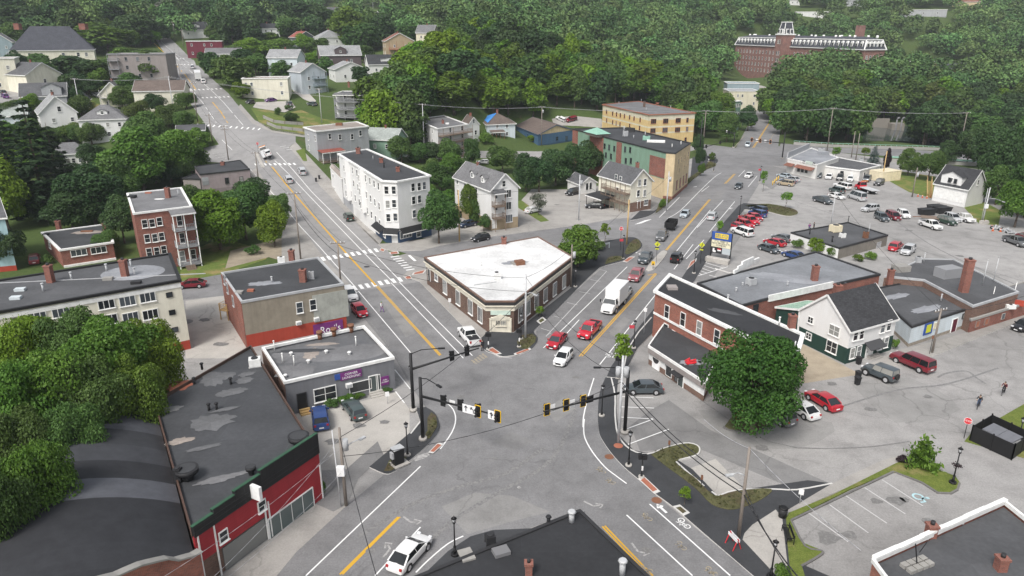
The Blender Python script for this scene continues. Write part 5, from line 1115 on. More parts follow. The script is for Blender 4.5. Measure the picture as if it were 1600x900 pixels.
# --- white restaurant, garage and container by the bridge
b=Bld('restaurant','long white restaurant with red pent roofs and a curved parapet','restaurant',(1241,271.5),(1242.5,249.5),[(1231,247.5),(1277,257),(1311,246),(1268,231)],'rough_white','flat','roof_light',trim='trim_white',over=.1,par=.4)
b.win(0,[(1248,265),(1254,266),(1260,267)],.9,1.0,'grid','dark_trim');b.win(0,[(1256,253),(1272,256)],.8,.7,'thin','dark_trim');b.panel(0,1264.5,254.5,2.6,.9,'sign_green',.1,'sign_panel');b.band(3,b.h,b.h+1.8,'siding_dove',.4,'curved_parapet',.1,1);b.hatch(1286,242,3,2,1.0,'roof_light',.3);b.unit(1283,238,1.6,1.2,1.2,.3)
for u0,u1,z in ((.0,.28,2.9),(.35,.95,3.0)):
    a,bb,d,nn=b.face(0);A_=a+(bb-a)*u0-b.c;B_=a+(bb-a)*u1-b.c;bm=BM();slab_q(bm,[(A_.x+nn.x*1.5,A_.y+nn.y*1.5,z-.6),(B_.x+nn.x*1.5,B_.y+nn.y*1.5,z-.6),(B_.x+nn.x*.1,B_.y+nn.y*.1,z+.1),(A_.x+nn.x*.1,A_.y+nn.y*.1,z+.1)],.12);planar_uv_box(bm);ob('pent_roof',bm,'shingle_rust',b.root)
b=Bld('restaurant_wing','white dining wing with a grey shingle roof behind parked cars','restaurant',(1342,282.5),(1344,266),[(1279,257.5),(1310,262),(1344,266),(1376,258),(1331,250),(1311,246)],'rough_white','flat','shingle_mid',trim='trim_white',over=.2,par=.2)
b.uwin(1,(.2,),[1.8],.9,.9,'thin','dark_trim');b.door(2,1350,275,1.0,2.2,'black_metal');b.unit(1345,252,1.2,1.0,.8)
b=Bld('carriage_garage','white two bay garage with a black gable roof and wide dormer','garage',(1506,323),(1513,295),[(1461,286),(1513,296),(1541,290)],'siding_white','none','shingle_black');b.gable(0,4.2,over=.35);b.dormer(.45,.06,5.4,3.2)
for x,y in ((1470,302),(1494.5,308)):b.panel(0,x,y,4.0,2.5,'trim_white',.08,'garage_door')
b.win(1,[(1528,285)],.7,1.3);b.win(0,[(1484,281),(1493,283)],.7,1.0,'sash','dark_trim') and None
bm=BM();p=b.L[0] if True else None
t_=thing('outdoor_stair','unpainted timber stair climbing to the white garage','stair',G(1452,309));bm=BM()
for k in range(14):box(bm,(.28*k*.35,.28*k,.27*k),(1.2,.3,.06),-.3)
for q in (-.6,.6):bar(bm,(q,0,.1),(q+1.4,4,4),.1,.25);bar(bm,(q,0,1.0),(q+1.4,4,4.9),.08,.1)
ob('flight',bm,'wood_pale',t_);bm=BM()
for q in range(0,14,2):bar(bm,(.6+.1*q,.28*q,0),(.6+.1*q,.28*q,.27*q+1),.1)
ob('stair_post',bm,'wood_pale',t_)
b=Bld('storage_container','cream storage container standing on the grass by the restaurant','container',(1381,282),(1380,268),[(1359,266),(1380,270),(1409,267)],'box_cream','none',h=2.7);s_=b;bm=BM();slab(bm,inset(b.L,.06),b.h,b.h+.14);ob('lid',bm,'box_cream',b.root);bm=BM();a,bb,d,nn=b.face(1)
for k in range(13):p=a+(bb-a)*(k+.5)/13-b.c+nn*.05;box(bm,(p.x,p.y,b.h/2),(.12,.08,b.h-.1),math.atan2(d.y,d.x))
ob('ribs',bm,'box_cream',b.root)
# --- buildings cut by the lower edge of the picture
b=Bld('black_roof_shop','black roofed building cut off by the lower edge of the picture','building',None,None,[(906,797),(1060,945),(640,1000),(640,905)],'brick_red','flat','roof_black',h=5.6,z0=0,trim='dark_trim',over=.08,par=.15)
b.chimney(826,898,w_=.5,h_=1.1);b.vent(893,815,.9,.22,'galv');b.vent(972,898,1.2,.22,'galv');b.hatch(783,864,1.2,.9,.3,'roof_grey',.4);b.hatch(729,868,1.0,1.3,.15,'stone',.4);b.unit(766,848,.7,.7,.6,.3,'bin_black');b.vent(857,816,.5,.15,'bin_black')
b=Bld('parapet_shop','brick building with a stepped white parapet at the lower right corner','building',None,None,[(1364,874),(1570,782),(1680,870),(1450,990)],'brick_orange','flat','roof_dark',h=6.0,z0=0,trim='trim_white',over=.08,par=.9,rim=.14)
a,bb,d,nn=b.face(0);bm=BM();L_=(bb-a).length
for k in range(6):p=a+(bb-a)*(k+.5)/6-b.c-nn*.05;box(bm,(p.x,p.y,b.h+.14+.05*(k % 2)),(L_/6-.01,.36,.2),math.atan2(d.y,d.x))
ob('parapet_cap',bm,'trim_white',b.root);b.chimney(1453,838,w_=.65,h_=1.1);b.chimney(1562,890,w_=.65,h_=1.1);bm=BM()
for k in range(8):box(bm,(-.9+.6*(k % 4),-.3+.55*(k//4),.14),(.5,.45,.28))
o=ob('ballast_block',bm,'stone',b.root,b.roofpt(1432,884),.4);bm=BM();bar(bm,(0,0,.2),(-.5,.1,2.0),.06);bar(bm,(0,0,1.2),(1.0,.3,1.5),.05);ob('antenna',bm,'black_metal',o);b.vent(1503,818,.3,.15,'trim_white');b.vent(1448,842,.3,.15,'trim_white')
# --- left side, this side of the hill
b=Bld('brick_cottage','single storey red brick house with white cornice and enclosed corner porch','house',(102,416),(94,388),[(66,376),(94,390),(176,378),(167.5,350)][1:]+[(66,363)],'brick_red','flat','roof_char',trim='trim_white',over=.25,par=.2)
b.win(0,[(123,394.5),(154,390.5)],2.6,1.2,'triple');b.win(3,[(78,383)],1.6,1.2,'double');b.band(0,-.3,.4,'trim_white',.4,'plinth');b.chimney(92,356,w_=.8,h_=1.5);b.chimney(165,360,w_=.7,h_=1.5);b.stain(136,363,3,1.1,'roof_tan',.2);b.hatch(136,362,2.2,.6,.25,'rust',.15);b.hatch(72,367,1,.8,.3,'bin_black')
b=Bld('brick_triplex','tall narrow red brick apartment house with stacked side porches','apartment house',(306,411),(299,322),[(209,333),(299,322),(282.5,293),(199,302)],'brick_red','flat','roof_grey',trim='trim_white',over=.2,par=.25)
b.win(0,[(226,349.5),(237.5,348.5),(249,346),(230,372.5),(242,371.5),(252.5,369.5),(233,394),(245,392.5),(256,390)],.9,1.5);b.porch(0,[b.h*.06,b.h*.37,b.h*.66],.6,1,2.2,'siding_dove','roof_grey',3,True,b.h*.93,skirt='trim_white');b.uwin(0,(.7,.9),[b.h*.17],.9,2.0);b.uwin(0,(.75,),[b.h*.48,b.h*.78],.9,2.0)
bm=BM();a,bb,d,nn=b.face(0);q0=a+(bb-a)*.78-b.c+nn*2.3
for k in range(9):box(bm,(q0.x+nn.x*.32*k,q0.y+nn.y*.32*k,b.h*.05-.14*k),(1.7,.34,.1),math.atan2(d.y,d.x))
ob('stair',bm,'wood_deck',b.root);b.chimney(263,309,w_=.8,h_=2.0);b.hatch(207,309,1.3,1.2,.5,'bin_black');b.hatch(232,302,1.2,.5,.25,'brick_pad');b.stain(249,311,1.0,.5,'trim_white');b.vent(279,304,.8)
b=Bld('mauve_house','low mauve house with a dark flat roof beside the hill street','house',(391,288),(390,264),[(312.5,272),(390,264),(375,250),(304,260)],'siding_mauve','flat','roof_char',trim='dark_trim',over=.15,par=.2,deep=4)
b.win(0,[(354.5,282),(377,280)],.9,1.4);b.panel(0,321,283,1.6,2.0,'siding_dove',.08,'door_panel');b.chimney(348,258,w_=.9,h_=.9)
p=b.face(0)[0];b2=Bld('dark_shed','low dark roofed shed against the mauve house','shed',None,None,[Vector((*(p+Vector((-.2,-.2))),0)),Vector((*(p+Vector((-5,.8))),0)),Vector((*(p+Vector((-4.4,7))),0))],'siding_taupe','flat','roof_black',h=b.h-1.2,z0=b.z0,trim='dark_trim',over=.15,par=.15,deep=4)
b=Bld('lightblue_house','pale turquoise house wall at the left edge of the picture','house',(7,420),(7,338),[(-60,345),(7,340),(-6,318)],'siding_turq','none','shingle_mid',bands=[(0,.1,'red_paint'),(.1,1,'siding_turq')]);b.gable(0,3)
b=Bld('grey_flat_house','grey flat roofed house with a red porch roof on the hill street corner','house',(500,262),(494,205),[(475,198.5),(494,205),(575,197),(557,190)],'siding_dove','flat','roof_tan',trim='trim_white',over=.3,par=.25,h=9.6)
b.win(0,[(482,214.5),(493,216),(483,231)],.8,1.6);b.win(1,[(531,214),(550,213.5),(563,208),(515,213)],.9,1.6);b.porch(1,[.7],0,.42,2.6,'wood_deck','shingle_red',4,True,3.5,skirt='trim_white');b.hatch(530,196,2,1.2,.8,'rust')
house('green_gable_house','small grey green gabled house behind the pale tenement',596,244,50,26,9,-25,'siding_sage',roofmat='shingle_sage',rise=3.0,axis=0,us=(.3,.7),rows=((.6,),))
# --- houses up the hill
b=house('deck_block','grey apartment block with stacked grey timber decks on the hillside',550,186,46,40,11,-14,'siding_white','flat','roof_dark',cat='apartment block',rows=((.25,),(.55,),(.85,)),us=(.3,.7))
b.porch(0,[b.h*.1,b.h*.4,b.h*.7],0,1,3.0,'siding_dove','shingle_grey',4,True,b.h*.96);b.chimney(545,132,w_=.8,h_=1.1)
b.porch(3,[b.h*.2,b.h*.55],.1,.7,1.6,'siding_dove',None,3,True,b.h*.8)
house('ivory_flat','pale yellow flat roofed block with white bays beside parked cars',417,155,68,33,11,-8,'siding_ivory','flat','roof_tan',cat='apartment block',us=(.08,.2,.85),rows=((.3,),(.72,)),side=3)
house('mint_house','tall pale blue gabled house among trees left of the brown house',444,124,46,34,12,-18,'siding_paleblue',roofmat='shingle_light',rise=3.2,axis=0,us=(.2,.5,.8),side=3)
house('brown_house','big dark brown house with a wide pale grey roof and centre gable',535,116,62,30,11,8,'siding_darkbrown',roofmat='shingle_light',rise=4.2,axis=0,us=(.25,.75),side=3,chim=False).dormer(.5,.05,5.5,3.6)
b=house('bluegrey_house','pale blue grey gabled house with side porches left of the deck block',492,146,40,34,12,24,'siding_blue',roofmat='shingle_light',rise=3.2,axis=1,us=(.3,.7),side=1);b.porch(0,[b.h*.35,b.h*.68],.45,1,1.6,'siding_bluegrey',None,3,True,b.h)
house('white_gable_house','white gabled house with twin pale roofs right of the brown house',550,128,50,20,12,15,'siding_white',roofmat='shingle_light',rise=3.0,axis=1,us=(.3,.7),rows=((.45,),),side=3)
b=house('darkroof_house','white house with a black roof and long white shed dormer',606,118,58,18,9,12,'siding_white',roofmat='shingle_dark',rise=4.0,axis=0,us=(.2,.5,.8),rows=((.5,),),side=3,chim=False);b.dormer(.6,.25,9,1.7)
b=house('white_hip_house','white two storey house with a steep hip roof uphill of the brown house',520,80,40,22,10,20,'siding_white','hip','shingle_light',rise=4.0,us=(.3,.7),side=1);b.dormer(.4,.2,2.4,1.6)
house('redroof_house','dark green house with a red roof below the dark wood',480,78,30,20,10,30,'siding_darkgreen',roofmat='shingle_red',rise=3.4,axis=1,us=(.3,.7),side=3)
b=house('tan_house','tan gabled house with a rusty red roof',626,90,44,26,11,10,'siding_tan',roofmat='shingle_rust',rise=4.0,axis=1,us=(.3,.7),side=3);b.porch(0,[b.h*.5],.1,.6,2,'terracotta',None,3,True,b.h)
house('beige_house','low beige house with a pinkish roof below the tan gabled house',632,107,46,16,9,-15,'siding_cream','hip','shingle_rust',rise=2.8,us=(.2,.5,.8),rows=((.5,),),chim=False)
house('putty_house','cream gabled house with a grey roof at the edge of the tall trees',664,73,28,22,10,-20,'siding_cream',roofmat='shingle_grey',rise=4.0,axis=0,us=(.3,.7),side=1)
house('white_cottage','white house with a dark roof and full width windows under the dark wood',420,58,34,14,8,5,'siding_white',roofmat='shingle_dark',rise=3.0,axis=0,us=(.15,.4,.65,.9),side=3)
house('far_dormer_house','distant pale house with a long dormer high on the wooded hill',524,30,22,12,9,0,'siding_dove',roofmat='shingle_mid',rise=4,axis=0,us=(.3,.7),rows=((.5,),))
b=house('hill_house','white house with a dark gambrel roof and dormer above the maroon building',307,60,36,14,10,6,'siding_white',roofmat='shingle_dark',rise=4.8,axis=0,us=(.2,.85),rows=((.55,),),side=3);b.dormer(.55,.25,4.5,2.0)
house('maroon_block','dark maroon flat roofed building beside the upper street',322,91,52,27,10,-6,'siding_maroon','flat','roof_char',cat='building',us=(.15,.5,.7),rows=((.3,),(.78,)))
house('grey_garage','long garage with a pale grey gable roof behind dark street trees',350,98,52,14,8,-10,'siding_white',roofmat='shingle_grey',rise=2.6,axis=0,us=(),chim=False,cat='garage')
b=house('school','large cream school building with a broad dark hip roof and brick chimneys',88,108,112,30,26,-4,'siding_ivory','hip','slate',rise=11,axis=0,hip=.26,us=(.1,.22,.36,.62,.8,.9),rows=((.3,),(.75,)),wsz=(1.2,1.8),chim=False,cat='school')
for u in (.1,.9):p=b.rp[0]+(b.rp[1]-b.rp[0])*u;b.chimney(0,0,w_=2.6 if u < .5 else 3.2,h_=1.8,base=p+Vector((0,1.2,-.3)))
house('beige_block','beige four storey apartment block at the left edge',2,143,52,52,14,-8,'siding_ivory','flat','roof_tan',cat='apartment block',us=(.2,.5,.8),rows=((.2,),(.45,),(.72,)))
house('greygable_house','blue grey gabled house at the far left edge',4,92,34,26,11,-10,'siding_bluegrey',roofmat='shingle_grey',rise=4.5,axis=1,us=(.4,.75))
b=house('taupe_block','weathered grey brown three storey block beside the hill street',222,136,84,52,13,-18,'siding_taupe','flat','roof_tan',cat='apartment block',us=(.3,.5,.7),rows=((.35,),(.6,),(.85,)),trim='siding_dove');b.porch(0,[b.h*.3,b.h*.55,b.h*.8],0,.18,1.6,'siding_dove',None,2,True,b.h)
b=house('balcony_house','pale cream gabled house with an open attic balcony',178,167,36,20,12,-8,'siding_ivory',roofmat='shingle_grey',rise=4.2,axis=1,us=(.3,.75),rows=((.3,),));b.porch(0,[b.h*.75],.05,.95,1.6,'siding_white',None,4,True,b.h+1.6)
house('cream_hall','cream gabled building with a low brown roof and dark red doors',252,172,72,30,13,-12,'siding_ivory',roofmat='shingle_brown',rise=3.2,axis=0,us=(.45,.8),rows=((.55,),),chim=False,cat='building')
b=house('white_tall_house','tall plain white gabled house behind the two spruces',100,222,50,46,14,4,'siding_white',roofmat='shingle_light',rise=5.0,axis=1,us=(.35,.85),rows=((.4,),(.75,)));b.uwin(0,(.55,),[b.h*1.12],1.0,1.6)
b.porch(0,[.3],.35,1,2.2,'siding_white','shingle_light',2,False,b.h*.4)
house('hiproof_house','white two storey house with a grey hip roof and small dormer behind a hedge',166,222,66,36,11,-12,'siding_white','hip','shingle_grey',rise=3.8,hip=.42,axis=0,us=(.3,.6,.85),rows=((.35,),(.75,)),chim=False).dormer(.5,.3,3.0,1.5)
house('white_bungalow','white house with a low grey roof in front of the tall white gable',112,262,46,22,8,-6,'siding_white','hip','shingle_grey',rise=2.6,hip=.3,axis=0,us=(.45,.6,.8),rows=((.5,),),chim=False)
house('ivory_gable_house','cream gabled house with a dark roof below the school',75,150,54,34,13,30,'siding_ivory',roofmat='shingle_mid',rise=4,axis=1,us=(.5,),side=1)
house('crossgable_house','pale house with crossing grey gables left of the utility pole',72,172,62,22,11,-8,'siding_dove',roofmat='shingle_mid',rise=4,axis=0,us=(.3,.7),rows=((.5,),),chim=False).dormer(.7,.02,6,4)
house('left_white_house','white house with a bluish roof half hidden at the left edge',16,206,52,24,12,-6,'siding_paleblue',roofmat='shingle_sage',rise=3,axis=0,us=(.3,.7),rows=((.5,),),chim=False)
house('yard_garage','tiny cream garage with a dark hip roof beside a green hedge',127,168,24,12,6,-8,'siding_ivory','hip','shingle_dark',rise=2.4,hip=.3,axis=0,us=(.5,),rows=((.5,),),chim=False,cat='garage')
house('white_shed','white shed with a dark low roof on the hill street pavement',300,220,40,16,9,-5,'siding_blue','gable','roof_dark',rise=1.2,axis=0,us=(),rows=(),chim=False,cat='shed')
# --- far right
b=house('green_clapboard','tall pale green narrow building along the far street',1146,204,26,46,16,56,'siding_sage','flat','roof_tan',us=(.1,.25,.4,.6,.8),rows=((.25,),(.55,),(.85,)),cat='building')
b=house('cream_corner_block','cream two storey block with a pale roof behind the far street trees',1160,172,46,30,14,14,'siding_cream','flat','roof_light',us=(.3,.45,.85),rows=((.35,),(.75,)),cat='building')
house('teal_shed','long bluish grey metal shed near the mill',1160,147,48,17,14,10,'siding_bluegrey','flat','siding_bluegrey',us=(),rows=(),cat='shed')
# --- the mill
tr=at_t(1350,84,430);tl=at_t(1150,66,570);ez=(tr.z+tl.z)/2
A_,B_=tl.xy,tr.xy;ez=(tl.z+tr.z)/2;gz=ez-20
d=(B_-A_).normalized();bk=Vector((-d.y,d.x));bk=bk if bk.x > 0 else -bk;Dm=14
b=Bld('brick_mill','long red brick mill with a dormered slate mansard and a corner tower','mill',None,None,[Vector((*A_,0)),Vector((*B_,0)),Vector((*(B_+bk*Dm),0))],'brick_mill','none','slate',h=20,z0=gz,deep=8);L=b.L;h=b.h
bm=BM();lo,hi_=inset(L,.5),inset(L,-1.5)
for i in range(4):
    j=(i+1)% 4;quad(bm,((lo[i].x,lo[i].y,h+.4),(lo[j].x,lo[j].y,h+.4),(hi_[j].x,hi_[j].y,h+5.6),(hi_[i].x,hi_[i].y,h+5.6)))
planar_uv_box(bm);ob('mansard',bm,'slate',b.root);bm=BM();ringslab(bm,inset(L,.8),inset(L,-.2),h,h+.45);ringslab(bm,inset(L,-1.2),inset(L,-1.8),h+5.5,h+6.0)
for i in range(4):bar(bm,(lo[i].x,lo[i].y,h+.4),(hi_[i].x,hi_[i].y,h+5.7),.6)
ob('cornice',bm,'trim_white',b.root)
bm=BM();t_=inset(L,-1.6);m01=(t_[0]+t_[3])/2;m12=(t_[1]+t_[2])/2;mid0,mid1=m01+(m12-m01)*.05,m12-(m12-m01)*.05
fs=[(t_[0],t_[1],mid1,mid0),(t_[2],t_[3],mid0,mid1),(t_[1],t_[2],mid1),(t_[3],t_[0],mid0)]
for f in fs:bm.faces.new([bm.verts.new((q.x,q.y,h+5.9+(1.6 if q in (mid0,mid1) else 0))) for q in f])
planar_uv_box(bm);ob('roof',bm,'slate',b.root);b.roofz=b.zr+6.5
a,bb,dd,nn=b.face(0);Lm=(bb-a).length;nd=33;pme,fme=winmesh(1.3,2.6,'sash')
for i,cnt in ((0,nd),(1,5)):
    a,bb,dd,nn=b.face(i);
    for k in range(cnt):
        u=(k+.8)/(cnt+.6);p=a+(bb-a)*u-b.c-nn*.2
        if i == 0 and .435 < u < .50:continue
        bm=BM();box(bm,(0,-.7,0),(2.0,1.6,3.2));tube(bm,(0,-1.5,1.6),(0,.12,1.6),1.0,1.0,12);o=ob('dormer',WCACHE.setdefault('milld',(lambda m_:m_)(None)) or bm,'trim_white',b.root,(p.x,p.y,h+2.4),math.atan2(-dd.y,-dd.x)) if 'milld' not in WCACHE or WCACHE['milld'] is None else ob('dormer',WCACHE['milld'],None,b.root,(p.x,p.y,h+2.4),math.atan2(-dd.y,-dd.x))
        WCACHE['milld']=o.data;ob('window',meshmat(pme,'glass'),None,o,(0,.2,0))
for z in (3,7.2,11.4,15.8):b.uwin(0,[.03+.03*k for k in range(13)]+[.53+.03*k for k in range(16)],[z],1.2,2.2);b.uwin(1,(.15,.32,.5,.68,.85),[z],1.2,2.2)
a,bb,dd,nn=b.face(0);tc=a+(bb-a)*.466+nn*2.0-b.c;ta=math.atan2(dd.y,dd.x);tw=9.0;bm=BM();box(bm,(tc.x,tc.y,(h+8)/2-4),(tw,tw,h+16),ta);planar_uv_box(bm);tb=ob('tower',bm,'brick_mill',b.root);H0=h+8
bm=BM();box(bm,(tc.x,tc.y,H0+.3),(tw+1,tw+1,.7),ta);ob('tower_cornice',bm,'trim_white',tb)
bm=BM();rr_=[]
for z,s_ in ((H0+.6,7.6),(H0+3.4,6.6),(H0+8.0,4.8)):
    rr_.append([bm.verts.new((tc.x+(dd.x*x+nn.x*y)*s_/2,tc.y+(dd.y*x+nn.y*y)*s_/2,z)) for x,y in ((-1,-1),(1,-1),(1,1),(-1,1))])
for r0_,r1_ in zip(rr_[:-1],rr_[1:]):
    for i in range(4):bm.faces.new((r0_[i],r0_[(i+1)% 4],r1_[(i+1)% 4],r1_[i]))
bm.faces.new(rr_[-1]);corners_=[[tuple(v.co) for v in r_] for r_ in rr_];planar_uv_box(bm);ob('tower_roof',bm,'slate',tb)
bm=BM()
for i in range(4):bar(bm,corners_[0][i],corners_[1][i],.5);bar(bm,corners_[1][i],corners_[2][i],.4)
box(bm,(tc.x,tc.y,H0+8.3),(5.6,5.6,.6),ta)
for sx_,sy_ in ((0,1),(1,0),(-1,0),(0,-1)):
    for q in (-1,1):
        c0=Vector((tc.x,tc.y))+(dd*sx_+nn*sy_)*3.5+(dd*sy_+nn*sx_)*q*1.5;box(bm,(c0.x,c0.y,H0+2.3),(1.7,1.7,3.4),ta)
ob('tower_dormer',bm,'trim_white',tb);bm=BM()
for sx_,sy_ in ((0,1),(1,0),(-1,0)):
    for q in (-1,1):c0=Vector((tc.x,tc.y))+(dd*sx_+nn*sy_)*4.35+(dd*sy_+nn*sx_)*q*1.5;box(bm,(c0.x,c0.y,H0+2.4),(1.0,1.0,2.2),ta)
ob('tower_window',bm,'glass',tb)
for z in (h-13,h-8.5,h-4,h+3.5):
    for q in (-1.1,1.1):
        c0=Vector((tc.x,tc.y))+nn*(tw/2)+dd*q;o=ob('window',meshmat(pme,'glass'),None,b.root,(c0.x,c0.y,z),math.atan2(-dd.y,-dd.x));ob('frame',meshmat(fme,'trim_white'),None,o)
p=a+(bb-a)*.8-nn*18-b.c;bm=BM();box(bm,(p.x,p.y,h+6),(4,4,16),ta);planar_uv_box(bm);ob('chimney',bm,'brick_mill',b.root)
random.seed(5)
for k in range(16):p=a+(bb-a)*random.uniform(.04,.97)-nn*random.uniform(5,14)-b.c;bm=BM();tube(bm,(p.x,p.y,h+6.5),(p.x,p.y,h+8.2),.8,.7,10);ob('roof_ventilator',bm,'trim_white',b.root)
house('mill_annex','low red brick mill annex half hidden by trees',1432,110,52,14,16,-10,'brick_mill','flat','roof_grey',us=(.15,.3,.45),rows=((.5,),),cat='mill')
house('mill_shed','low slate roofed mill building beyond the annex',1490,116,44,8,14,-12,'brick_mill','gable','slate',rise=3.5,axis=0,us=(),rows=(),chim=False,cat='mill')
for x,y,w_,h_,wl,rf,lab in ((1270,27,52,9,'stucco_white','roof_light','long white flat roofed store on the far hilltop'),(1442,26,64,11,'siding_dove','roof_grey','long low grey store with a pale front on the far hilltop'),(1512,12,44,9,'stucco_cream','shingle_rust','tan house at the top right among distant trees'),(1238,8,22,8,'stucco_white','roof_light','small white house at the top edge of the far hill'),(1330,10,30,9,'siding_dove','shingle_mid','grey gabled house at the top edge right of the white house')):
    house('hilltop_building',lab,x,y,w_,h_,16,5,wl,'flat' if 'flat' in lab or 'long' in lab else 'gable',rf,rise=3,axis=0,us=(.2,.5,.8),rows=((.5,),),cat='building',chim=False)
# white water tank dome
p=G(587,30);t_=thing('water_tank','white domed water tank among the trees on the hill','water tank',p);bm=BM();bmesh.ops.create_uvsphere(bm,u_segments=20,v_segments=10,radius=4.4,matrix=Matrix.Diagonal((1,1,.55,1))@ Matrix.Translation((0,0,6.2)))
for f in bm.faces:f.smooth=True
ob('dome',bm,'trim_white',t_);bm=BM();tube(bm,(0,0,-2),(0,0,3.6),4.35,4.35,24);ob('drum',bm,'trim_white',t_);bm=BM();tube(bm,(-1.5,0,5),(-1.5,0,12),.1,.06,6);ob('mast',bm,'galv',t_)
# bridge parapets and the concrete gatehouse in the river
bm=BM()
t_=thing('bridge_parapet','pale concrete bridge parapet with a green rail on the river side','parapet',G(1400,233));o0=t_.location
for ps,nm,mt in (([(1240,226),(1300,230),(1400,233),(1500,236),(1620,242)],'parapet_wall','concrete_wall'),):
    bm=BM();W=[G(*q)-o0 for q in dens(ps)]
    for q0,q1 in zip(W[:-1],W[1:]):bar(bm,q0+Vector((0,0,.3)),q1+Vector((0,0,.3)),.35,1.4)
    ob(nm,bm,mt,t_);bm=BM()
    for q0,q1 in zip(W[:-1],W[1:]):bar(bm,q0+Vector((0,0,1.5)),q1+Vector((0,0,1.5)),.12);bar(bm,q0+Vector((0,0,.9)),q0+Vector((0,0,1.5)),.12)
    ob('rail',bm,'copper_green',t_)
t_=thing('road_bridge','broad pale concrete side of the bridge above the grass','bridge',G(1480,256));bm=BM();W=[G(*q)-t_.location for q in [(1380,252),(1440,255),(1500,258),(1580,262)]]
for q0,q1 in zip(W[:-1],W[1:]):bar(bm,q0+Vector((0,0,-.6)),q1+Vector((0,0,-.6)),.5,3.2)
ob('side_wall',bm,'concrete_wall',t_);bm=BM()
for q0,q1 in zip(W[:-1],W[1:]):bar(bm,q0+Vector((0,0,1.6)),q1+Vector((0,0,1.6)),.12,.5)
ob('guard_rail',bm,'copper_green',t_)
p=G(1397,212);t_=thing('gatehouse','small concrete sluice tower with twin pipes in the dark river','sluice tower',p);bm=BM();box(bm,(0,0,2),(6,5,8));ob('tower',bm,'cinder',t_);bm=BM()
for q in (-1.2,1.2):polytube(bm,[(q,-2.6,-2),(q,-2.6,8),(q+.5,-2.6,9),(q+1.2,-2.6,8.6)],.35,8)
ob('pipe',bm,'roof_grey',t_);bm=BM();box(bm,(-7,2,4),(9,.6,8));ob('wing_wall',bm,'cinder',t_)
# ================================================================ trees and plants
leafmat('leaf_mid',(.046,.096,.022),(.118,.192,.046));leafmat('leaf_bright',(.085,.165,.012),(.19,.30,.028));leafmat('leaf_dark',(.030,.066,.022),(.070,.125,.04));leafmat('leaf_olive',(.06,.095,.02),(.13,.17,.04));leafmat('leaf_needle',(.02,.042,.02),(.045,.08,.032),.015);leafmat('leaf_blue',(.07,.12,.11),(.13,.19,.17),.01);leafmat('leaf_purple',(.018,.012,.016),(.05,.03,.035),.01);leafmat('leaf_grey',(.09,.11,.075),(.15,.17,.12),.01)
leafmat('leaf_lush',(.055,.115,.014),(.145,.235,.034));leafmat('leaf_deep',(.028,.070,.012),(.088,.165,.026));woodmat('leaf_wood',(.064,.122,.036),(.11,.182,.056))
def leafmesh(name,C_,Nn,size,rng,stretch=1.35):
    n_=len(C_);r=rng.normal(size=(n_,3));
    t1=np.cross(Nn,r);t1 /= np.linalg.norm(t1,axis=1)[:,None]+1e-9;t2=np.cross(Nn,t1);t2 /= np.linalg.norm(t2,axis=1)[:,None]+1e-9
    s_=(size*rng.uniform(.6,1.3,n_))[:,None]
    a,b=t1*s_*stretch*.5,t2*s_*.5
    k=rng.uniform(.05,.3,n_)[:,None]*Nn*s_
    V=np.stack([C_-a-k,C_-b*rng.uniform(.6,1.1,(n_,1)),C_+a-k*.6,C_+b*rng.uniform(.6,1.1,(n_,1))],1).reshape(-1,3)
    me=bpy.data.meshes.new(name);me.vertices.add(4*n_);me.vertices.foreach_set('co',V.astype(np.float32).ravel())
    me.loops.add(4*n_);me.loops.foreach_set('vertex_index',np.arange(4*n_,dtype=np.int32));me.polygons.add(n_)
    me.polygons.foreach_set('loop_start',np.arange(0,4*n_,4,dtype=np.int32));me.polygons.foreach_set('loop_total',np.full(n_,4,dtype=np.int32));me.update(calc_edges=True);return me
def lobes_of(rng,R_,z0,z1,k):
    """sub-crowns of an uneven round crown between heights z0 and z1"""
    zc,hz=(z0+z1)/2,(z1-z0)/2;L=[(np.array([0,0,zc]),R_*.72,hz*.72)]
    for i in range(k):
        u=rng.uniform(-.9,1);a=rng.uniform(0,2*PI)+i*2.4;q=math.sqrt(max(.05,1-u*u));d=rng.uniform(.55,.82)
        r=rng.uniform(.26,.46)*R_
        L.append((np.array([R_*q*d*math.cos(a),R_*q*d*math.sin(a),zc+hz*u*d]),r,r*rng.uniform(.7,.95)*min(1.3,hz/R_)))
    return L
def crown_pts(rng,L,n_,inner=.12):
    w_=np.array([r*r for _,r,_ in L]);w_ /= w_.sum();C_,Nn=[],[]
    for (c_,r,rz),q in zip(L,w_):
        m_=int(n_*q)+1;d=rng.normal(size=(m_,3));d /= np.linalg.norm(d,axis=1)[:,None];d[:,2]=np.where(d[:,2]<-.6,-d[:,2],d[:,2])
        rad=np.where(rng.random(m_)< inner,rng.uniform(.35,.85,m_),rng.normal(.98,.07,m_))[:,None]
        C_.append(c_+d*rad*np.array([r,r,rz]));nn=d*.75+rng.normal(size=(m_,3))*.42+np.array([0,0,.35]);Nn.append(nn/np.linalg.norm(nn,axis=1)[:,None])
    return np.concatenate(C_),np.concatenate(Nn)
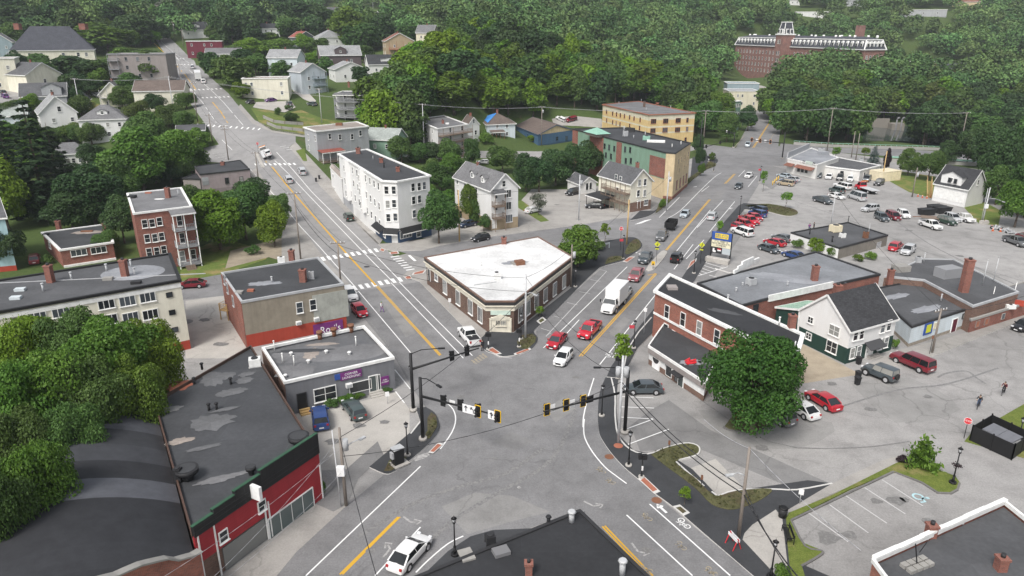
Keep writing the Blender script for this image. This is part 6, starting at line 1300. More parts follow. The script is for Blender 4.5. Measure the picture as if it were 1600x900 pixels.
def trunkmesh(rng,h_,r0,spread,nl=5):
    bm=BM();p=Vector((0,0,-.6));ps=[p];
    for k in range(4):ps.append(Vector((rng.normal()*.12*k*.5,rng.normal()*.12*k*.5,h_*(k+1)/4)))
    for k,(a,b) in enumerate(zip(ps[:-1],ps[1:])):tube(bm,a,b,r0*(1-.2*k),r0*(1-.2*(k+1)),8)
    for i in range(nl):
        a=ps[2+i % 2];an=2*PI*i/nl+rng.uniform(-.4,.4);e=a+Vector((math.cos(an)*spread*.6,math.sin(an)*spread*.6,h_*rng.uniform(.35,.6)));m_=(a+e)/2+Vector((0,0,-.2))
        tube(bm,a,m_,r0*.42,r0*.28,6);tube(bm,m_,e,r0*.28,r0*.1,6)
    return bm
PROTO={}
def proto(kind,seed):
    rng=np.random.default_rng(seed)
    if kind == 'far':L=lobes_of(rng,5,.8,13,17);C_,Nn=crown_pts(rng,L,3800);me=leafmesh('crown',C_,Nn,.72,rng);tr=trunkmesh(rng,7,.32,3)
    elif kind == 'tall':L=lobes_of(rng,4.6,2.5,19,20);C_,Nn=crown_pts(rng,L,3600);me=leafmesh('crown',C_,Nn,.75,rng);tr=trunkmesh(rng,11,.35,3)
    elif kind == 'near':L=lobes_of(rng,5,1.0,11.6,30);C_,Nn=crown_pts(rng,L,30000,.12);me=leafmesh('crown',C_,Nn,.245,rng);tr=trunkmesh(rng,6,.35,3.2,7)
    elif kind == 'mid':L=lobes_of(rng,5,.9,11.6,22);C_,Nn=crown_pts(rng,L,10000,.1);me=leafmesh('crown',C_,Nn,.40,rng);tr=trunkmesh(rng,6,.32,3,6)
    elif kind == 'spruce':
        C_,Nn=[],[]
        for k in range(17):
            z=2.5+k*1.05;R_=3.9*(1-k/17.6)**.8;nb=max(5,int(11*(1-k/22)))
            for i in range(nb):
                a=2*PI*i/nb+k*.7+rng.uniform(-.25,.25);ln=R_*rng.uniform(.7,1.15);m_=int(22*ln/3.5)+5
                t=np.sqrt(rng.uniform(.03,1,m_));wd=(1-t)*.55+.18
                off=rng.normal(size=m_)*wd*.8;x=np.cos(a)*t*ln-np.sin(a)*off;y=np.sin(a)*t*ln+np.cos(a)*off;zz=z-t*ln*.28+rng.normal(size=m_)*.12-np.abs(off)*.25
                C_.append(np.stack([x,y,zz],1));nn=np.tile([math.cos(a)*.3,math.sin(a)*.3,1.],(m_,1))+rng.normal(size=(m_,3))*.35;Nn.append(nn/np.linalg.norm(nn,axis=1)[:,None])
        me=leafmesh('crown',np.concatenate(C_),np.concatenate(Nn),.55,rng,1.8);tr=BM();tube(tr,(0,0,-1),(0,0,20.3),.32,.03,8)
    elif kind == 'young':L=lobes_of(rng,1.25,1.5,4.6,9);C_,Nn=crown_pts(rng,L,700,.3);me=leafmesh('crown',C_,Nn,.24,rng);tr=trunkmesh(rng,2.6,.06,.9,4)
    elif kind == 'sparse':L=lobes_of(rng,4.2,2.5,11,22);C_,Nn=crown_pts(rng,L,1500,.35);me=leafmesh('crown',C_,Nn,.42,rng);tr=trunkmesh(rng,7,.22,3.2,9)
    elif kind == 'bush':L=lobes_of(rng,1.5,-.1,2.3,9);C_,Nn=crown_pts(rng,L,1100,.1);me=leafmesh('crown',C_,Nn,.24,rng);tr=trunkmesh(rng,1.0,.06,.9,5)
    elif kind == 'grassbush':
        C_,Nn=[],[]
        for i in range(90):
            a=rng.uniform(0,2*PI);el=rng.uniform(.35,1.45);ln=rng.uniform(1.4,2.6);t=np.linspace(.15,1,12);x=np.cos(a)*np.cos(el)*t*ln;y=np.sin(a)*np.cos(el)*t*ln;z=np.sin(el)*t*ln*1.1-.45*t*t*np.cos(el)*ln
            C_.append(np.stack([x,y,z],1)+rng.normal(size=(12,3))*.07);Nn.append(rng.normal(size=(12,3))+np.array([0,0,.8]))
        Nn=np.concatenate(Nn);me=leafmesh('crown',np.concatenate(C_),Nn/np.linalg.norm(Nn,axis=1)[:,None],.3,rng,1.8);tr=trunkmesh(rng,.9,.08,.8,5)
    me2=bpy.data.meshes.new('trunk');tr.to_mesh(me2);tr.free()
    return me,me2
SEEDS=dict(far=6,tall=5,near=4,mid=5,spruce=3,young=3,sparse=2,bush=3,grassbush=1)
for k,c_ in SEEDS.items():PROTO[k]=[proto(k,100+17*i+len(k)) for i in range(c_)]
BASEH=dict(far=13,tall=19,near=11.6,mid=11.6,spruce=20.5,young=4.6,sparse=11,bush=2.3,grassbush=2.6);BASER=dict(far=5,tall=4.6,near=5,mid=5,spruce=3.9,young=1.25,sparse=4.2,bush=1.5,grassbush=2.3)
TN=[0]
def tree(p,kind='far',leaf='leaf_mid',h_=None,r=None,name='deciduous_tree',label='',group=None,cat='tree',bark='bark',crown='crown'):
    TN[0]+= 1;rr_=random.Random(TN[0]*13);me,tr=PROTO[kind][TN[0]% len(PROTO[kind])]
    sz=(h_ or BASEH[kind])/BASEH[kind];sr=(r/BASER[kind]) if r else sz
    t=thing(name,label,cat,p,rr_.uniform(0,6.28),group);t.scale=(sr,sr,sz)
    ob(crown,meshmat(me,leaf),None,t);ob('trunk',meshmat(tr,bark),None,t)
    return t
def treepx(x,y,rpx,hpx,kind,leaf,label,group=None,**k):
    """x, y: pixel of the foot; rpx: crown radius, hpx: height, both in pixels of the photo"""
    p=G(x,y);t=px_of(p)[2]
    h_=z_over(p,y-hpx)-p.z
    return tree(p,kind,leaf,max(.4,h_),rpx*t/F,label=label,group=group,**k)
def treetop(x,y,rpx,h_,kind,leaf,label,group=None,**k):
    """x, y: pixel of the crown's middle at about 0.6 of the height h_"""
    lo=None;p=None;z=.6*h_
    for it in range(4):
        q=at_z(x,y,(p.z if p is not None else 0)+.6*h_) if True else None
        p=Vector((q.x,q.y,H(q.x,q.y)))
    t=px_of(q)[2]
    return tree(p,kind,leaf,h_,rpx*t/F,label=label,group=group,**k)
# near trees, lower left: a clump along the theatre
g='leafy trees in the clump below the cream tenement'
for i,(x,y,r,h_,lf,lab) in enumerate(((180,565,70,14.5,'leaf_lush','dense green tree in the clump, tallest and in front of the tenement windows'),(238,560,48,13,'leaf_bright','yellow green tree at the tenement corner, beside the wet black roof'),(115,548,52,14,'leaf_mid','green tree in the clump left of the densest one'),(35,552,56,14,'leaf_bright','bright leafy tree by the left end of the tenement'),(80,620,66,14,'leaf_lush','broad tree in the middle of the clump'),(150,625,56,13,'leaf_mid','darker tree in the clump above the vault roof'),(15,645,60,14.5,'leaf_lush','green tree at the left picture edge, middle of the clump'),(55,765,58,13.5,'leaf_lush','big green tree against the vault roof edge'),(0,815,52,13.5,'leaf_mid','lowest green tree at the left edge of the picture'),(205,620,48,11.5,'leaf_lush','small tree between clump and wet black roof'),(30,705,52,12,'leaf_mid','small tree tucked below the big green one by the vault'),(110,690,44,11.5,'leaf_mid','tree leaning over the back of the vault roof'))):
    treetop(x,y,r,h_,'near',lf,lab,g)
treetop(1187,580,74,12.5,'near','leaf_deep','single big round tree standing in the pavement by the low hall')
treepx(686,381,31,79,'mid','leaf_mid','street tree in front of the pale corner tenement');treepx(902,418,36,66,'mid','leaf_lush','round tree beside the white roofed wedge building')
g='dark trees in the yard behind the gabled house'
for x,y,r,h_ in ((842,300,24,58),(868,290,28,60),(895,284,28,58),(920,275,26,52),(822,300,22,60)):treepx(x,y,r,h_,'mid','leaf_dark','dark broad tree in the row behind the parking yard',g)
treepx(785,270,24,44,'mid','leaf_mid','lighter green tree behind the gabled house roof');treepx(737,262,13,50,'mid','leaf_mid','slim tree beside the tall porch block');treepx(842,336,15,38,'sparse','leaf_grey','thin grey half bare tree in the parking yard');treepx(1010,285,10,30,'mid','leaf_lush','small tree between porch house and green building')
for x,y,r,h_,lab in ((945,380,9,34,'young light green tree in the pavement bed near the stop sign'),(970,590,17,75,'young light green street tree by the low hall entrance'),(1227,327,9,30,'young light green tree on the lot island'),(1122,372,6,30,'young tree beside the big marquee sign'),(843,497,8,20,'young tree in a pavement well by the wedge building'),(1069,790,11,32,'young bright tree in the planting bed'),(1192,300,6,36,'young thin tree at the restaurant corner')):treepx(x,y,r,h_,'young','leaf_bright',lab,name='young_tree')
for x,y,r,h_,lab in ((1305,250,8,22,'pale young tree by the bridge road'),(1350,250,8,22,'yellowish young tree beside the blue spruce')):treepx(x,y,r,h_,'young','leaf_bright',lab,name='young_tree')
treepx(1363,262,12,36,'spruce','leaf_blue','small blue spruce by the bridge parapet',name='blue_spruce');treepx(1384,268,6,36,'mid','leaf_purple','narrow dark purple tree by the container',name='purple_tree')
treepx(1440,730,33,50,'grassbush','leaf_lush','feathery green shrub on the lawn corner',name='feathery_shrub',cat='shrub')
# conifers and trees on the left
for x,y,r,h_,lab in ((28,330,44,180,'tall dark spruce nearest the left edge'),(75,345,48,200,'tallest dark spruce with drooping boughs'),(100,330,36,140,'shorter dark spruce behind the tallest one')):treepx(x,y,r,h_,'spruce','leaf_needle',lab,name='spruce_tree')
g='trees between the left houses and the tenement'
for x,y,r,h_,lf in ((14,360,38,110,'leaf_bright'),(20,420,26,70,'leaf_dark'),(60,345,40,60,'leaf_dark'),(150,350,48,88,'leaf_dark'),(190,330,36,86,'leaf_mid'),(225,300,52,98,'leaf_lush'),(268,285,42,84,'leaf_lush'),(185,302,38,58,'leaf_dark'),(132,322,34,64,'leaf_dark'),(195,380,30,70,'leaf_dark'),(345,390,44,92,'leaf_bright'),(385,375,40,90,'leaf_mid'),(400,345,30,70,'leaf_dark'),(430,385,26,70,'leaf_bright'),(322,360,34,70,'leaf_mid'),(115,360,40,60,'leaf_dark'),(168,400,22,40,'leaf_mid'),(300,270,26,50,'leaf_lush'),(222,255,32,64,'leaf_mid'),(150,264,22,40,'leaf_dark'),(240,235,30,60,'leaf_mid'),(218,205,20,50,'leaf_olive'),(440,350,18,50,'leaf_mid')):treepx(x,y,r,h_,'mid',lf,'leafy tree in the belt between hillside houses and the brick houses',g)
treepx(198,225,10,24,'mid','leaf_purple','dark purple leaved shrub tree beside the white hip roofed house',name='purple_tree')
g='trees among the houses on the left hill'
for x,y,r,h_,lf in ((245,130,24,48,'leaf_olive'),(365,140,29,58,'leaf_mid'),(335,122,20,40,'leaf_dark'),(320,100,10,20,'leaf_dark'),(65,140,22,50,'leaf_mid'),(30,120,16,40,'leaf_dark'),(170,85,46,48,'leaf_lush'),(215,70,34,52,'leaf_dark'),(25,75,20,40,'leaf_mid'),(130,130,40,44,'leaf_dark'),(160,130,24,40,'leaf_mid'),(105,128,14,40,'leaf_mid'),(395,92,26,32,'leaf_bright'),(440,92,24,34,'leaf_lush'),(425,75,22,24,'leaf_lush'),(365,75,28,62,'leaf_dark'),(400,80,20,40,'leaf_dark'),(440,125,18,30,'leaf_mid'),(550,75,30,62,'leaf_lush'),(565,85,26,52,'leaf_mid'),(595,75,26,50,'leaf_dark'),(612,55,22,44,'leaf_dark'),(655,100,14,18,'leaf_mid'),(465,50,30,54,'leaf_dark'),(500,50,24,44,'leaf_dark'),(430,38,30,50,'leaf_dark'),(345,40,26,44,'leaf_dark'),(370,40,30,46,'leaf_mid'),(275,45,18,34,'leaf_mid'),(258,30,14,30,'leaf_grey'),(205,45,28,45,'leaf_dark'),(165,45,34,48,'leaf_dark'),(120,38,34,48,'leaf_dark'),(75,45,30,44,'leaf_mid'),(35,52,30,48,'leaf_dark'),(15,40,26,48,'leaf_dark'),(600,215,22,40,'leaf_mid'),(585,200,20,36,'leaf_bright'),(642,232,22,50,'leaf_mid'),(435,180,6,12,'leaf_mid'),(684,290,17,34,'leaf_lush'),(672,330,18,40,'leaf_lush'),(695,300,14,30,'leaf_mid'),(735,350,14,66,'leaf_lush'),(745,350,16,44,'leaf_mid'),(756,362,10,26,'leaf_mid'),(450,60,20,36,'leaf_mid'),(535,60,22,40,'leaf_lush'),(580,60,20,44,'leaf_mid'),(478,48,18,30,'leaf_dark'),(645,45,22,36,'leaf_lush'),(672,40,24,40,'leaf_mid'),(318,36,22,40,'leaf_dark'),(395,46,24,44,'leaf_dark'),(400,118,20,34,'leaf_mid'),(382,108,20,34,'leaf_dark'),(468,112,16,30,'leaf_lush'),(500,92,18,34,'leaf_mid'),(455,100,18,30,'leaf_dark'),(585,150,20,34,'leaf_mid'),(580,172,22,36,'leaf_lush'),(230,110,26,36,'leaf_mid'),(190,108,24,34,'leaf_lush'),(60,118,24,36,'leaf_mid'),(110,118,22,34,'leaf_dark'),(140,150,20,30,'leaf_dark'),(205,150,22,36,'leaf_mid'),(290,205,18,34,'leaf_mid'),(270,200,22,40,'leaf_mid'),(310,235,20,34,'leaf_lush'),(50,235,26,50,'leaf_mid'),(10,250,30,60,'leaf_lush'),(20,185,20,30,'leaf_mid'),(240,160,14,30,'leaf_olive'),(455,190,12,14,'leaf_mid'),(640,70,20,34,'leaf_mid'),(690,95,22,44,'leaf_lush'),(562,205,14,20,'leaf_lush'),(615,228,12,24,'leaf_mid'),(365,95,18,26,'leaf_mid'),(375,60,18,30,'leaf_dark'),(345,70,14,20,'leaf_mid'),(250,65,18,34,'leaf_dark')):treepx(x,y,r,h_,'far' if y < 150 else 'mid',lf,'leafy tree among the houses on the left hill',g)
rq=random.Random(9)
for x,y in [(244,30),(124,30),(420,34),(324,34),(260,38),(484,46),(36,46),(116,46),(336,46),(276,46),(0,46),(504,50),(172,58),(376,62),(648,62),(332,62),(216,62),(572,62),(356,70),(236,70),(196,70),(212,74),(176,74),(572,78),(588,78),(476,82),(152,82),(416,86),(496,90),(568,98),(496,102),(404,114),(420,118),(512,118),(140,122),(156,126),(112,126),(172,126),(360,130),(612,130),(376,130),(564,134),(120,138),(156,142),(376,142),(136,146),(208,146),(112,150),(672,154),(380,154),(204,158),(712,166),(672,170),(192,170),(116,170),(292,170),(696,174),(52,178),(712,178),(244,178),(656,182),(128,182),(672,182),(576,194),(264,198),(128,222),(52,222),(112,222),(660,222),(640,222),(92,226),(144,226),(28,238),(4,242),(48,242),(64,242),(656,254),(628,254),(672,254),(40,254),(24,254),(60,258),(700,258),(260,258),(28,266),(304,266),(288,270),(80,270),(704,274),(52,274),(260,278),(244,286),(284,286),(676,286),(268,290),(228,294),(212,298),(688,298),(196,306)]:treepx(x,y,9+y*.035+rq.uniform(0,5),15+y*.06+rq.uniform(0,12),'far' if y < 170 else 'mid',rq.choice(('leaf_mid','leaf_lush','leaf_dark','leaf_mid','leaf_bright')),'small bushy tree filling a yard between the left hill houses','small trees in the yards of the left hill',name='yard_tree')
# right side
g='trees beside the far junction and the bridge'
for x,y,r,h_,lf in ((1100,215,26,62,'leaf_mid'),(1118,205,28,66,'leaf_lush'),(1135,222,18,50,'leaf_mid'),(1168,205,15,40,'leaf_dark'),(1090,240,10,30,'leaf_dark'),(1093,262,9,34,'leaf_dark'),(1174,200,5,14,'leaf_bright'),(1112,252,5,14,'leaf_lush'),(1095,275,6,20,'leaf_lush')):treepx(x,y,r,h_,'mid',lf,'leafy tree beside the far street junction',g)
for x,y,r,h_ in ((1418,274,18,42),(1450,282,22,48)):treepx(x,y,r,h_,'mid','leaf_mid','round tree on the grass behind the carriage garage','two round trees by the garage')
g='big trees at the right edge behind the garage'
for x,y,r,h_,lf in ((1562,300,34,110,'leaf_dark'),(1595,300,36,120,'leaf_mid'),(1585,355,30,70,'leaf_lush'),(1600,340,34,90,'leaf_mid'),(1540,280,30,90,'leaf_dark'),(1510,258,24,56,'leaf_dark'),(1555,320,26,60,'leaf_mid'),(1530,262,30,70,'leaf_dark'),(1480,256,18,36,'leaf_dark'),(1620,330,40,150,'leaf_dark')):treepx(x,y,r,h_,'mid',lf,'big leafy tree at the right edge behind the garage',g)
for i,(x,y,r,h_,lf,lab) in enumerate(((1275,395,13,26,'leaf_bright','bright leafy bush growing against the workshop front'),(1300,402,10,18,'leaf_lush','green bush under the workshop side wall'),(1362,405,10,12,'leaf_lush','low weeds along the cinder workshop wall'),(1340,408,9,12,'leaf_lush','weedy shrub beside the cinder workshop wall'),(1245,388,9,14,'leaf_mid','dark shrub at the workshop corner'),(1188,490,10,26,'leaf_lush','leafy sapling against the brick store wall'),(1235,505,10,18,'leaf_mid','shrub behind the white and green house'),(540,630,14,12,'leaf_lush','green weeds along the laundry wall'),(520,634,12,12,'leaf_mid','ragged weeds below the laundry window'),(560,622,12,10,'leaf_lush','weeds between laundry window and steps'),(606,613,8,8,'leaf_mid','weeds at the right corner of the laundry'),(455,645,9,13,'leaf_mid','weeds by the laundry side steps'),(503,770,7,22,'leaf_lush','tall weeds at the end of the red shop front'),(1396,545,7,16,'leaf_lush','bush at the corner of the white and green house'),(700,318,16,24,'leaf_lush','bramble bush beside the pale tenement'),(730,335,12,22,'leaf_mid','creeper bush along the gabled house'),(762,358,10,18,'leaf_mid','bush below the gabled house wall'),(890,372,11,14,'leaf_lush','shrub behind the wedge building tree'),(1035,325,6,16,'leaf_lush','shrub beside the porch house'),(832,222,8,12,'leaf_bright','round shrub in front of the blue warehouse'),(760,225,11,22,'leaf_lush','bush beside the hip roofed house'),(935,392,12,16,'leaf_mid','low shrub on the pavement by the wedge building'),(452,172,8,8,'leaf_mid','shrub on the hillside lawn'),(430,138,12,16,'leaf_mid','bush in front of the pale yellow block'),(1220,905,14,26,'leaf_lush','leafy shrub at the bottom edge beside the plaza'),(1408,722,10,10,'leaf_purple','dark low shrub beside the feathery one'),(75,412,9,16,'leaf_mid','bush beside the brick cottage'),(150,178,16,10,'leaf_lush','clipped hedge by the tiny cream garage'),(395,398,12,14,'leaf_mid','shrub on the verge by the triplex'))):
    treepx(x,y,r,h_,'bush',lf,lab,name='shrub',cat='shrub',crown='foliage')
# ---- woods: every tree near enough to be told apart is a thing, the rest one mass
def inpoly(x,y,P):
    c_=False;j=len(P)-1
    for i in range(len(P)):
        if (P[i][1]> y)!=(P[j][1]> y) and x <(P[j][0]-P[i][0])*(y-P[i][1])/(P[j][1]-P[i][1])+P[i][0]:c_=not c_
        j=i
    return c_
WOODS=[([(585,200),(605,178),(600,160),(640,135),(685,122),(705,70),(700,12),(1132,12),(1132,95),(1128,125),(1105,140),(1095,180),(1092,215),(1000,160),(942,170),(935,187),(870,182),(845,194),(805,186),(765,181),(720,180),(690,190),(655,200),(640,238),(600,226)],'wooded hillside behind the yellow block',('leaf_mid','leaf_lush','leaf_mid','leaf_dark','leaf_bright')),
  ([(1182,170),(1215,150),(1220,135),(1250,130),(1360,122),(1400,112),(1600,120),(1700,130),(1700,200),(1520,202),(1440,195),(1400,192),(1345,195),(1330,212),(1345,225),(1240,222),(1215,205)],'river bank wood below the mill',('leaf_mid','leaf_olive','leaf_mid','leaf_dark','leaf_bright')),
  ([(1430,228),(1560,232),(1700,240),(1700,225),(1430,222)],'wood along the bridge',('leaf_dark','leaf_mid'))]
cand=[]
rng=np.random.default_rng(11)
yy=180.0
while yy < 900:
    step=8.4 if yy < 330 else 9.8 if yy < 480 else 13.5
    xx=-.62*yy
    while xx < .86*yy:
        X,Y=xx+rng.uniform(-.38,.38)*step,yy+rng.uniform(-.38,.38)*step;xx += step
        z=H(X,Y);px_,py_,d_=px_of((X,Y,z))
        for wi,(P,gname,lvs) in enumerate(WOODS):
            if inpoly(px_,py_,P):cand.append((d_,X,Y,z,wi));break
        else:
            if (py_ < 62 and -100 < px_ < 690 and d_ > 420 and rng.random()< .8 and abs(px_-(215+max(0,py_-5)*.8))> 14) or (py_ < 105 and px_ >= 1125 and d_ > 520):cand.append((d_,X,Y,z,-1))
    yy += step*.92
def shown(bx,by):return any(x0-3 < bx < x1+3 and y0 < by < y1+21 for x0,y0,x1,y1 in ((1244,14,1300,27),(1408,14,1476,27),(1488,2,1536,12),(1226,0,1250,8),(1312,0,1348,10),(1400,90,1462,112),(1466,100,1514,116),(570,14,604,30),(508,14,540,30),(400,40,440,58),(1148,66,1232,84)))
cand=[c_ for c_ in cand if not ((c_[4]< 0 or c_[3]> 9 and px_of(c_[1:4])[0]> 1120) and shown(*px_of(c_[1:4])[:2]))]
cand.sort()
far_pts=[]
NEAR_N=265;cnt=0
for d_,X,Y,z,wi in cand:
    if wi >= 0 and cnt < NEAR_N and (wi != 1 or d_ < 430):
        cnt += 1;P,gname,lvs=WOODS[wi];k='tall' if (rng.random()< .5 and wi == 0) else 'far'
        tree(Vector((X,Y,z)),k,lvs[int(rng.integers(len(lvs)))],rng.uniform(13,21) if wi == 0 else rng.uniform(13,19),rng.uniform(5.4,8.6),label='leafy tree in the '+gname,group='trees of the '+gname,name='woodland_tree')
    else:far_pts.append((X,Y,z))
def tint(me,C_):
    a=me.attributes.new('tint','FLOAT','POINT');a.data.foreach_set('value',np.concatenate([np.full(4*len(c_),q,np.float32) for c_,q in zip(C_,rng.random(len(C_)))]))
C_,Nn=[],[]
for X,Y,z in far_pts:
    R_=rng.uniform(6,12);h_=rng.uniform(10,23);L=lobes_of(rng,R_,h_*.1,h_,11);c1,n1=crown_pts(rng,L,820,.0);C_.append(c1+np.array([X,Y,z]));Nn.append(n1)
me=leafmesh('distant_wood',np.concatenate(C_),np.concatenate(Nn),1.25,rng);tint(me,C_);o=ob('distant_wood',me,'leaf_wood');o['kind']='stuff'
# ridge line that closes the view
C_,Nn=[],[]
for i in range(900):
    Y=rng.uniform(880,1300);X=rng.uniform(-.8*Y,.85*Y);z=H(X,Y)
    if shown(*px_of((X,Y,z))[:2]):continue
    R_=rng.uniform(7,11);L=lobes_of(rng,R_,3,rng.uniform(13,20),5);c1,n1=crown_pts(rng,L,130,0);C_.append(c1+np.array([X,Y,z]));Nn.append(n1)
me=leafmesh('ridge_wood',np.concatenate(C_),np.concatenate(Nn),2.8,rng);tint(me,C_);o=ob('ridge_wood',me,'leaf_wood');o['kind']='stuff'
# ground cover in the beds
def cover(name,polys,mat,dens_,size,hgt):
    C_,Nn=[],[]
    for ps in polys:
        W=[(p.x,p.y) for p in world(ps)];x0,x1=min(p[0] for p in W),max(p[0] for p in W);y0,y1=min(p[1] for p in W),max(p[1] for p in W);n_=int((x1-x0)*(y1-y0)*dens_)
        for X,Y in zip(rng.uniform(x0,x1,n_),rng.uniform(y0,y1,n_)):
            if inpoly(X,Y,W):C_.append((X,Y,H(X,Y)+K+.05+rng.uniform(.02,hgt)));Nn.append((rng.normal()*.5,rng.normal()*.5,1))
    C_=np.array(C_);Nn=np.array(Nn);Nn /= np.linalg.norm(Nn,axis=1)[:,None];o=ob(name,leafmesh(name,C_,Nn,size,rng),mat);o['kind']='stuff'
leafmat('leaf_bed',(.05,.065,.02),(.16,.15,.06),.02)
cover('ground_cover',[[(1019,712),(1040,704),(1070,697),(1086,700),(1090,706),(1083,712),(1053,723),(1085,749),(1106,770),(1122,780),(1150,772),(1203,768),(1189,780),(1160,793),(1138,796),(1112,788),(1090,767),(1065,747),(1040,730)],[(812,544),(824,546),(836,535),(836,528),(832,524),(816,526)],[(977,396),(984,382),(994,375),(1000,382),(998,388),(985,396)],[(947,413),(951,405),(963,402),(975,403),(970,407)],[(1027,338),(1041,322),(1062,301),(1085,280),(1104,266),(1117,260),(1117,257),(1108,254),(1100,263),(1075,281),(1050,301),(1031,318)],[(661,689),(672,685),(682,668),(681,653),(674,647),(669,656),(669,675)],[(602,737),(612,736),(627,725),(634,717),(622,713),(609,722)],[(1166,323),(1200,320),(1235,327),(1243,331),(1228,336),(1200,330)]],'leaf_bed',9,.22,.3)
# ================================================================ vehicles
def ringloft(bm,rings,cap=True,mi=0):
    V=[[bm.verts.new(p) for p in r_] for r_ in rings];n_=len(V[0])
    for a,b in zip(V[:-1],V[1:]):
        for i in range(n_):
            f=bm.faces.new((a[i],a[(i+1)% n_],b[(i+1)% n_],b[i]));f.material_index=mi
    if cap:bm.faces.new(V[0][::-1]);bm.faces.new(V[-1])
    return V
def section(x,w_,zb,zt,tuck=.06,crown_=.05):
    """closed cross-section of a car body at station x"""
    h_=zt-zb
    P=[(0,zb),(w_*.78,zb),(w_*.96,zb+h_*.16),(w_,zb+h_*.45),(w_*.985,zb+h_*.75),(w_*(1-tuck),zt-h_*.05),(w_*.8,zt),(0,zt+crown_*h_)]
    pts_=[(x,y,z) for y,z in P]+[(x,-y,z) for y,z in P[-2:0:-1]]
    return pts_
CARS={}
def wheel(parent,x,y,r,w_=.22):
    bm=BM();tube(bm,(0,-w_/2,0),(0,w_/2,0),r,r,20);s_=1 if y > 0 else -1
    o=ob('wheel',WH.setdefault(('t',round(r,2)),None) or bm,'tyre',parent,(x,y,r)) if WH.get(('t',round(r,2))) is None else ob('wheel',WH[('t',round(r,2))],None,parent,(x,y,r))
    if WH[('t',round(r,2))] is None:WH[('t',round(r,2))]=o.data
    else:bm.free()
    bm=BM();tube(bm,(0,s_*(w_/2-.02),0),(0,s_*(w_/2+.012),0),r*.66,r*.6,14)
    for k in range(5):a=2*PI*k/5;bar(bm,(0,s_*(w_/2+.014),0),(math.cos(a)*r*.58,s_*(w_/2+.014),math.sin(a)*r*.58),.06,.02)
    ob('rim',bm,'rim',o)
WH={}
def carproto(kind):
    """x forwards, wheels on z = 0"""
    t=bpy.data.objects.new('vehicle_model_'+kind,None);COL.objects.link(t)
    D=dict(sedan=(4.75,.91,1.45,.36),hatch=(4.2,.87,1.5,.29),suv=(4.7,.93,1.72,.34),wagon=(4.8,.89,1.5,.33),van=(5.6,1.0,2.3,.34),jeep=(4.3,.92,1.85,.42),pickup=(5.7,.98,1.85,.4),bigsuv=(5.5,1.0,1.9,.4),minivan=(5.0,.97,1.75,.34),truckcab=(5.0,1.1,2.3,.48),boxtruck=(7.6,1.2,2.3,.5),flatbed=(8.2,1.15,2.4,.48),trailer=(4.6,1.0,1.9,.36))
    L,w_,h_,r=D[kind];hl=L/2
    bm=BM();gl=None
    belt=dict(sedan=.93,hatch=.95,suv=1.05,wagon=.95,van=1.25,jeep=1.15,pickup=1.12,bigsuv=1.12,minivan=1.02,truckcab=1.5,boxtruck=1.55,flatbed=1.55,trailer=1)[kind];cl=.2+.12*(r > .36)
    # side outline: (x, top of body), greenhouse: base and roof stations (x at belt, x at roof)
    if kind == 'sedan':st_=[(-hl,.62,.86),(-hl+.12,.86,.93),(-hl+.75,.97,.99),(-.9,.96,1),(.7,.93,1),(1.1,.92,1),(hl-.35,.78,.95),(hl-.06,.66,.86),(hl,.5,.78)];g_=(-1.98,-1.15,.42,1.28)
    elif kind == 'hatch':st_=[(-hl,.7,.88),(-hl+.12,.98,.95),(-1.0,.98,1),(.6,.95,1),(1.0,.93,1),(hl-.3,.8,.94),(hl,.52,.78)];g_=(-2.0,-1.6,.2,1.05)
    elif kind == 'wagon':st_=[(-hl,.7,.88),(-hl+.1,.97,.95),(-1.0,.97,1),(.6,.95,1),(1.05,.93,1),(hl-.3,.8,.94),(hl,.52,.78)];g_=(-2.3,-2.05,.2,1.1)
    elif kind == 'suv':st_=[(-hl,.75,.9),(-hl+.1,1.06,.96),(-1.0,1.08,1),(.7,1.06,1),(1.15,1.05,1),(hl-.25,.95,.95),(hl,.6,.82)];g_=(-2.22,-1.95,.35,1.2)
    elif kind == 'bigsuv':st_=[(-hl,.8,.95),(-hl+.08,1.13,.98),(-1.0,1.14,1),(.9,1.13,1),(1.3,1.12,1),(hl-.15,1.06,.97),(hl,.7,.9)];g_=(-2.68,-2.55,.65,1.25)
    elif kind == 'minivan':st_=[(-hl,.75,.9),(-hl+.08,1.02,.96),(-1.0,1.04,1),(1.2,1.0,1),(1.6,.97,.98),(hl-.2,.8,.92),(hl,.55,.8)];g_=(-2.38,-2.2,.6,1.65)
    elif kind == 'van':st_=[(-hl,.9,.95),(-hl+.05,1.26,1),(-1.0,1.26,1),(1.4,1.25,1),(1.8,1.22,.98),(hl-.15,1.0,.93),(hl,.6,.82)];g_=(-2.76,-2.66,1.1,1.95)
    elif kind == 'jeep':st_=[(-hl,.8,.95),(-hl+.06,1.14,.97),(-.8,1.15,1),(.6,1.15,.95),(hl-.5,1.12,.82),(hl-.25,1.05,.78),(hl,.7,.8)];g_=(-2.05,-1.98,.45,.72)
    elif kind == 'pickup':st_=[(-hl,.7,.95),(-hl+.06,1.1,.98),(-.4,1.12,1),(1.2,1.13,1),(1.55,1.12,1),(hl-.15,1.06,.97),(hl,.68,.9)];g_=(-.75,-.55,.95,1.55)
    elif kind in ('boxtruck','flatbed'):f0=hl-2.7;st_=[(f0,1.3,.9),(f0+.1,1.5,.92),(f0+1.5,1.52,.92),(hl-.25,1.4,.82),(hl,.9,.8)];g_=(f0+.12,f0+.2,f0+1.15,f0+1.55)
    if kind != 'trailer':
        rings=[section(x,w_*k,cl if 0 < i < len(st_)-1 else cl+.08,zt) for i,(x,zt,k) in enumerate(st_)]
        ringloft(bm,rings);bmesh.ops.recalc_face_normals(bm,faces=bm.faces);smooth_by(bm,40)
    if kind == 'pickup':                                     # open bed: dark floor let into the rear deck
        pass
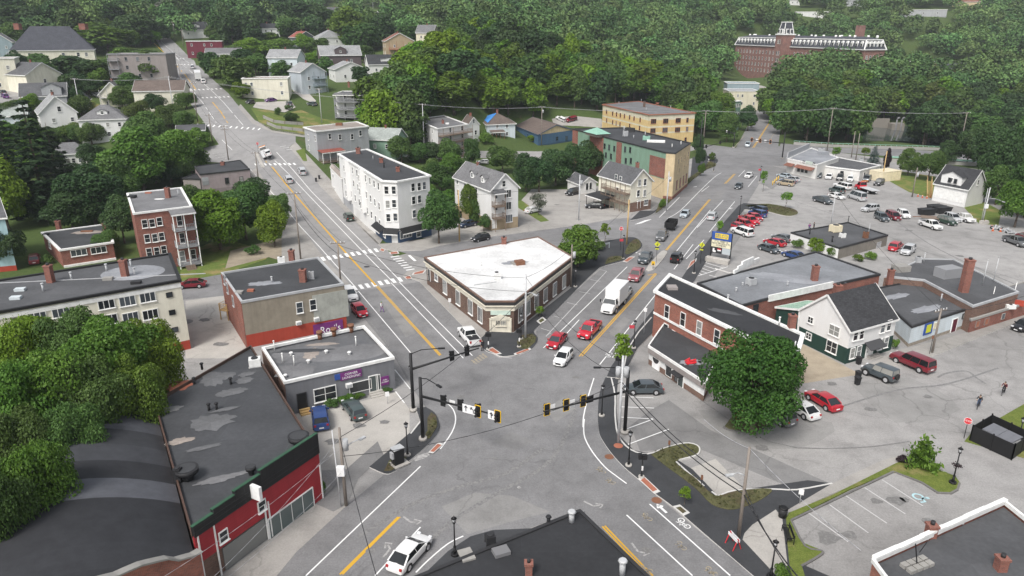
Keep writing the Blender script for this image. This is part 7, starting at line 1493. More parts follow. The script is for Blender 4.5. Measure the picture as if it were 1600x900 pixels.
    body=ob('body',bm,None,t);
    if kind != 'trailer':
        xb0,xr0,xr1,xb1=g_;zr=h_-.05
        bm=BM();a=[(xb0,w_*.9,belt),(xb1,w_*.86,belt),(xr1,w_*.72,zr),(xr0,w_*.74,zr)]
        V=[bm.verts.new(p) for p in a]+[bm.verts.new((x,-y,z)) for x,y,z in a]
        for f in ((3,2,1,0),(4,5,6,7),(1,2,6,5),(0,4,7,3),(2,3,7,6),(0,1,5,4)):bm.faces.new([V[i] for i in f])
        bmesh.ops.recalc_face_normals(bm,faces=bm.faces);ob('windows',bm,'car_glass',t)
        bm=BM();rz=[section(x,y,zr-.035,z,.12,.3) for x,y,z in ((xr0-.05,w_*.70,zr+.01),(xr0+.15,w_*.76,zr+.045),((xr0+xr1)/2,w_*.775,zr+.06),(xr1-.15,w_*.755,zr+.045),(xr1+.04,w_*.69,zr+.01))]
        ringloft(bm,rz)
        for s_ in (-1,1):
            for p,q,wd in (((xb1,.865,belt),(xr1,.725,zr),.07),((xb0,.905,belt),(xr0,.745,zr),.1 if kind != 'sedan' else .13)):
                bar(bm,(p[0],s_*w_*p[1],p[2]),(q[0],s_*w_*q[1],q[2]),wd,.05)
            n_p={'sedan':1,'hatch':1,'jeep':1,'pickup':1,'boxtruck':0,'flatbed':0}.get(kind,2)
            for k in range(n_p):
                u=(k+1)/(n_p+1)+(.08 if n_p == 1 else 0);xb=xb0+(xb1-xb0)*u;xr=xr0+(xr1-xr0)*u
                bar(bm,(xb,s_*w_*.895,belt),(xr,s_*w_*.74,zr),.09,.035)
            bar(bm,(xb1-.25,s_*w_*1.0,belt+.06),(xb1-.35,s_*w_*1.14,belt+.08),.16,.14)
        bmesh.ops.recalc_face_normals(bm,faces=bm.faces);smooth_by(bm,40);ob('roof',bm,None,t)
        for s_ in (-1,1):
            bm=BM();box(bm,(hl-.1,s_*w_*.62,cl+.5 if h_ < 1.6 else cl+.62),(.22,w_*.34,.14));ob('headlight',bm,'head_lamp',t)
            if kind in ('boxtruck','flatbed'):continue
            bm=BM();box(bm,(st_[0][0]+.06,s_*w_*.72,belt-.2),(.16,w_*.26,.2 if kind != 'pickup' else .34));ob('tail_light',bm,'red_lamp',t)
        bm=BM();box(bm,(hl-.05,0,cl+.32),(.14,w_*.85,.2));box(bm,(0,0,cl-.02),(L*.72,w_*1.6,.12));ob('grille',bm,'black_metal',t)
        bm=BM();box(bm,(hl-.01,0,cl+.12),(.06,.5,.12));ob('number_plate',bm,'sign_white',t);bm=BM();box(bm,(-hl+.0,0,cl+.35),(.06,.5,.13));ob('number_plate',bm,'sign_white',t)
    axles={'sedan':(-1.4,1.42),'hatch':(-1.3,1.25),'pickup':(-1.75,1.8),'bigsuv':(-1.65,1.65),'van':(-1.75,1.85),'boxtruck':(-2.0,2.55),'flatbed':(-2.3,2.8),'trailer':(-.5,.4),'jeep':(-1.3,1.35)}.get(kind,(-1.4,1.42))
    for x in axles:
        for s_ in (-1,1):
            wheel(t,x,s_*(w_-.1),r)
    if kind not in ('trailer','boxtruck','flatbed'):
        for x in axles:
            for s_ in (-1,1):bm=BM();tube(bm,(x,s_*(w_-.2),r+.01),(x,s_*(w_+.004),r+.01),r*1.17,r*1.17,18);ob('wheel_arch',bm,'rubber',t)
    if kind == 'pickup':
        bm=BM();box(bm,(-1.85,0,1.135),(1.75,w_*1.62,.03));ob('cargo_bed',bm,'bin_black',t)
        bm=BM()
        for s_ in (-1,1):box(bm,(-1.85,s_*w_*.88,1.17),(1.95,.1,.09))
        box(bm,(-2.78,0,1.15),(.08,w_*1.7,.1));ob('bed_rail',bm,None,t)
    if kind == 'jeep':
        bm=BM();tube(bm,(-hl-.02,0,.95),(-hl-.24,0,.95),.4,.4,18);ob('spare_wheel',bm,'rubber',t)
    if kind == 'boxtruck':
        bm=BM();box(bm,(-1.35,0,2.25),(4.9,2.4,2.7));bmesh.ops.bevel(bm,geom=bm.edges[:],offset=.05,segments=1,affect='EDGES');ob('cargo_box',bm,'paint_white',t)
        bm=BM();box(bm,(-1.0,0,.75),(5.4,1.0,.25));ob('chassis',bm,'black_metal',t);bm=BM();box(bm,(-1.35,0,.92),(4.95,2.44,.1));ob('box_sill',bm,'grey_metal',t)
        bm=BM()
        for s_ in (-1,1):box(bm,(hl-1.0,s_*1.35,1.95),(.12,.2,.45))
        ob('mirror',bm,'black_metal',t)
    if kind == 'flatbed':
        bm=BM();box(bm,(-1.35,0,1.12),(5.4,2.4,.16));
        for k in range(7):box(bm,(-3.7+.8*k,0,1.0),(.12,2.3,.14))
        ob('deck',bm,'galv',t);bm=BM();box(bm,(-.9,0,.8),(5.6,.9,.25));ob('chassis',bm,'black_metal',t);bm=BM();bar(bm,(hl-2.85,0,2.75),(hl-2.84,1.0,2.75),.2,.16);bar(bm,(hl-2.85,-1.0,2.75),(hl-2.84,0,2.75),.2,.16);ob('light_bar',bm,'signal_orange',t)
    if kind == 'trailer':
        bm=BM();
        for s_ in (-1,1):box(bm,(0,s_*1.0,1.35),(4.2,.08,1.2));box(bm,(s_*2.1,0,1.35),(.08,2.0,1.2))
        for k in range(6):
            for s_ in (-1,1):box(bm,(-2.0+.8*k,s_*1.06,1.35),(.1,.08,1.2))
        ob('side_board',bm,'black_metal',t);bm=BM();box(bm,(0,0,.8),(4.2,2.0,.12));ob('floor_pan',bm,'bin_black',t);bm=BM();bar(bm,(2.1,.8,.7),(3.4,0,.6),.12);bar(bm,(2.1,-.8,.7),(3.4,0,.6),.12);ob('drawbar',bm,'black_metal',t)
    CARS[kind]=t;return t
USED=set()
PAINTED={}
def car(kind,col,x,y,hx,hy,label,z=None,cat=None,name=None):
    if kind not in CARS:carproto(kind)
    src=CARS[kind]
    o=copytree(src,None,name or {'pickup':'pickup_truck','boxtruck':'box_truck','flatbed':'flatbed_truck','van':'passenger_van','trailer':'dump_trailer'}.get(kind,'parked_car'))
    tag(o,label,cat or {'pickup':'pickup truck','boxtruck':'truck','flatbed':'truck','van':'van','trailer':'trailer'}.get(kind,'car'),'cars and trucks of the streets and lots')
    for ch in KIDS[o.name]:
        if ch.name.split('.')[0] in ('body','roof','bed_rail'):
            k=(ch.data.name,col)
            if k not in PAINTED:
                me=ch.data.copy();me.materials.clear();me.materials.append(MATS['paint_'+col]);PAINTED[k]=me
            ch.data=PAINTED[k]
    p=G(x,y);q=at_z(hx,hy,p.z);d=q.xy-p.xy
    nrm=Vector((H(p.x-1.5,p.y)-H(p.x+1.5,p.y),H(p.x,p.y-1.5)-H(p.x,p.y+1.5),3)).normalized()
    fx=Vector((d.x,d.y,0)).normalized();fx=(fx-nrm*fx.dot(nrm)).normalized();fy=nrm.cross(fx)
    m=Matrix((fx,fy,nrm)).transposed().to_4x4();lift=.042 if z is None else z
    o.rotation_euler=m.to_euler();o.location=p+Vector((0,0,lift+(.05 if p.z > .5 else 0)))
    return o
CL=[('sedan','white',641,872,669,841,'white sedan driving up the near street beside the lamp post'),
 ('sedan','red',870,538,856,553,'dark red sedan waiting at the crossing ahead of the red pickup'),('hatch','white',880,565,868,579,'white hatchback entering the crossing'),('pickup','brightred',921,522,905,538,'bright red pickup in front of the box truck'),
 ('boxtruck','white',959,481,942,499,'white box truck in the queue at the crossing'),('sedan','silver',975,463,966,473,'silver white car half hidden behind the box truck'),('pickup','dusty',994,435,984,449,'faded maroon pickup with pale front near the traffic island'),
 ('pickup','slate',1008,408,998,421,'dark grey pickup beside the yellow crossing sign'),('pickup','grey',1034,373,1024,387,'grey pickup towing a black dump trailer'),('trailer','black',1048,358,1039,369,'black high sided dump trailer behind the grey pickup'),
 ('jeep','black',1057,408,1068,394,'black off-roader with a tan spare wheel cover driving away'),('sedan','paleblue',1070,338,1058,350,'pale silver car below the green building'),('suv','silver',1113,342,1124,330,'silver estate driving away past the young tree'),
 ('sedan','slate',1154,294,1146,302,'dark car near the far junction coming towards the camera'),('sedan','white',1170,277,1160,283,'white car nearest the far junction'),('suv','paleblue',1168,229,1166,234,'pale blue car waiting under the orange signals'),
 ('suv','silver',451,284,443,274,'silver car driving up the hill street between the lines'),('suv','silver',472,271,464,261,'silver white car parked at the kerb by the grey house'),('suv','green',545,343,536,333,'dark green car parked beside the pale tenement'),
 ('flatbed','white',416,244,406,231,'white tow truck on the hill street carrying a white car'),('boxtruck','grey',310,124,303,113,'dark truck climbing the hill street'),('sedan','white',318,129,312,120,'white car behind the dark truck on the hill street'),('sedan','silver',301,107,296,99,'silver car highest up the hill street'),
 ('sedan','maroon',300,449,284,450,'dark maroon sedan parked in the lane behind the cream tenement'),('suv','maroon',55,410,56,400,'dark red car in the driveway of the brick cottage'),('hatch','brightred',562,491,571,500,'bright red car parked beside the purple sign shop'),('suv','white',547,466,554,474,'white car parked behind the bright red one'),
 ('pickup','white',733,532,722,519,'white pickup with a dark bed cover parked by the corner door'),('suv','blue',501,660,499,646,'dark blue car nosed to the laundry wall'),('wagon','teal',553,646,543,633,'grey green estate car with silver roof in the laundry yard'),
 ('sedan','slate',1005,613,990,613,'dark sedan with a roof rack behind the signal pole'),('sedan','red',1285,632,1269,622,'red sedan parked right of the big round tree'),('sedan','white',1250,645,1237,637,'white sedan parked next to the red one by the round tree'),('suv','grey',1212,655,1196,646,'grey car parked in the shade under the big round tree'),
 ('jeep','slate',1373,590,1355,583,'dark grey off-roader parked before the white and green house'),('bigsuv','maroon',1424,573,1405,565,'dark red long estate parked before the white and green house'),('sedan','black',1600,514,1588,518,'dark car cut by the right edge of the picture'),
 ('bigsuv','white',1159,367,1142,361,'white long estate nearest the marquee sign'),('hatch','red',1156,359,1172,364,'red car hidden behind the white long estate'),('suv','red',1164,355,1180,361,'red hatchback parked between red car and red pickup'),('pickup','brightred',1170,349,1186,355,'red pickup in the row of parked cars'),('sedan','red',1179,343,1193,349,'pinkish red car between red pickup and blue car'),('suv','blue',1183,338,1170,334,'blue car second from the end of the parked row'),('suv','navy',1185,332,1172,328,'dark blue car at the far end of the parked row'),
 ('sedan','slate',1201,393,1216,398,'dark grey sedan in the middle of the lot by the workshop'),('sedan','red',1210,383,1195,379,'red sedan parked behind the dark grey sedan'),('sedan','grey',1222,376,1208,372,'grey car half hidden by the workshop corner'),('sedan','blue',1239,403,1226,399,'blue car hidden behind the grey store roof'),('suv','red',1399,390,1409,383,'red car parked at the side of the cinder workshop'),('suv','silver',1418,396,1408,403,'silver grey car beside the red one at the workshop'),
 ('suv','silver',1359,330,1342,332,'silver white car alone in front of the red flatbed'),('suv','slate',1377,344,1390,351,'dark grey car left of the maroon minivan'),('minivan','maroon',1395,342,1410,350,'maroon minivan between a dark and a white car'),('suv','white',1411,339,1424,347,'white car right of the maroon minivan'),('pickup','white',1453,356,1470,362,'white crew cab pickup in the open lot'),('suv','green',1479,350,1492,354,'dark green car behind the white pickup'),('suv','silver',1488,345,1501,350,'silver car between green car and white pickup'),('pickup','white',1505,345,1520,350,'white old pickup nearest the grassy bank'),('pickup','grey',1586,382,1602,388,'grey pickup at the right edge of the lot'),('hatch','maroon',1600,374,1590,370,'dark red car behind the grey pickup at the edge'),
 ('sedan','slate',1279,277,1275,284,'dark car parked first in the row by the restaurant'),('sedan','white',1295,279,1290,286,'white car parked between two dark ones by the restaurant'),('suv','black',1312,281,1309,288,'black car parked third by the restaurant'),('hatch','white',1328,283,1326,290,'white small car parked fourth by the restaurant wing'),('suv','slate',1354,283,1347,289,'large grey car parked beside the white wing'),('pickup','white',1370,277,1364,282,'white pickup nose beside the cream container'),('suv','black',1373,289,1364,293,'black car in front of the cream container'),
 ('suv','tan',1227,290,1212,288,'tan boxy car behind the yellow posts'),('sedan','silver',1238,283,1224,280,'silver car behind the tan one'),('sedan','navy',1231,286,1217,284,'dark blue car between the tan and silver ones'),('sedan','paleblue',1225,278,1211,275,'pale car nearest the restaurant porch'),
 ('bigsuv','white',1316,295,1301,291,'white boxy car behind the dark green one in the lot'),('suv','teal',1307,301,1293,297,'dark green grey car between the white boxy car and white sedan'),('sedan','white',1307,310,1322,314,'white sedan beside the black pickup'),('pickup','slate',1285,317,1302,322,'black long pickup in the middle of the lot'),('van','silver',1338,312,1320,306,'white passenger van with dark windows'),('flatbed','brightred',1353,300,1332,293,'red flatbed truck with an empty deck'),
 ('minivan','black',896,304,882,307,'black minivan in the yard behind the houses'),('sedan','black',929,325,912,325,'black sedan parked beside the carport'),('sedan','white',833,332,847,329,'white car under the thin grey tree'),('hatch','black',751,376,737,379,'black hatchback parked at the kerb by the gabled house'),('sedan','navy',731,354,717,357,'dark sedan parked in the yard by the gabled house'),('hatch','green',712,341,700,345,'dark green car half hidden by the street tree'),('sedan','blue',724,336,712,339,'blue car behind brambles in the yard'),
 ('sedan','white',756,256,744,256,'white car behind the gabled house roof'),('suv','white',876,188,865,187,'white car at the foot of the wooded slope'),('bigsuv','maroon',892,189,881,190,'red car at the foot of the wooded slope'),
 ('sedan','black',391,162,381,164,'black car beside the pale yellow block'),('sedan','purple',423,159,411,160,'purple car parked below the pale yellow block'),('suv','slate',452,165,443,161,'dark car on the hillside lawn edge'),('sedan','teal',488,165,477,164,'green white car beside the deck block'),('hatch','red',467,134,459,133,'red car beside the pale blue house'),('sedan','purple',8,153,-4,150,'purple grey car at the left picture edge'),('sedan','slate',5,147,-6,144,'dark car behind the purple grey one at the left edge'),('sedan','silver',152,151,141,150,'silver car in the yard behind the balcony house')]
for c_ in CL:car(*c_)
# the car on the tow truck's deck
o=car('suv','white',420,249,410,236,'white car riding on the deck of the tow truck');o.location.z += 1.22
for t in list(CARS.values()):                                 # the originals
    for ch in list(KIDS.get(t.name,[])):
        for g_ in list(KIDS.get(ch.name,[])):bpy.data.objects.remove(g_)
        bpy.data.objects.remove(ch)
    bpy.data.objects.remove(t)
# ================================================================ poles, wires, lamps, signals, signs, people
POLE={}
def upole(key,bx,by,ty,label,mat='wood_pole',r=.17,arms=1,h=None,az=0,lamp=None,can=0,meter=False,top=None,group='utility poles'):
    p=G(bx,by);h_=h or (z_over(p,ty)-p.z)
    t=thing('utility_pole',label,'utility pole',p,0,group);bm=BM();tube(bm,(0,0,-.5),(0,0,h_),r,r*.68,10);ob('pole',bm,mat,t)
    a=R(az);d=Vector((math.cos(a),math.sin(a),0))
    if arms:
        bm=BM();
        for k in range(arms):bar(bm,-d*1.2+Vector((0,0,h_-.35-.9*k)),d*1.2+Vector((0,0,h_-.35-.9*k)),.1,.13)
        o=ob('crossarm',bm,'wood_pole',t);bm=BM()
        for q in (-1.1,-.5,.5,1.1):tube(bm,d*q+Vector((0,0,h_-.3)),d*q+Vector((0,0,h_-.05)),.06,.05,6)
        ob('insulator',bm,'sign_white',o)
    for k in range(can):
        bm=BM();c_=d*(.42 if k == 0 else -.42);tube(bm,(c_.x,c_.y,h_-2.4),(c_.x,c_.y,h_-1.3),.27,.27,12);ob('transformer',bm,'grey_metal',t)
    if meter:
        bm=BM();box(bm,(-.12,-.32,h_*.48),(.7,.4,.95));ob('meter_box',bm,'sign_white',t);bm=BM();tube(bm,(-.45,-.15,0),(-.6,-.2,h_*.98),.06,.06,8);ob('conduit',bm,'galv',t)
    if lamp:
        q=at_z(*lamp,p.z+h_*.72)-p;bm=BM();m_=q*.5;polytube(bm,[(0,0,h_*.70),(q.x*.5,q.y*.5,h_*.745),(q.x,q.y,h_*.735)],.05,6);o=ob('lamp_arm',bm,'galv',t);bm=BM();box(bm,(q.x,q.y,h_*.73),(.7,.3,.14),math.atan2(q.y,q.x));ob('lamp_head',bm,'grey_metal',o)
    POLE[key]=(p,h_,d);return t
upole('se',1153,843,699,'weathered utility pole with a red base near the paved plaza','wood_pole',lamp=(1140,744),az=60,arms=0);upole('sw',541,790,668,'wooden utility pole with a transformer and white meter box by the red shop',can=1,meter=True,lamp=(566,686),az=20,arms=0)
upole('wedge',821,530,428,'pale utility pole at the corner of the wedge building','galv',lamp=(837,462),arms=0);upole('hillfoot',470,405,300,'tall utility pole on the left kerb of the hill street',az=15);upole('cornershop',534,460,377,'utility pole behind the tan shop by the zebra crossing',az=10,arms=1)
upole('store',718,378,297,'wooden utility pole by the black hatchback','wood_pale',arms=0);upole('yard',904,345,273,'pale utility pole with a transformer in the yard','galv',can=1,arms=0);upole('bed',979,383,312,'wooden pole beside the stop sign planting bed','wood_pale',arms=0);upole('green',1041,330,268,'grey pole with a transformer at the green building corner','galv',can=1,arms=0)
upole('wedge2',892,448,382,'utility pole with a transformer at the right end of the wedge building',can=1,arms=0);upole('signal',966,692,556,'grey utility pole with transformers beside the black signal mast','galv',can=2,arms=0,az=0)
upole('lot',1298,352,298,'thin grey pole standing by the workshop','galv',r=.13,arms=0);upole('grass',1425,308,262,'pole with a transformer at the grass edge by the garage',arms=0,can=1);upole('bank',1535,348,293,'pole with a long lamp arm on the grassy bank','galv',meter=True,arms=0,lamp=(1568,316));upole('store2',1456,552,482,'leaning wooden pole against the pale blue store',arms=1,az=25)
upole('rest',1378,283,236,'pale pole beside the cream container','wood_pale',arms=0);upole('far1',1292,236,168,'tall pole by the river carrying the long wires');upole('far2',1498,240,175,'tall pole carrying wires in front of the right wood');upole('junction',1098,232,172,'utility pole at the left of the far junction',arms=2);upole('h1',663,238,162,'tall pole behind the porch block','galv');upole('h2',846,228,166,'pole with a transformer before the blue warehouse',can=1)
upole('u1',309,190,128,'pole on the left kerb halfway up the hill street');upole('u2',332,222,178,'pole above the white shed on the hill street');upole('u3',357,250,196,'pole with double crossarms by the mauve house',arms=2);upole('u4',404,282,237,'pole beside the tow truck');upole('u5',503,192,138,'pole on the hillside lawn before the deck block','galv');upole('u6',127,180,122,'white utility pole in the yards behind the spruces','galv');upole('u7',272,178,119,'pale pole rising before the cream gabled building','galv');upole('u8',287,155,100,'thin pole left of the dark truck');upole('u9',274,64,34,'pole with a transformer at the upper street',can=1);upole('u10',287,73,47,'shorter pole before the hill house');upole('u11',249,38,8,'topmost pole on the upper street');upole('n1',1198,150,112,'pole beside the mill lot');upole('r1',1330,246,205,'pole by the blue spruce',arms=0);upole('r2',1337,250,208,'second bare pole by the blue spruce',arms=0)
def wire(name,a,b,za=-.3,zb=-.3,sag=.8,r=.022,mat='wire',off=0,off2=None):
    (pa,ha,da),(pb,hb,db)=POLE[a] if isinstance(a,str) else a,POLE[b] if isinstance(b,str) else b
    A_=pa+da*off+Vector((0,0,ha+za));B_=pb+db*(off if off2 is None else off2)+Vector((0,0,hb+zb));bm=BM();ps=[A_+(B_-A_)*k/12-Vector((0,0,sag*4*(k/12)*(1-k/12))) for k in range(13)];o0=A_.copy();polytube(bm,[p-o0 for p in ps],r,5)
    o=ob('overhead_wire',bm,mat,None,o0);tag(o,name,'wire','overhead wires');return o
P0=lambda x,y,z:(at_z(x,y,z),0,Vector((1,0,0)))
wl='thin overhead wire stretched between utility poles'
for a,b in (('u6','u7'),('u7','h1'),('h1','h2'),('h2','junction'),('junction','far1'),('far1','far2')):
    for of in (-1.1,1.1):wire(wl,a,b,off=of,r=.034,mat='wire_light')
for a,b in (('u11','u9'),('u9','u8'),('u8','u1'),('u1','u2'),('u2','u3'),('u3','u4'),('u4','hillfoot'),('hillfoot','cornershop')):
    for of in (-.9,.9):wire(wl,a,b,off=of,r=.025)
wire(wl,'cornershop','wedge',-.6,-.6,1.2,.03);wire(wl,'cornershop','wedge',-2.2,-2.6,1.4,.03);wire(wl,'hillfoot','cornershop',-2.5,-2.2,1,.05);wire(wl,'wedge','signal',-.5,-.5,1.5,.025);wire(wl,'wedge','signal',-2.5,-2.5,1.6,.03);wire(wl,'wedge','wedge2',-.5,-.5,.6,.025);wire(wl,'wedge2','bed',-1,-1,.8,.025);wire(wl,'bed','green',-1,-1,.8,.025);wire(wl,'sw','signal',-3,-3,1.5,.03);wire(wl,'sw','wedge',-1,-3,1.5,.03)
wire(wl,'signal','se',-3,-4,.9,.05);wire(wl,'signal','se',-3.6,-4.6,.9,.05);wire(wl,'se',P0(1260,930,6),-4,0,.6,.04);wire(wl,'se',P0(1272,930,6),-4.6,0,.6,.06);wire(wl,'se',P0(1345,860,9.2),-.1,0,.3,.022,'wire_light');wire(wl,'se',P0(1100,655,9.5),-.1,0,.3,.022,'wire_light')
wire(wl,'sw',P0(330,905,7),-1,0,.5,.014,'wire_light');wire(wl,'sw',P0(250,905,6.5),-2,0,.5,.014,'wire_light');wire(wl,'sw',P0(600,940,8.6),-1.0,0,.6,.03);wire(wl,'sw',P0(320,930,7),-4.5,0,.5,.014,'wire_light');wire(wl,'store2',P0(1620,455,9),-.3,0,.8,.03);wire(wl,'store2','lot',-.3,-.5,1,.025);wire(wl,'store','yard',-1,-1,.9,.025);wire(wl,'yard','bed',-1,-1,.9,.025)
# --- decorative lamp posts
LP={}
def lamppost(bx,by,ty,label,white=True,basket=False,banner=False):
    p=G(bx,by);p.z += K+.004 if H(p.x,p.y)< .3 else .1;h_=z_over(p,ty)-p.z
    t=thing('street_lamp',label,'street lamp',p,0,'black heritage street lamps');bm=BM();tube(bm,(0,0,.1),(0,0,h_*.84),.075,.055,10);tube(bm,(0,0,.1),(0,0,.75),.15,.09,10);tube(bm,(0,0,.75),(0,0,.82),.13,.13,10);ob('post',bm,'black_metal',t)
    bm=BM();tube(bm,(0,0,-.02),(0,0,.16),.36,.33,14);ob('footing',bm,'concrete_pale' if white else 'black_metal',t)
    bm=BM();z=h_*.84;tube(bm,(0,0,z),(0,0,z+.1),.12,.16,8);tube(bm,(0,0,z+.47),(0,0,z+.66),.26,.05,8);tube(bm,(0,0,z+.66),(0,0,z+.8),.03,.015,6)
    for k in range(4):a=PI/2*k;bar(bm,(.13*math.cos(a),.13*math.sin(a),z+.1),(.2*math.cos(a),.2*math.sin(a),z+.48),.025)
    o=ob('lantern',bm,'black_metal',t);bm=BM();tube(bm,(0,0,z+.1),(0,0,z+.47),.11,.17,8);ob('lamp_glass',bm,'head_lamp',o)
    if basket:
        C_=np.random.default_rng(4).normal(size=(160,3))*np.array([.2,.2,.08])+np.array([0,0,h_*.5]);Nn=np.random.default_rng(5).normal(size=(160,3));Nn /= np.linalg.norm(Nn,axis=1)[:,None];ob('flower_basket',leafmesh('flower_basket',C_,Nn,.12,np.random.default_rng(6)),'leaf_purple',t)
    if banner:
        bm=BM();box(bm,(-.42,0,h_*.76),(.7,.03,.5));ob('flag',bm,'flag_red',t)
for a in ((711,868,808,'near black lamp post beside the white sedan',False),(637,713,660,'lamp post on the southwest island by the cabinet'),(940,651,601,'lamp post at the kerb in front of the signal mast'),(982,729,673,'lamp post on the southeast walk near the stall lines'),(990,545,500,'lamp post with a small flag by the young street tree',True,False,True),(1204,903,845,'lamp post at the bottom beside the pale plaza',False),(1488,756,699,'lamp post with flower basket on the lawn corner',False,True),(1590,690,655,'lamp post behind the black dumpster fence',False),(814,531,489,'lamp post at the wedge building corner'),(899,449,421,'lamp post along the wedge building wall'),(973,405,366,'lamp post with a flag by the stop sign',True,False,True),(1155,339,305,'lamp post at the end of the parked row'),(1084,428,391,'lamp post beside the yellow crossing sign'),(1187,285,259,'lamp post with flag near the restaurant corner',True,False,True),(1115,268,242,'lamp post at the far junction corner'),(645,641,566,'slim black post beside the signal mast',True)):lamppost(*a)
# --- signals
def head(parent,p,ang,back='signal_yellow',n_=3):
    """a signal head facing along local -y after turning by ang"""
    bm=BM();box(bm,(0,0,0),(.34,.26,.34*n_));
    for k in range(n_):tube(bm,(0,-.13,(k-(n_-1)/2)*.33),(0,-.36,(k-(n_-1)/2)*.33),.14,.15,10)
    o=ob('signal_head',bm,'black_metal',parent,p,ang);bm=BM();box(bm,(0,.15,0),(.62,.03,.34*n_+.26));
    b_=ob('backplate',bm,'black_metal',o);bm=BM();
    for s_ in (-1,1):box(bm,(s_*.33,.14,0),(.07,.05,.34*n_+.3));box(bm,(0,.14,s_*(.17*n_+.15)),(.59,.05,.07))
    if back:ob('backplate_edge',bm,back,o)
    else:bm.free()
def mast(bx,by,ty,arm0y,ex,ey,heads,signs,label,lamp=None,footing=True,group='black traffic signal masts',back='signal_yellow'):
    p=G(bx,by);p.z += .13 if p.z < .3 else .1;h_=z_over(p,ty)-p.z;za=z_over(p,arm0y);t=thing('signal_mast',label,'traffic signal',p,0,group);bm=BM();tube(bm,(0,0,0),(0,0,h_),.21,.17,14);ob('mast',bm,'black_metal',t)
    bm=BM();tube(bm,(0,0,-.05),(0,0,.28),.48,.44,16);ob('footing',bm,'concrete_pale',t)
    e=at_z(ex,ey,za+.35)-p;s0=Vector((0,0,za-p.z));bm=BM();tube(bm,s0,e,.15,.07,10);ob('arm',bm,'black_metal',t)
    ang=math.atan2(e.y,e.x)
    for u,face,bk in heads:
        q=s0+(e-s0)*u;head(t,q+Vector((math.sin(ang)*.3*face,-math.cos(ang)*.3*face,0)),ang+(0 if face > 0 else PI),bk)
    for u,face,w_,h2,glyph_ in signs:
        q=s0+(e-s0)*u;off=Vector((math.sin(ang),-math.cos(ang),0))*(.2*face);bm=BM();box(bm,(0,0,0),(w_,.04,h2));o=ob('lane_sign',bm,'sign_white' if glyph_ != 'dark' else 'black_metal',t,q+off,ang if face > 0 else ang+PI)
        if glyph_ in ARROWS:
            bm=BM()
            for a_,b_ in ARROWS[glyph_]:bar(bm,(a_[0]*w_,-.035,a_[1]*h2),(b_[0]*w_,-.035,b_[1]*h2),.02,.09)
            ob('arrow',bm,'letter_dark',o)
    if lamp:
        q=at_z(*lamp,p.z+h_+.4)-p;bm=BM();polytube(bm,[(0,0,h_-.1),(q.x*.35,q.y*.35,h_+.35),(q.x,q.y,h_+.4)],.05,6);o=ob('lamp_arm',bm,'black_metal',t);bm=BM();box(bm,(q.x,q.y,h_+.38),(.75,.28,.12),math.atan2(q.y,q.x));ob('lamp_head',bm,'black_metal',o)
    return t
ARROWS=dict(up=[((0,-.3),(0,.35)),((-.2,.12),(0,.35)),((.2,.12),(0,.35))],left=[((.15,-.35),(.15,.05)),((.15,.05),(-.25,.25)),((-.25,.25),(-.02,.32)),((-.25,.25),(-.2,.02))],right=[((-.15,-.35),(-.15,.05)),((-.15,.05),(.25,.25)),((.25,.25),(.02,.32)),((.25,.25),(.2,.02))],both=[((0,-.35),(0,.3)),((-.18,.1),(0,.3)),((.18,.1),(0,.3)),((0,-.1),(.28,.1))])
mast(661,688,590,619,781,650,[(.28,-1,None),(.5,-1,None),(.72,-1,None),(.745,1,'signal_yellow'),(.985,1,'signal_yellow')],[(.60,1,.85,.95,'up'),(.68,1,.8,.95,'left'),(.91,1,.75,.95,'both'),(.4,-1,.7,.6,'plain')],'tall signal mast on the southwest island with its arm over the crossing',(686,603))
mast(646,642,552,577,748,544,[(.6,-1,None),(.83,-1,None)],[],'signal mast behind the island with its arm towards the wedge building',(690,544))
mast(976,677,579,611,849,643,[(.95,1,'signal_yellow'),(.73,1,'signal_yellow'),(.53,1,'signal_yellow')],[(.89,1,.7,.85,'both'),(.66,1,.7,.85,'right'),(.45,1,.95,.8,'dark')],'right hand signal mast with three yellow edged heads',(933,574))
mast(1092,250,184,232,1130,222,[(.3,-1,None),(.9,-1,None)],[],'tall black signal mast at the left of the far junction',None)
mast(1222,248,206,224,1172,218,[(.4,1,'signal_orange'),(.7,1,'signal_orange'),(.95,1,'signal_orange')],[(.55,1,.8,.9,'plain'),(.8,1,.8,.9,'plain')],'signal mast with orange edged heads across the far street')
mast(1146,231,206,209,1122,202,[(.3,-1,None)],[(.5,1,.8,.9,'plain')],'far signal mast at the green clapboard corner')
def pedsig(bx,by,ty,label):
    p=G(bx,by);p.z += K;h_=z_over(p,ty)-p.z;t=thing('pedestrian_signal',label,'signal',p,0,'pedestrian signal posts');bm=BM();tube(bm,(0,0,0),(0,0,h_),.06,.06,8);tube(bm,(0,0,0),(0,0,.4),.14,.1,8);ob('post',bm,'black_metal',t);bm=BM();tube(bm,(0,0,-.02),(0,0,.14),.34,.3,12);ob('footing',bm,'concrete_pale',t)
    bm=BM();box(bm,(.2,0,h_-.2),(.45,.35,.5));box(bm,(-.22,.1,h_-.2),(.35,.45,.5));ob('signal_head',bm,'black_metal',t);bm=BM();box(bm,(.02,-.1,h_*.42),(.16,.12,.45));ob('push_button',bm,'sign_white',t)
for a in ((1002,747,711,'pedestrian signal by the red tactile pad'),(763,547,521,'pedestrian signal on the corner before the pedimented door'),(811,543,515,'pedestrian signal beside the planting at the wedge corner'),(965,592,558,'pedestrian signal by the low hall kerb'),(1107,253,245,'small pedestrian signal at the far junction')):pedsig(*a)
def yaw(p):return math.atan2(p.y,p.x)-PI/2       # turns local -y towards the camera
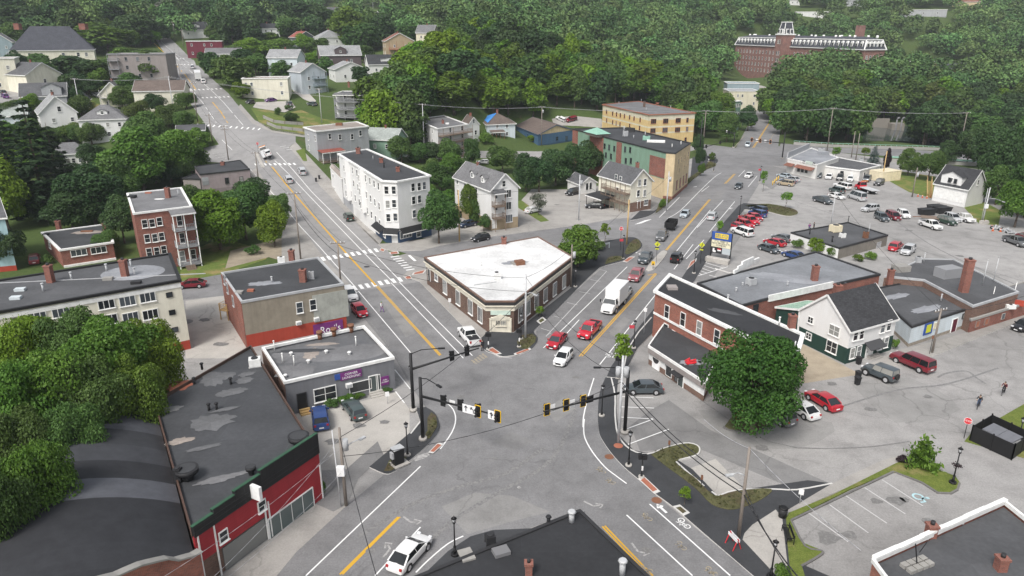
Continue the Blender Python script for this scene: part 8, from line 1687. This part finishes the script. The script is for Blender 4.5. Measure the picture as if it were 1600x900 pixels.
def signpost(bx,by,ty,kind,label,cat='sign',z=None):
    p=G(bx,by);p.z += .03;h_=z_over(p,ty)-p.z;t=thing('road_sign',label,cat,p,yaw(p));bm=BM();tube(bm,(0,0,0),(0,0,h_),.04,.04,6);ob('post',bm,'black_metal' if kind != 'plate' else 'galv',t)
    def ngon(n_,r,mat,y,z_,rot=0,nm='sign_plate'):
        bm=BM();tube(bm,(0,y,0),(0,y-.03,0),r,r,n_);bmesh.ops.rotate(bm,verts=bm.verts,cent=(0,0,0),matrix=Matrix.Rotation(rot,3,'Y'))
        for f in bm.faces:f.smooth=False
        return ob(nm,bm,mat,t,(0,0,z_))
    if kind == 'stop':
        ngon(8,.42,'sign_white',-.04,h_-.42,PI/8,'sign_border');o=ngon(8,.38,'sign_red',-.055,h_-.42,PI/8);text('lettering','STOP',.3,'letter_white',o,(0,-.1,0),(PI/2,0,0),.01)
    if kind == 'cross':
        for k,z_ in ((0,h_-.55),):o=ngon(4,.56,'sign_yellow',-.05,z_,0)
        bm=BM();bar(bm,(0,-.1,-.28),(.12,-.1,.12),.08);bar(bm,(.0,-.1,-.28),(-.14,-.1,-.3),.06);bar(bm,(.02,-.1,0),(-.18,-.1,-.05),.05);tube(bm,(.1,-.09,.25),(.1,-.11,.25),.09,.09,8);ob('walker_symbol',bm,'letter_dark',o)
        bm=BM();box(bm,(0,-.06,h_-1.5),(.6,.04,.3));o=ob('arrow_plate',bm,'sign_yellow',t);bm=BM();bar(bm,(.2,-.1,h_-1.45),(-.2,-.1,h_-1.62),.02,.07);ob('arrow',bm,'letter_dark',o);bm=BM();box(bm,(0,-.02,h_-1.22),(.8,.12,.16));ob('flasher',bm,'black_metal',t)
    if kind == 'yellow':bm=BM();box(bm,(0,-.05,h_-.4),(.6,.03,.75));ob('sign_plate',bm,'signal_yellow',t);bm=BM();box(bm,(0,-.05,h_-1.4+.8),(.3,.035,.3));ob('keep_symbol',bm,'letter_dark',t)
    if kind == 'marker':bm=BM();box(bm,(0,-.05,h_-.25),(.22,.03,.5));ob('sign_plate',bm,'rust',t)
    if kind == 'plate':bm=BM();box(bm,(0,-.05,h_-.3),(.45,.03,.6));ob('sign_plate',bm,'sign_white',t)
    return t
for a in ((969,392,354,'stop','stop sign on the pavement by the young tree'),(1506,685,652,'stop','stop sign at the grassy corner before the dumpster fence'),(404,240,222,'stop','small stop sign on the hill street island'),(1025,412,377,'cross','yellow pedestrian crossing sign on the traffic island'),(1094,413,378,'cross','yellow pedestrian crossing sign near the hatched corner'),(1020,421,408,'yellow','small yellow plate on the island below the crossing sign'),(703,486,466,'plate','white plate on a post along the wedge building'),(1249,789,764,'plate','white plate on a post at the lawn edge'),(1452,554,524,'marker','thin sign post by the leaning pole'),(606,631,612,'plate','small plate at the laundry yard corner'),(1045,702,688,'marker','brown marker post in the planting bed'),(1095,764,742,'marker','marker post at the lower end of the planting bed'),(1163,345,334,'marker','post at the parked row kerb'),(1006,522,481,'plate','grey double plate by the brick block')):signpost(*a)
# --- the marquee sign
z0_=0;A_=G(1109.5,406);B_=G(1139.5,411.5);d=(B_-A_).normalized();Ls=(B_-A_).length;hs_=z_over(A_,361);ang=math.atan2(d.y,d.x);nn=Vector((d.y,-d.x,0))
t=thing('marquee_sign','tall marquee sign with blue and yellow header and changeable letters','sign',A_,ang);bm=BM()
for x in (0,Ls):bar(bm,(x,0,0),(x,0,hs_),.22,.22)
ob('sign_post',bm,'black_metal',t);pz=lambda f0,f1:(hs_*f0,hs_*f1)
for nm,f0,f1,mt,x0,x1,y in (('header',.73,1.0,'sign_blue',0,1,-.02),('header_plate',.80,.965,'letter_yellow',.17,.84,-.2),('marquee_board',.49,.728,'marquee',.01,.99,-.02),('picture_board',.28,.487,'bin_black',.0,.58,-.02),('lower_board',.28,.487,'siding_paleblue',.582,1.0,-.02)):
    bm=BM();box(bm,(Ls*(x0+x1)/2,y,hs_*(f0+f1)/2),(Ls*(x1-x0),.36 if y >-.1 else .04,hs_*(f1-f0)-.02));ob(nm,bm,mt,t)
text('lettering','SELCO',.9,'sign_blue',t,(Ls*.5,-.25,hs_*.882),(PI/2,0,0),.03,sx=.85)
for i,s_ in enumerate(("IT'LL MEET A",'NEW PRODUCTS','COME IN')):text('lettering',s_,.46,'letter_dark',t,(Ls*.5,-.22,hs_*(.69-.07*i)),(PI/2,0,0),.02,sx=1.0)
bm=BM();box(bm,(Ls*.15,-.22,hs_*.38),(.35,.04,.7));box(bm,(Ls*.2,-.22,hs_*.34),(.5,.05,.35));box(bm,(Ls*.44,-.22,hs_*.40),(.7,.04,.4));ob('picture',bm,'sign_white',t);bm=BM();box(bm,(Ls*.44,-.225,hs_*.43),(.72,.06,.2));ob('picture',bm,'sign_red',t)
bm=BM();box(bm,(Ls*.47,-.9,.45),(Ls*1.2,1.2,.95));bmesh.ops.bevel(bm,geom=bm.edges[:],offset=.06,segments=1,affect='EDGES');ob('plinth',bm,'concrete_pale',t)
# --- street furniture and yard things
def item(name,label,cat,x,y,parts,rz=0,lift=0,group=None):
    p=G(x,y);t=thing(name,label,cat,p+Vector((0,0,lift)),rz,group)
    for nm,fn,mt in parts:bm=BM();fn(bm);ob(nm,bm,mt,t)
    return t
rot_=lambda x1,y1,x2,y2:math.atan2(*(lambda d_:(d_.y,d_.x))(G(x2,y2)-G(x1,y1)))
item('control_cabinet','black signal control cabinet with a pale roof on the southwest island','cabinet',622,726,[('body',lambda b:box(b,(0,0,.95),(1.1,.8,1.7)),'black_metal'),('lid',lambda b:box(b,(0,0,1.86),(1.2,.9,.1)),'grey_metal'),('base',lambda b:box(b,(.1,-.1,.05),(1.7,1.4,.14)),'concrete_pale'),('meter',lambda b:box(b,(-.65,0,1.2),(.2,.5,.7)),'grey_metal')],.7,K)
def binparts():return [('body',lambda b:ringloft(b,[[(x*s_,y*s_,z) for x,y in ((-.28,-.3),(.28,-.3),(.28,.3),(-.28,.3))] for z,s_ in ((0,.8),(.95,1))]),'bin_black'),('lid',lambda b:box(b,(0,0,1.0),(.62,.68,.1)),'bin_black')]
for x,y,l_ in ((494,284,'black wheeled bin nearer the parked car on the hill street'),(499,280,'black wheeled bin beside the porch post of the grey house'),(1340,592,'black wheeled bin standing by the dark off-roader'),(1339,601,'second black wheeled bin below the first by the off-roader'),(1341,569,'black round bin against the green wall'),(470,515,'black bin under the yellow wooden stair')):item('wheeled_bin',l_,'bin',x,y,binparts(),.3,.03)
item('litter_bin','dark round litter bin at the tip of the lawn','bin',1222,809,[('body',lambda b:tube(b,(0,0,0),(0,0,.95),.36,.42,14),'bin_black'),('rim',lambda b:tube(b,(0,0,.95),(0,0,1.05),.44,.3,14),'black_metal')],0,K)
item('litter_bin','dark square litter bin on the walk by the round tree','bin',930,407,[('body',lambda b:tube(b,(0,0,0),(0,0,1.0),.4,.44,14),'bin_black'),('rim',lambda b:tube(b,(0,0,1.0),(0,0,1.1),.46,.3,14),'black_metal')],0,K)
item('park_bench','black slatted bench on the lawn facing the plaza','bench',1230,842,[('seat',lambda b:[box(b,(0,-.25+.12*k,.46),(1.9,.09,.04)) for k in range(4)],'black_metal'),('backrest',lambda b:[box(b,(0,.3,.6+.12*k),(1.9,.04,.09)) for k in range(3)],'black_metal'),('leg',lambda b:[(bar(b,(s_,-.28,0),(s_,-.28,.66),.06),bar(b,(s_,.3,0),(s_,.3,.92),.06),bar(b,(s_,-.28,.64),(s_,.3,.64),.06)) for s_ in (-.9,.9)],'black_metal')],rot_(1226,828,1234,850),K)
item('barricade','folding barricade with red legs and a white board by the grey pole','barricade',1145,855,[('board',lambda b:(box(b,(0,-.12,.95),(1.3,.04,.3)),box(b,(0,.12,.95),(1.3,.04,.3))),'sign_white'),('leg',lambda b:[bar(b,(s_*.55,-.4,0),(s_*.55,0,1.15),.06) or bar(b,(s_*.55,.4,0),(s_*.55,0,1.15),.06) for s_ in (-1,1)],'sign_red')],rot_(1138,843,1152,858),K)
item('sandwich_board','orange wooden board leaning under the round tree','board',1155,655,[('board',lambda b:slab_q(b,[(-.6,-.3,.1),(.6,-.3,.1),(.6,.2,.9),(-.6,.2,.9)],.05),'orange'),('leg',lambda b:(bar(b,(-.5,.5,0),(-.5,.15,.8),.06),bar(b,(.5,.5,0),(.5,.15,.8),.06)),'wood_deck')],.2,.1)
for x,y,l_ in ((1447,336,'black open top skip nearest the white pickup'),(1461,330,'black open top skip behind the first'),(1472,333,'small black skip by the trailer')):item('skip',l_,'skip',x,y,[('body',lambda b:ringloft(b,[[(X*s_,Y*s_,z) for X,Y in ((-1.9,-1),(1.9,-1),(1.9,1),(-1.9,1))] for z,s_ in ((.1,.85),(1.5,1))],True),'bin_black'),('rim',lambda b:[bar(b,(-1.95,s_,1.52),(1.95,s_,1.52),.1) for s_ in (-1,1)],'black_metal')],.25,.02)
item('flat_trailer','rusty flat trailer parked between skips and cars','trailer',1463,346,[('deck',lambda b:box(b,(0,0,.85),(6.5,2.3,.18)),'wood_deck'),('wheel',lambda b:[tube(b,(x,s_*1.0,.4),(x,s_*1.25,.4),.4,.4,14) for x in (-1.2,0) for s_ in (-1,1)],'tyre'),('drawbar',lambda b:bar(b,(3.2,0,.8),(5,0,.6),.14),'rust')],2.7,.02)
for i,(x,y) in enumerate(((1434,307),(1441,309),(1448,310),(1453,308),(1549,357),(1551,361),(1563,362))):item('traffic_cone','orange traffic cone standing by the garage yard','cone',x,y,[('cone',lambda b:tube(b,(0,0,.05),(0,0,.75),.2,.04,10),'orange'),('base',lambda b:box(b,(0,0,.03),(.45,.45,.06)),'orange'),('collar',lambda b:tube(b,(0,0,.4),(0,0,.55),.125,.095,10),'sign_white')],0,.02,'traffic cones of the yard')
for x,y,l_ in ((1556,358,'heap of dark scrap left of the other at the yard edge'),(1568,361,'heap of grey scrap in the middle of the yard edge'),(1580,365,'heap of scrap nearest the grey pickup')):
    rnd=random.Random(x);item('scrap_heap',l_,'scrap',x,y,[('scrap',lambda b:[bar(b,(rnd.uniform(-1.2,1.2),rnd.uniform(-.6,.6),rnd.uniform(0,.3)),(rnd.uniform(-1.2,1.2),rnd.uniform(-.6,.6),rnd.uniform(.2,.9)),.25,.2) for _ in range(9)],'grey_metal'),('tyre',lambda b:[tube(b,(q,.5,.3),(q,.75,.3),.32,.32,12) for q in (-.6,.4)],'tyre')],.3,.02)
item('stone_block','pale concrete block at the foot of the bank','block',1537,350,[('block',lambda b:(box(b,(0,0,.4),(1.8,.9,.8)),box(b,(1.2,.2,.2),(.7,.6,.4))),'concrete_pale'),('lifting_ring',lambda b:tube(b,(0,0,.8),(0,0,.9),.12,.12,8),'rust')],.3,.02)
for i,(x,y) in enumerate(((1207,290),(1210,287),(1213,284),(1216,282))):item('bollard','yellow steel bollard at the restaurant corner','bollard',x,y,[('tube',lambda b:tube(b,(0,0,0),(0,0,1.2),.13,.13,12),'signal_yellow'),('cap',lambda b:tube(b,(0,0,1.2),(0,0,1.27),.13,.06,12),'signal_yellow')],0,.1,'yellow bollards by the restaurant')
bm=None
item('railing','grey pipe railing beside the workshop cars','railing',1404,398,[('rail',lambda b:[bar(b,(-1.6,0,z),(1.6,0,z),.05) for z in (.5,1.0)],'galv'),('post',lambda b:[bar(b,(x,0,0),(x,0,1.0),.05) for x in (-1.5,0,1.5)],'galv')],.6,.02)
item('timber_landing','yellow wooden landing and stair on the side of the tan shop','stair',362,495,[('deck',lambda b:box(b,(0,0,1.6),(1.6,3.2,.15)),'wood_pale'),('post',lambda b:[bar(b,(x,y,0),(x,y,2.7),.12) for x in (-.7,.7) for y in (-1.5,1.5)],'wood_pale'),('railing',lambda b:[bar(b,(-.75,-1.5,z),(-.75,1.5,z),.06) or bar(b,(.7,-1.5,z),(-.7,-1.5,z),.06) for z in (2.0,2.3,2.65)],'wood_pale')],-.35)
item('white_gate','low white gate and fence at the wedge building yard','fence',940,391,[('rail',lambda b:[bar(b,(-2.2,0,z),(2.2,0,z),.07) for z in (.9,1.1)],'siding_paleblue'),('post',lambda b:[bar(b,(x,0,0),(x,0,1.15),.1) for x in (-2.1,0,2.1)],'siding_paleblue')],rot_(930,391,955,385),K)
# the black dumpster enclosure
FP=[(1515,689),(1545,671),(1606,700),(1580,719)];W=[G(*q) for q in FP];c_=sum(W,Vector())/4;t=thing('dumpster_fence','black slatted fence enclosing a grey dumpster','fence',c_);
for i in range(4):
    a,b_=W[i]-c_,W[(i+1)% 4]-c_;bm=BM();bar(bm,a+Vector((0,0,.95)),b_+Vector((0,0,.95)),.06,1.8);ob('panel',bm,'black_metal',t)
    bm=BM();L_=(b_-a).length;k_=max(2,int(L_/2))
    for k in range(k_+1):q=a+(b_-a)*k/k_;bar(bm,q,q+Vector((0,0,2.0)),.11)
    ob('post',bm,'black_metal',t)
item('dumpster','grey ribbed dumpster inside the black fence','dumpster',1561,697,[('body',lambda b:box(b,(0,0,.75),(3.2,1.7,1.1)),'grey_metal'),('lid',lambda b:[slab_q(b,[(x-.78,-.9,1.3),(x+.78,-.9,1.3),(x+.78,.9,1.6),(x-.78,.9,1.6)],.07) for x in (-.8,.8)],'steel_dark'),('rib',lambda b:[box(b,(-1.4+.4*k,-.87,.75),(.06,.06,1.1)) for k in range(8)],'grey_metal')],rot_(1545,690,1575,705),.1)
# timber retaining walls and fence on the hillside lawn
for ps,l_ in (([(412,185),(428,192),(445,194),(474,196)],'low grey stone wall below the hillside lawn'),([(418,195),(432,201),(474,206)],'grey timber retaining wall along the bend')):
    W=[G(*q) for q in dens(ps)];t=thing('retaining_wall',l_,'wall',W[0]);bm=BM()
    for a,b_ in zip(W[:-1],W[1:]):bar(bm,a-W[0]+Vector((0,0,.4)),b_-W[0]+Vector((0,0,.4)),.3,1.2)
    ob('wall',bm,'stone',t);bm=BM()
    for a in W[::2]:box(bm,a-W[0]+Vector((0,0,.5)),(.38,.38,1.1))
    ob('post',bm,'wood_pole',t)
W=[G(*q) for q in dens([(255,75),(270,87),(290,101)])];t=thing('guard_rail','pale guard rail along the upper street','guard rail',W[0]);bm=BM()
for a,b_ in zip(W[:-1],W[1:]):bar(bm,a-W[0]+Vector((2,0,.7)),b_-W[0]+Vector((2,0,.7)),.1,.35)
ob('rail',bm,'galv',t);bm=BM()
for a in W[::2]:bar(bm,a-W[0]+Vector((2,0,-.3)),a-W[0]+Vector((2,0,.7)),.12)
ob('post',bm,'wood_pole',t)
# traffic island
sheet('island',smoothline([(1009,423),(1018,424),(1030,413),(1040,400),(1042,394),(1034,393),(1024,403),(1014,414),(1009,423)],3)[:-1],.15,'concrete_pale',side=.15)
sheet('island_hill',dens([(408,262),(414,262),(406,246),(402,238),(399,240)]),.18,'concrete_pale',side=.15)
# --- people
def person(joints,label,p,rz,mats,group=None,parent=None,s=1.0):
    """joints: name -> (x, y, z, radius); one continuous skinned body"""
    E_=[('pelvis','waist'),('waist','chest'),('chest','neck'),('neck','jaw'),('jaw','crown'),('chest','shl'),('shl','ell'),('ell','wrl'),('wrl','hal'),('chest','shr'),('shr','elr'),('elr','wrr'),('wrr','har'),('pelvis','hipl'),('hipl','knl'),('knl','anl'),('anl','tol'),('pelvis','hipr'),('hipr','knr'),('knr','anr'),('anr','tor')]
    names=list(joints);me=bpy.data.meshes.new('body');me.from_pydata([joints[n_][:3] for n_ in names],[(names.index(a),names.index(b_)) for a,b_ in E_],[])
    o=bpy.data.objects.new('body',me);COL.objects.link(o);m_=o.modifiers.new('skin','SKIN');sk=me.skin_vertices[0].data
    for i,n_ in enumerate(names):sk[i].radius=(joints[n_][3],)*2;sk[i].use_root=n_ == 'pelvis'
    sb=o.modifiers.new('sub','SUBSURF');sb.levels=2;dg=bpy.context.evaluated_depsgraph_get();dg.update();m2=bpy.data.meshes.new_from_object(o.evaluated_get(dg));bpy.data.objects.remove(o)
    t=thing('person',label,'person',p,rz,group);t.scale=(s,s,s);m2.materials.clear()
    for k in ('skin',mats[0],mats[1],'cloth_dark'):m2.materials.append(MATS[k])
    J={k:Vector(v[:3]) for k,v in joints.items()}
    top=('waist','chest','shl','shr');leg=('pelvis','hipl','hipr','knl','knr','anl','anr')
    for f in m2.polygons:
        c0=Vector(f.center);near=min(J,key=lambda k:(J[k]-c0).length);f.use_smooth=True
        f.material_index=3 if near in ('tol','tor') else 2 if near in leg else 1 if near in top or (near in ('ell','elr')) else 0
    ob('body',m2,None,t);c0=J['crown'];bm=BM();bmesh.ops.create_uvsphere(bm,u_segments=12,v_segments=8,radius=.115,matrix=Matrix.Translation(c0+Vector((-.02,0,.0)))@ Matrix.Diagonal((1,.9,.8,1)))
    for f in bm.faces:f.smooth=True
    ob('hair',bm,mats[2],t);return t
def stand(step=.18,arm=.1,lean=0):
    return dict(pelvis=(0,0,.95,.14),waist=(.0+lean*.2,0,1.1,.13),chest=(lean*.5,0,1.36,.15),neck=(lean*.7,0,1.5,.06),jaw=(.03+lean*.8,0,1.58,.085),crown=(lean*.85,0,1.69,.1),shl=(lean*.6,.2,1.42,.075),ell=(-arm,.27,1.14,.05),wrl=(.02,.27,.9,.035),hal=(.06,.26,.8,.04),shr=(lean*.6,-.2,1.42,.075),elr=(arm,-.27,1.14,.05),wrr=(.16+arm,-.26,.93,.035),har=(.22+arm,-.25,.86,.04),hipl=(0,.1,.88,.11),knl=(step*.7,.1,.5,.075),anl=(step,.1,.09,.05),tol=(step+.17,.11,.04,.045),hipr=(0,-.1,.88,.11),knr=(-step*.3,-.1,.5,.075),anr=(-step,-.1,.09,.05),tor=(-step+.17,-.11,.04,.045))
person(stand(.25,.15),'person in a white top and purple trousers walking in the street',G(597,488)+Vector((0,0,.03)),-.6,('cloth_white','cloth_purple','cap_green'))
person(stand(.05,.05,.1),'person in dark clothes standing at the white pickup tailgate',G(754,549)+Vector((0,0,.03)),2.4,('cloth_dark','cloth_dark','hair'))
person(stand(.08),'person in grey standing behind the workshop roof, the left one of the pair',G(1264,361)+Vector((0,0,.02)),1.2,('sign_purple','denim','hair'));person(stand(.1),'person in black standing behind the workshop roof, the right one of the pair',G(1271,359)+Vector((0,0,.02)),2.2,('cloth_dark','cloth_dark','hair'))
def bicycle(p,rz,label):
    t=thing('bicycle',label,'bicycle',p,rz);
    for x in (-.52,.52):
        bm=BM();V=[(x+.33*math.cos(a),0,.34+.33*math.sin(a)) for a in [2*PI*k/20 for k in range(21)]];polytube(bm,V,.025,6);o=ob('wheel',bm,'tyre',t);bm=BM()
        for k in range(8):a=2*PI*k/8;bar(bm,(x,0,.34),(x+.32*math.cos(a),0,.34+.32*math.sin(a)),.008)
        ob('spokes',bm,'rim',o)
    bm=BM();
    for a,b_ in (((-.52,0,.34),(-.05,0,.32)),((-.52,0,.34),(-.2,0,.82)),((-.05,0,.32),(-.22,0,.92)),((-.05,0,.32),(.36,0,.78)),((-.2,0,.84),(.36,0,.84)),((.34,0,.92),(.52,0,.34))):tube(bm,a,b_,.022,.022,6)
    ob('frame',bm,'paint_black',t);bm=BM();bar(bm,(.32,-.28,1.0),(.32,.28,1.0),.03);tube(bm,(.34,0,.9),(.32,0,1.0),.02,.02,6);ob('handlebar',bm,'black_metal',t);bm=BM();box(bm,(-.23,0,.95),(.26,.15,.06));ob('saddle',bm,'rubber',t)
def rider():return dict(pelvis=(-.2,0,1.02,.13),waist=(-.1,0,1.17,.12),chest=(.06,0,1.38,.14),neck=(.14,0,1.52,.06),jaw=(.2,0,1.6,.085),crown=(.18,0,1.71,.1),shl=(.08,.19,1.42,.07),ell=(.2,.27,1.2,.048),wrl=(.31,.25,1.06,.035),hal=(.35,.24,1.03,.04),shr=(.08,-.19,1.42,.07),elr=(.2,-.27,1.2,.048),wrr=(.31,-.25,1.06,.035),har=(.35,-.24,1.03,.04),hipl=(-.14,.1,.98,.105),knl=(.2,.12,.78,.072),anl=(.02,.11,.42,.05),tol=(.17,.11,.38,.04),hipr=(-.14,-.1,.98,.105),knr=(.1,-.12,.6,.072),anr=(-.1,-.11,.24,.05),tor=(.06,-.11,.2,.04))
for x,y,hx,hy,l1,l2,m_ in ((1528,637,1522,648,'cyclist in a black and white top riding towards the stop sign','dark bicycle ridden by the nearer cyclist',('cloth_dark','denim','hair')),(1567,616,1556,628,'cyclist in a dark red top farther from the stop sign','dark bicycle ridden by the farther cyclist',('siding_maroon','cloth_dark','hair'))):
    p=G(x,y);rz=rot_(x,y,hx,hy);bicycle(p,rz,l2);person(rider(),l1,p,rz,m_)
# ================================================================ the air between: faint summer haze
bm=BM();box(bm,(0,640,64),(2600,1500,150));hz=ob('haze',bm);hz['kind']='stuff';hm=bpy.data.materials.new('haze');hm.use_nodes=True;t=hm.node_tree;t.nodes.remove(t.nodes['Principled BSDF'])
pv=t.nodes.new('ShaderNodeVolumePrincipled');pv.inputs['Color'].default_value=(.86,.93,1,1);pv.inputs['Density'].default_value=.00013;t.links.new(pv.outputs[0],t.nodes['Material Output'].inputs['Volume']);hz.data.materials.append(hm)
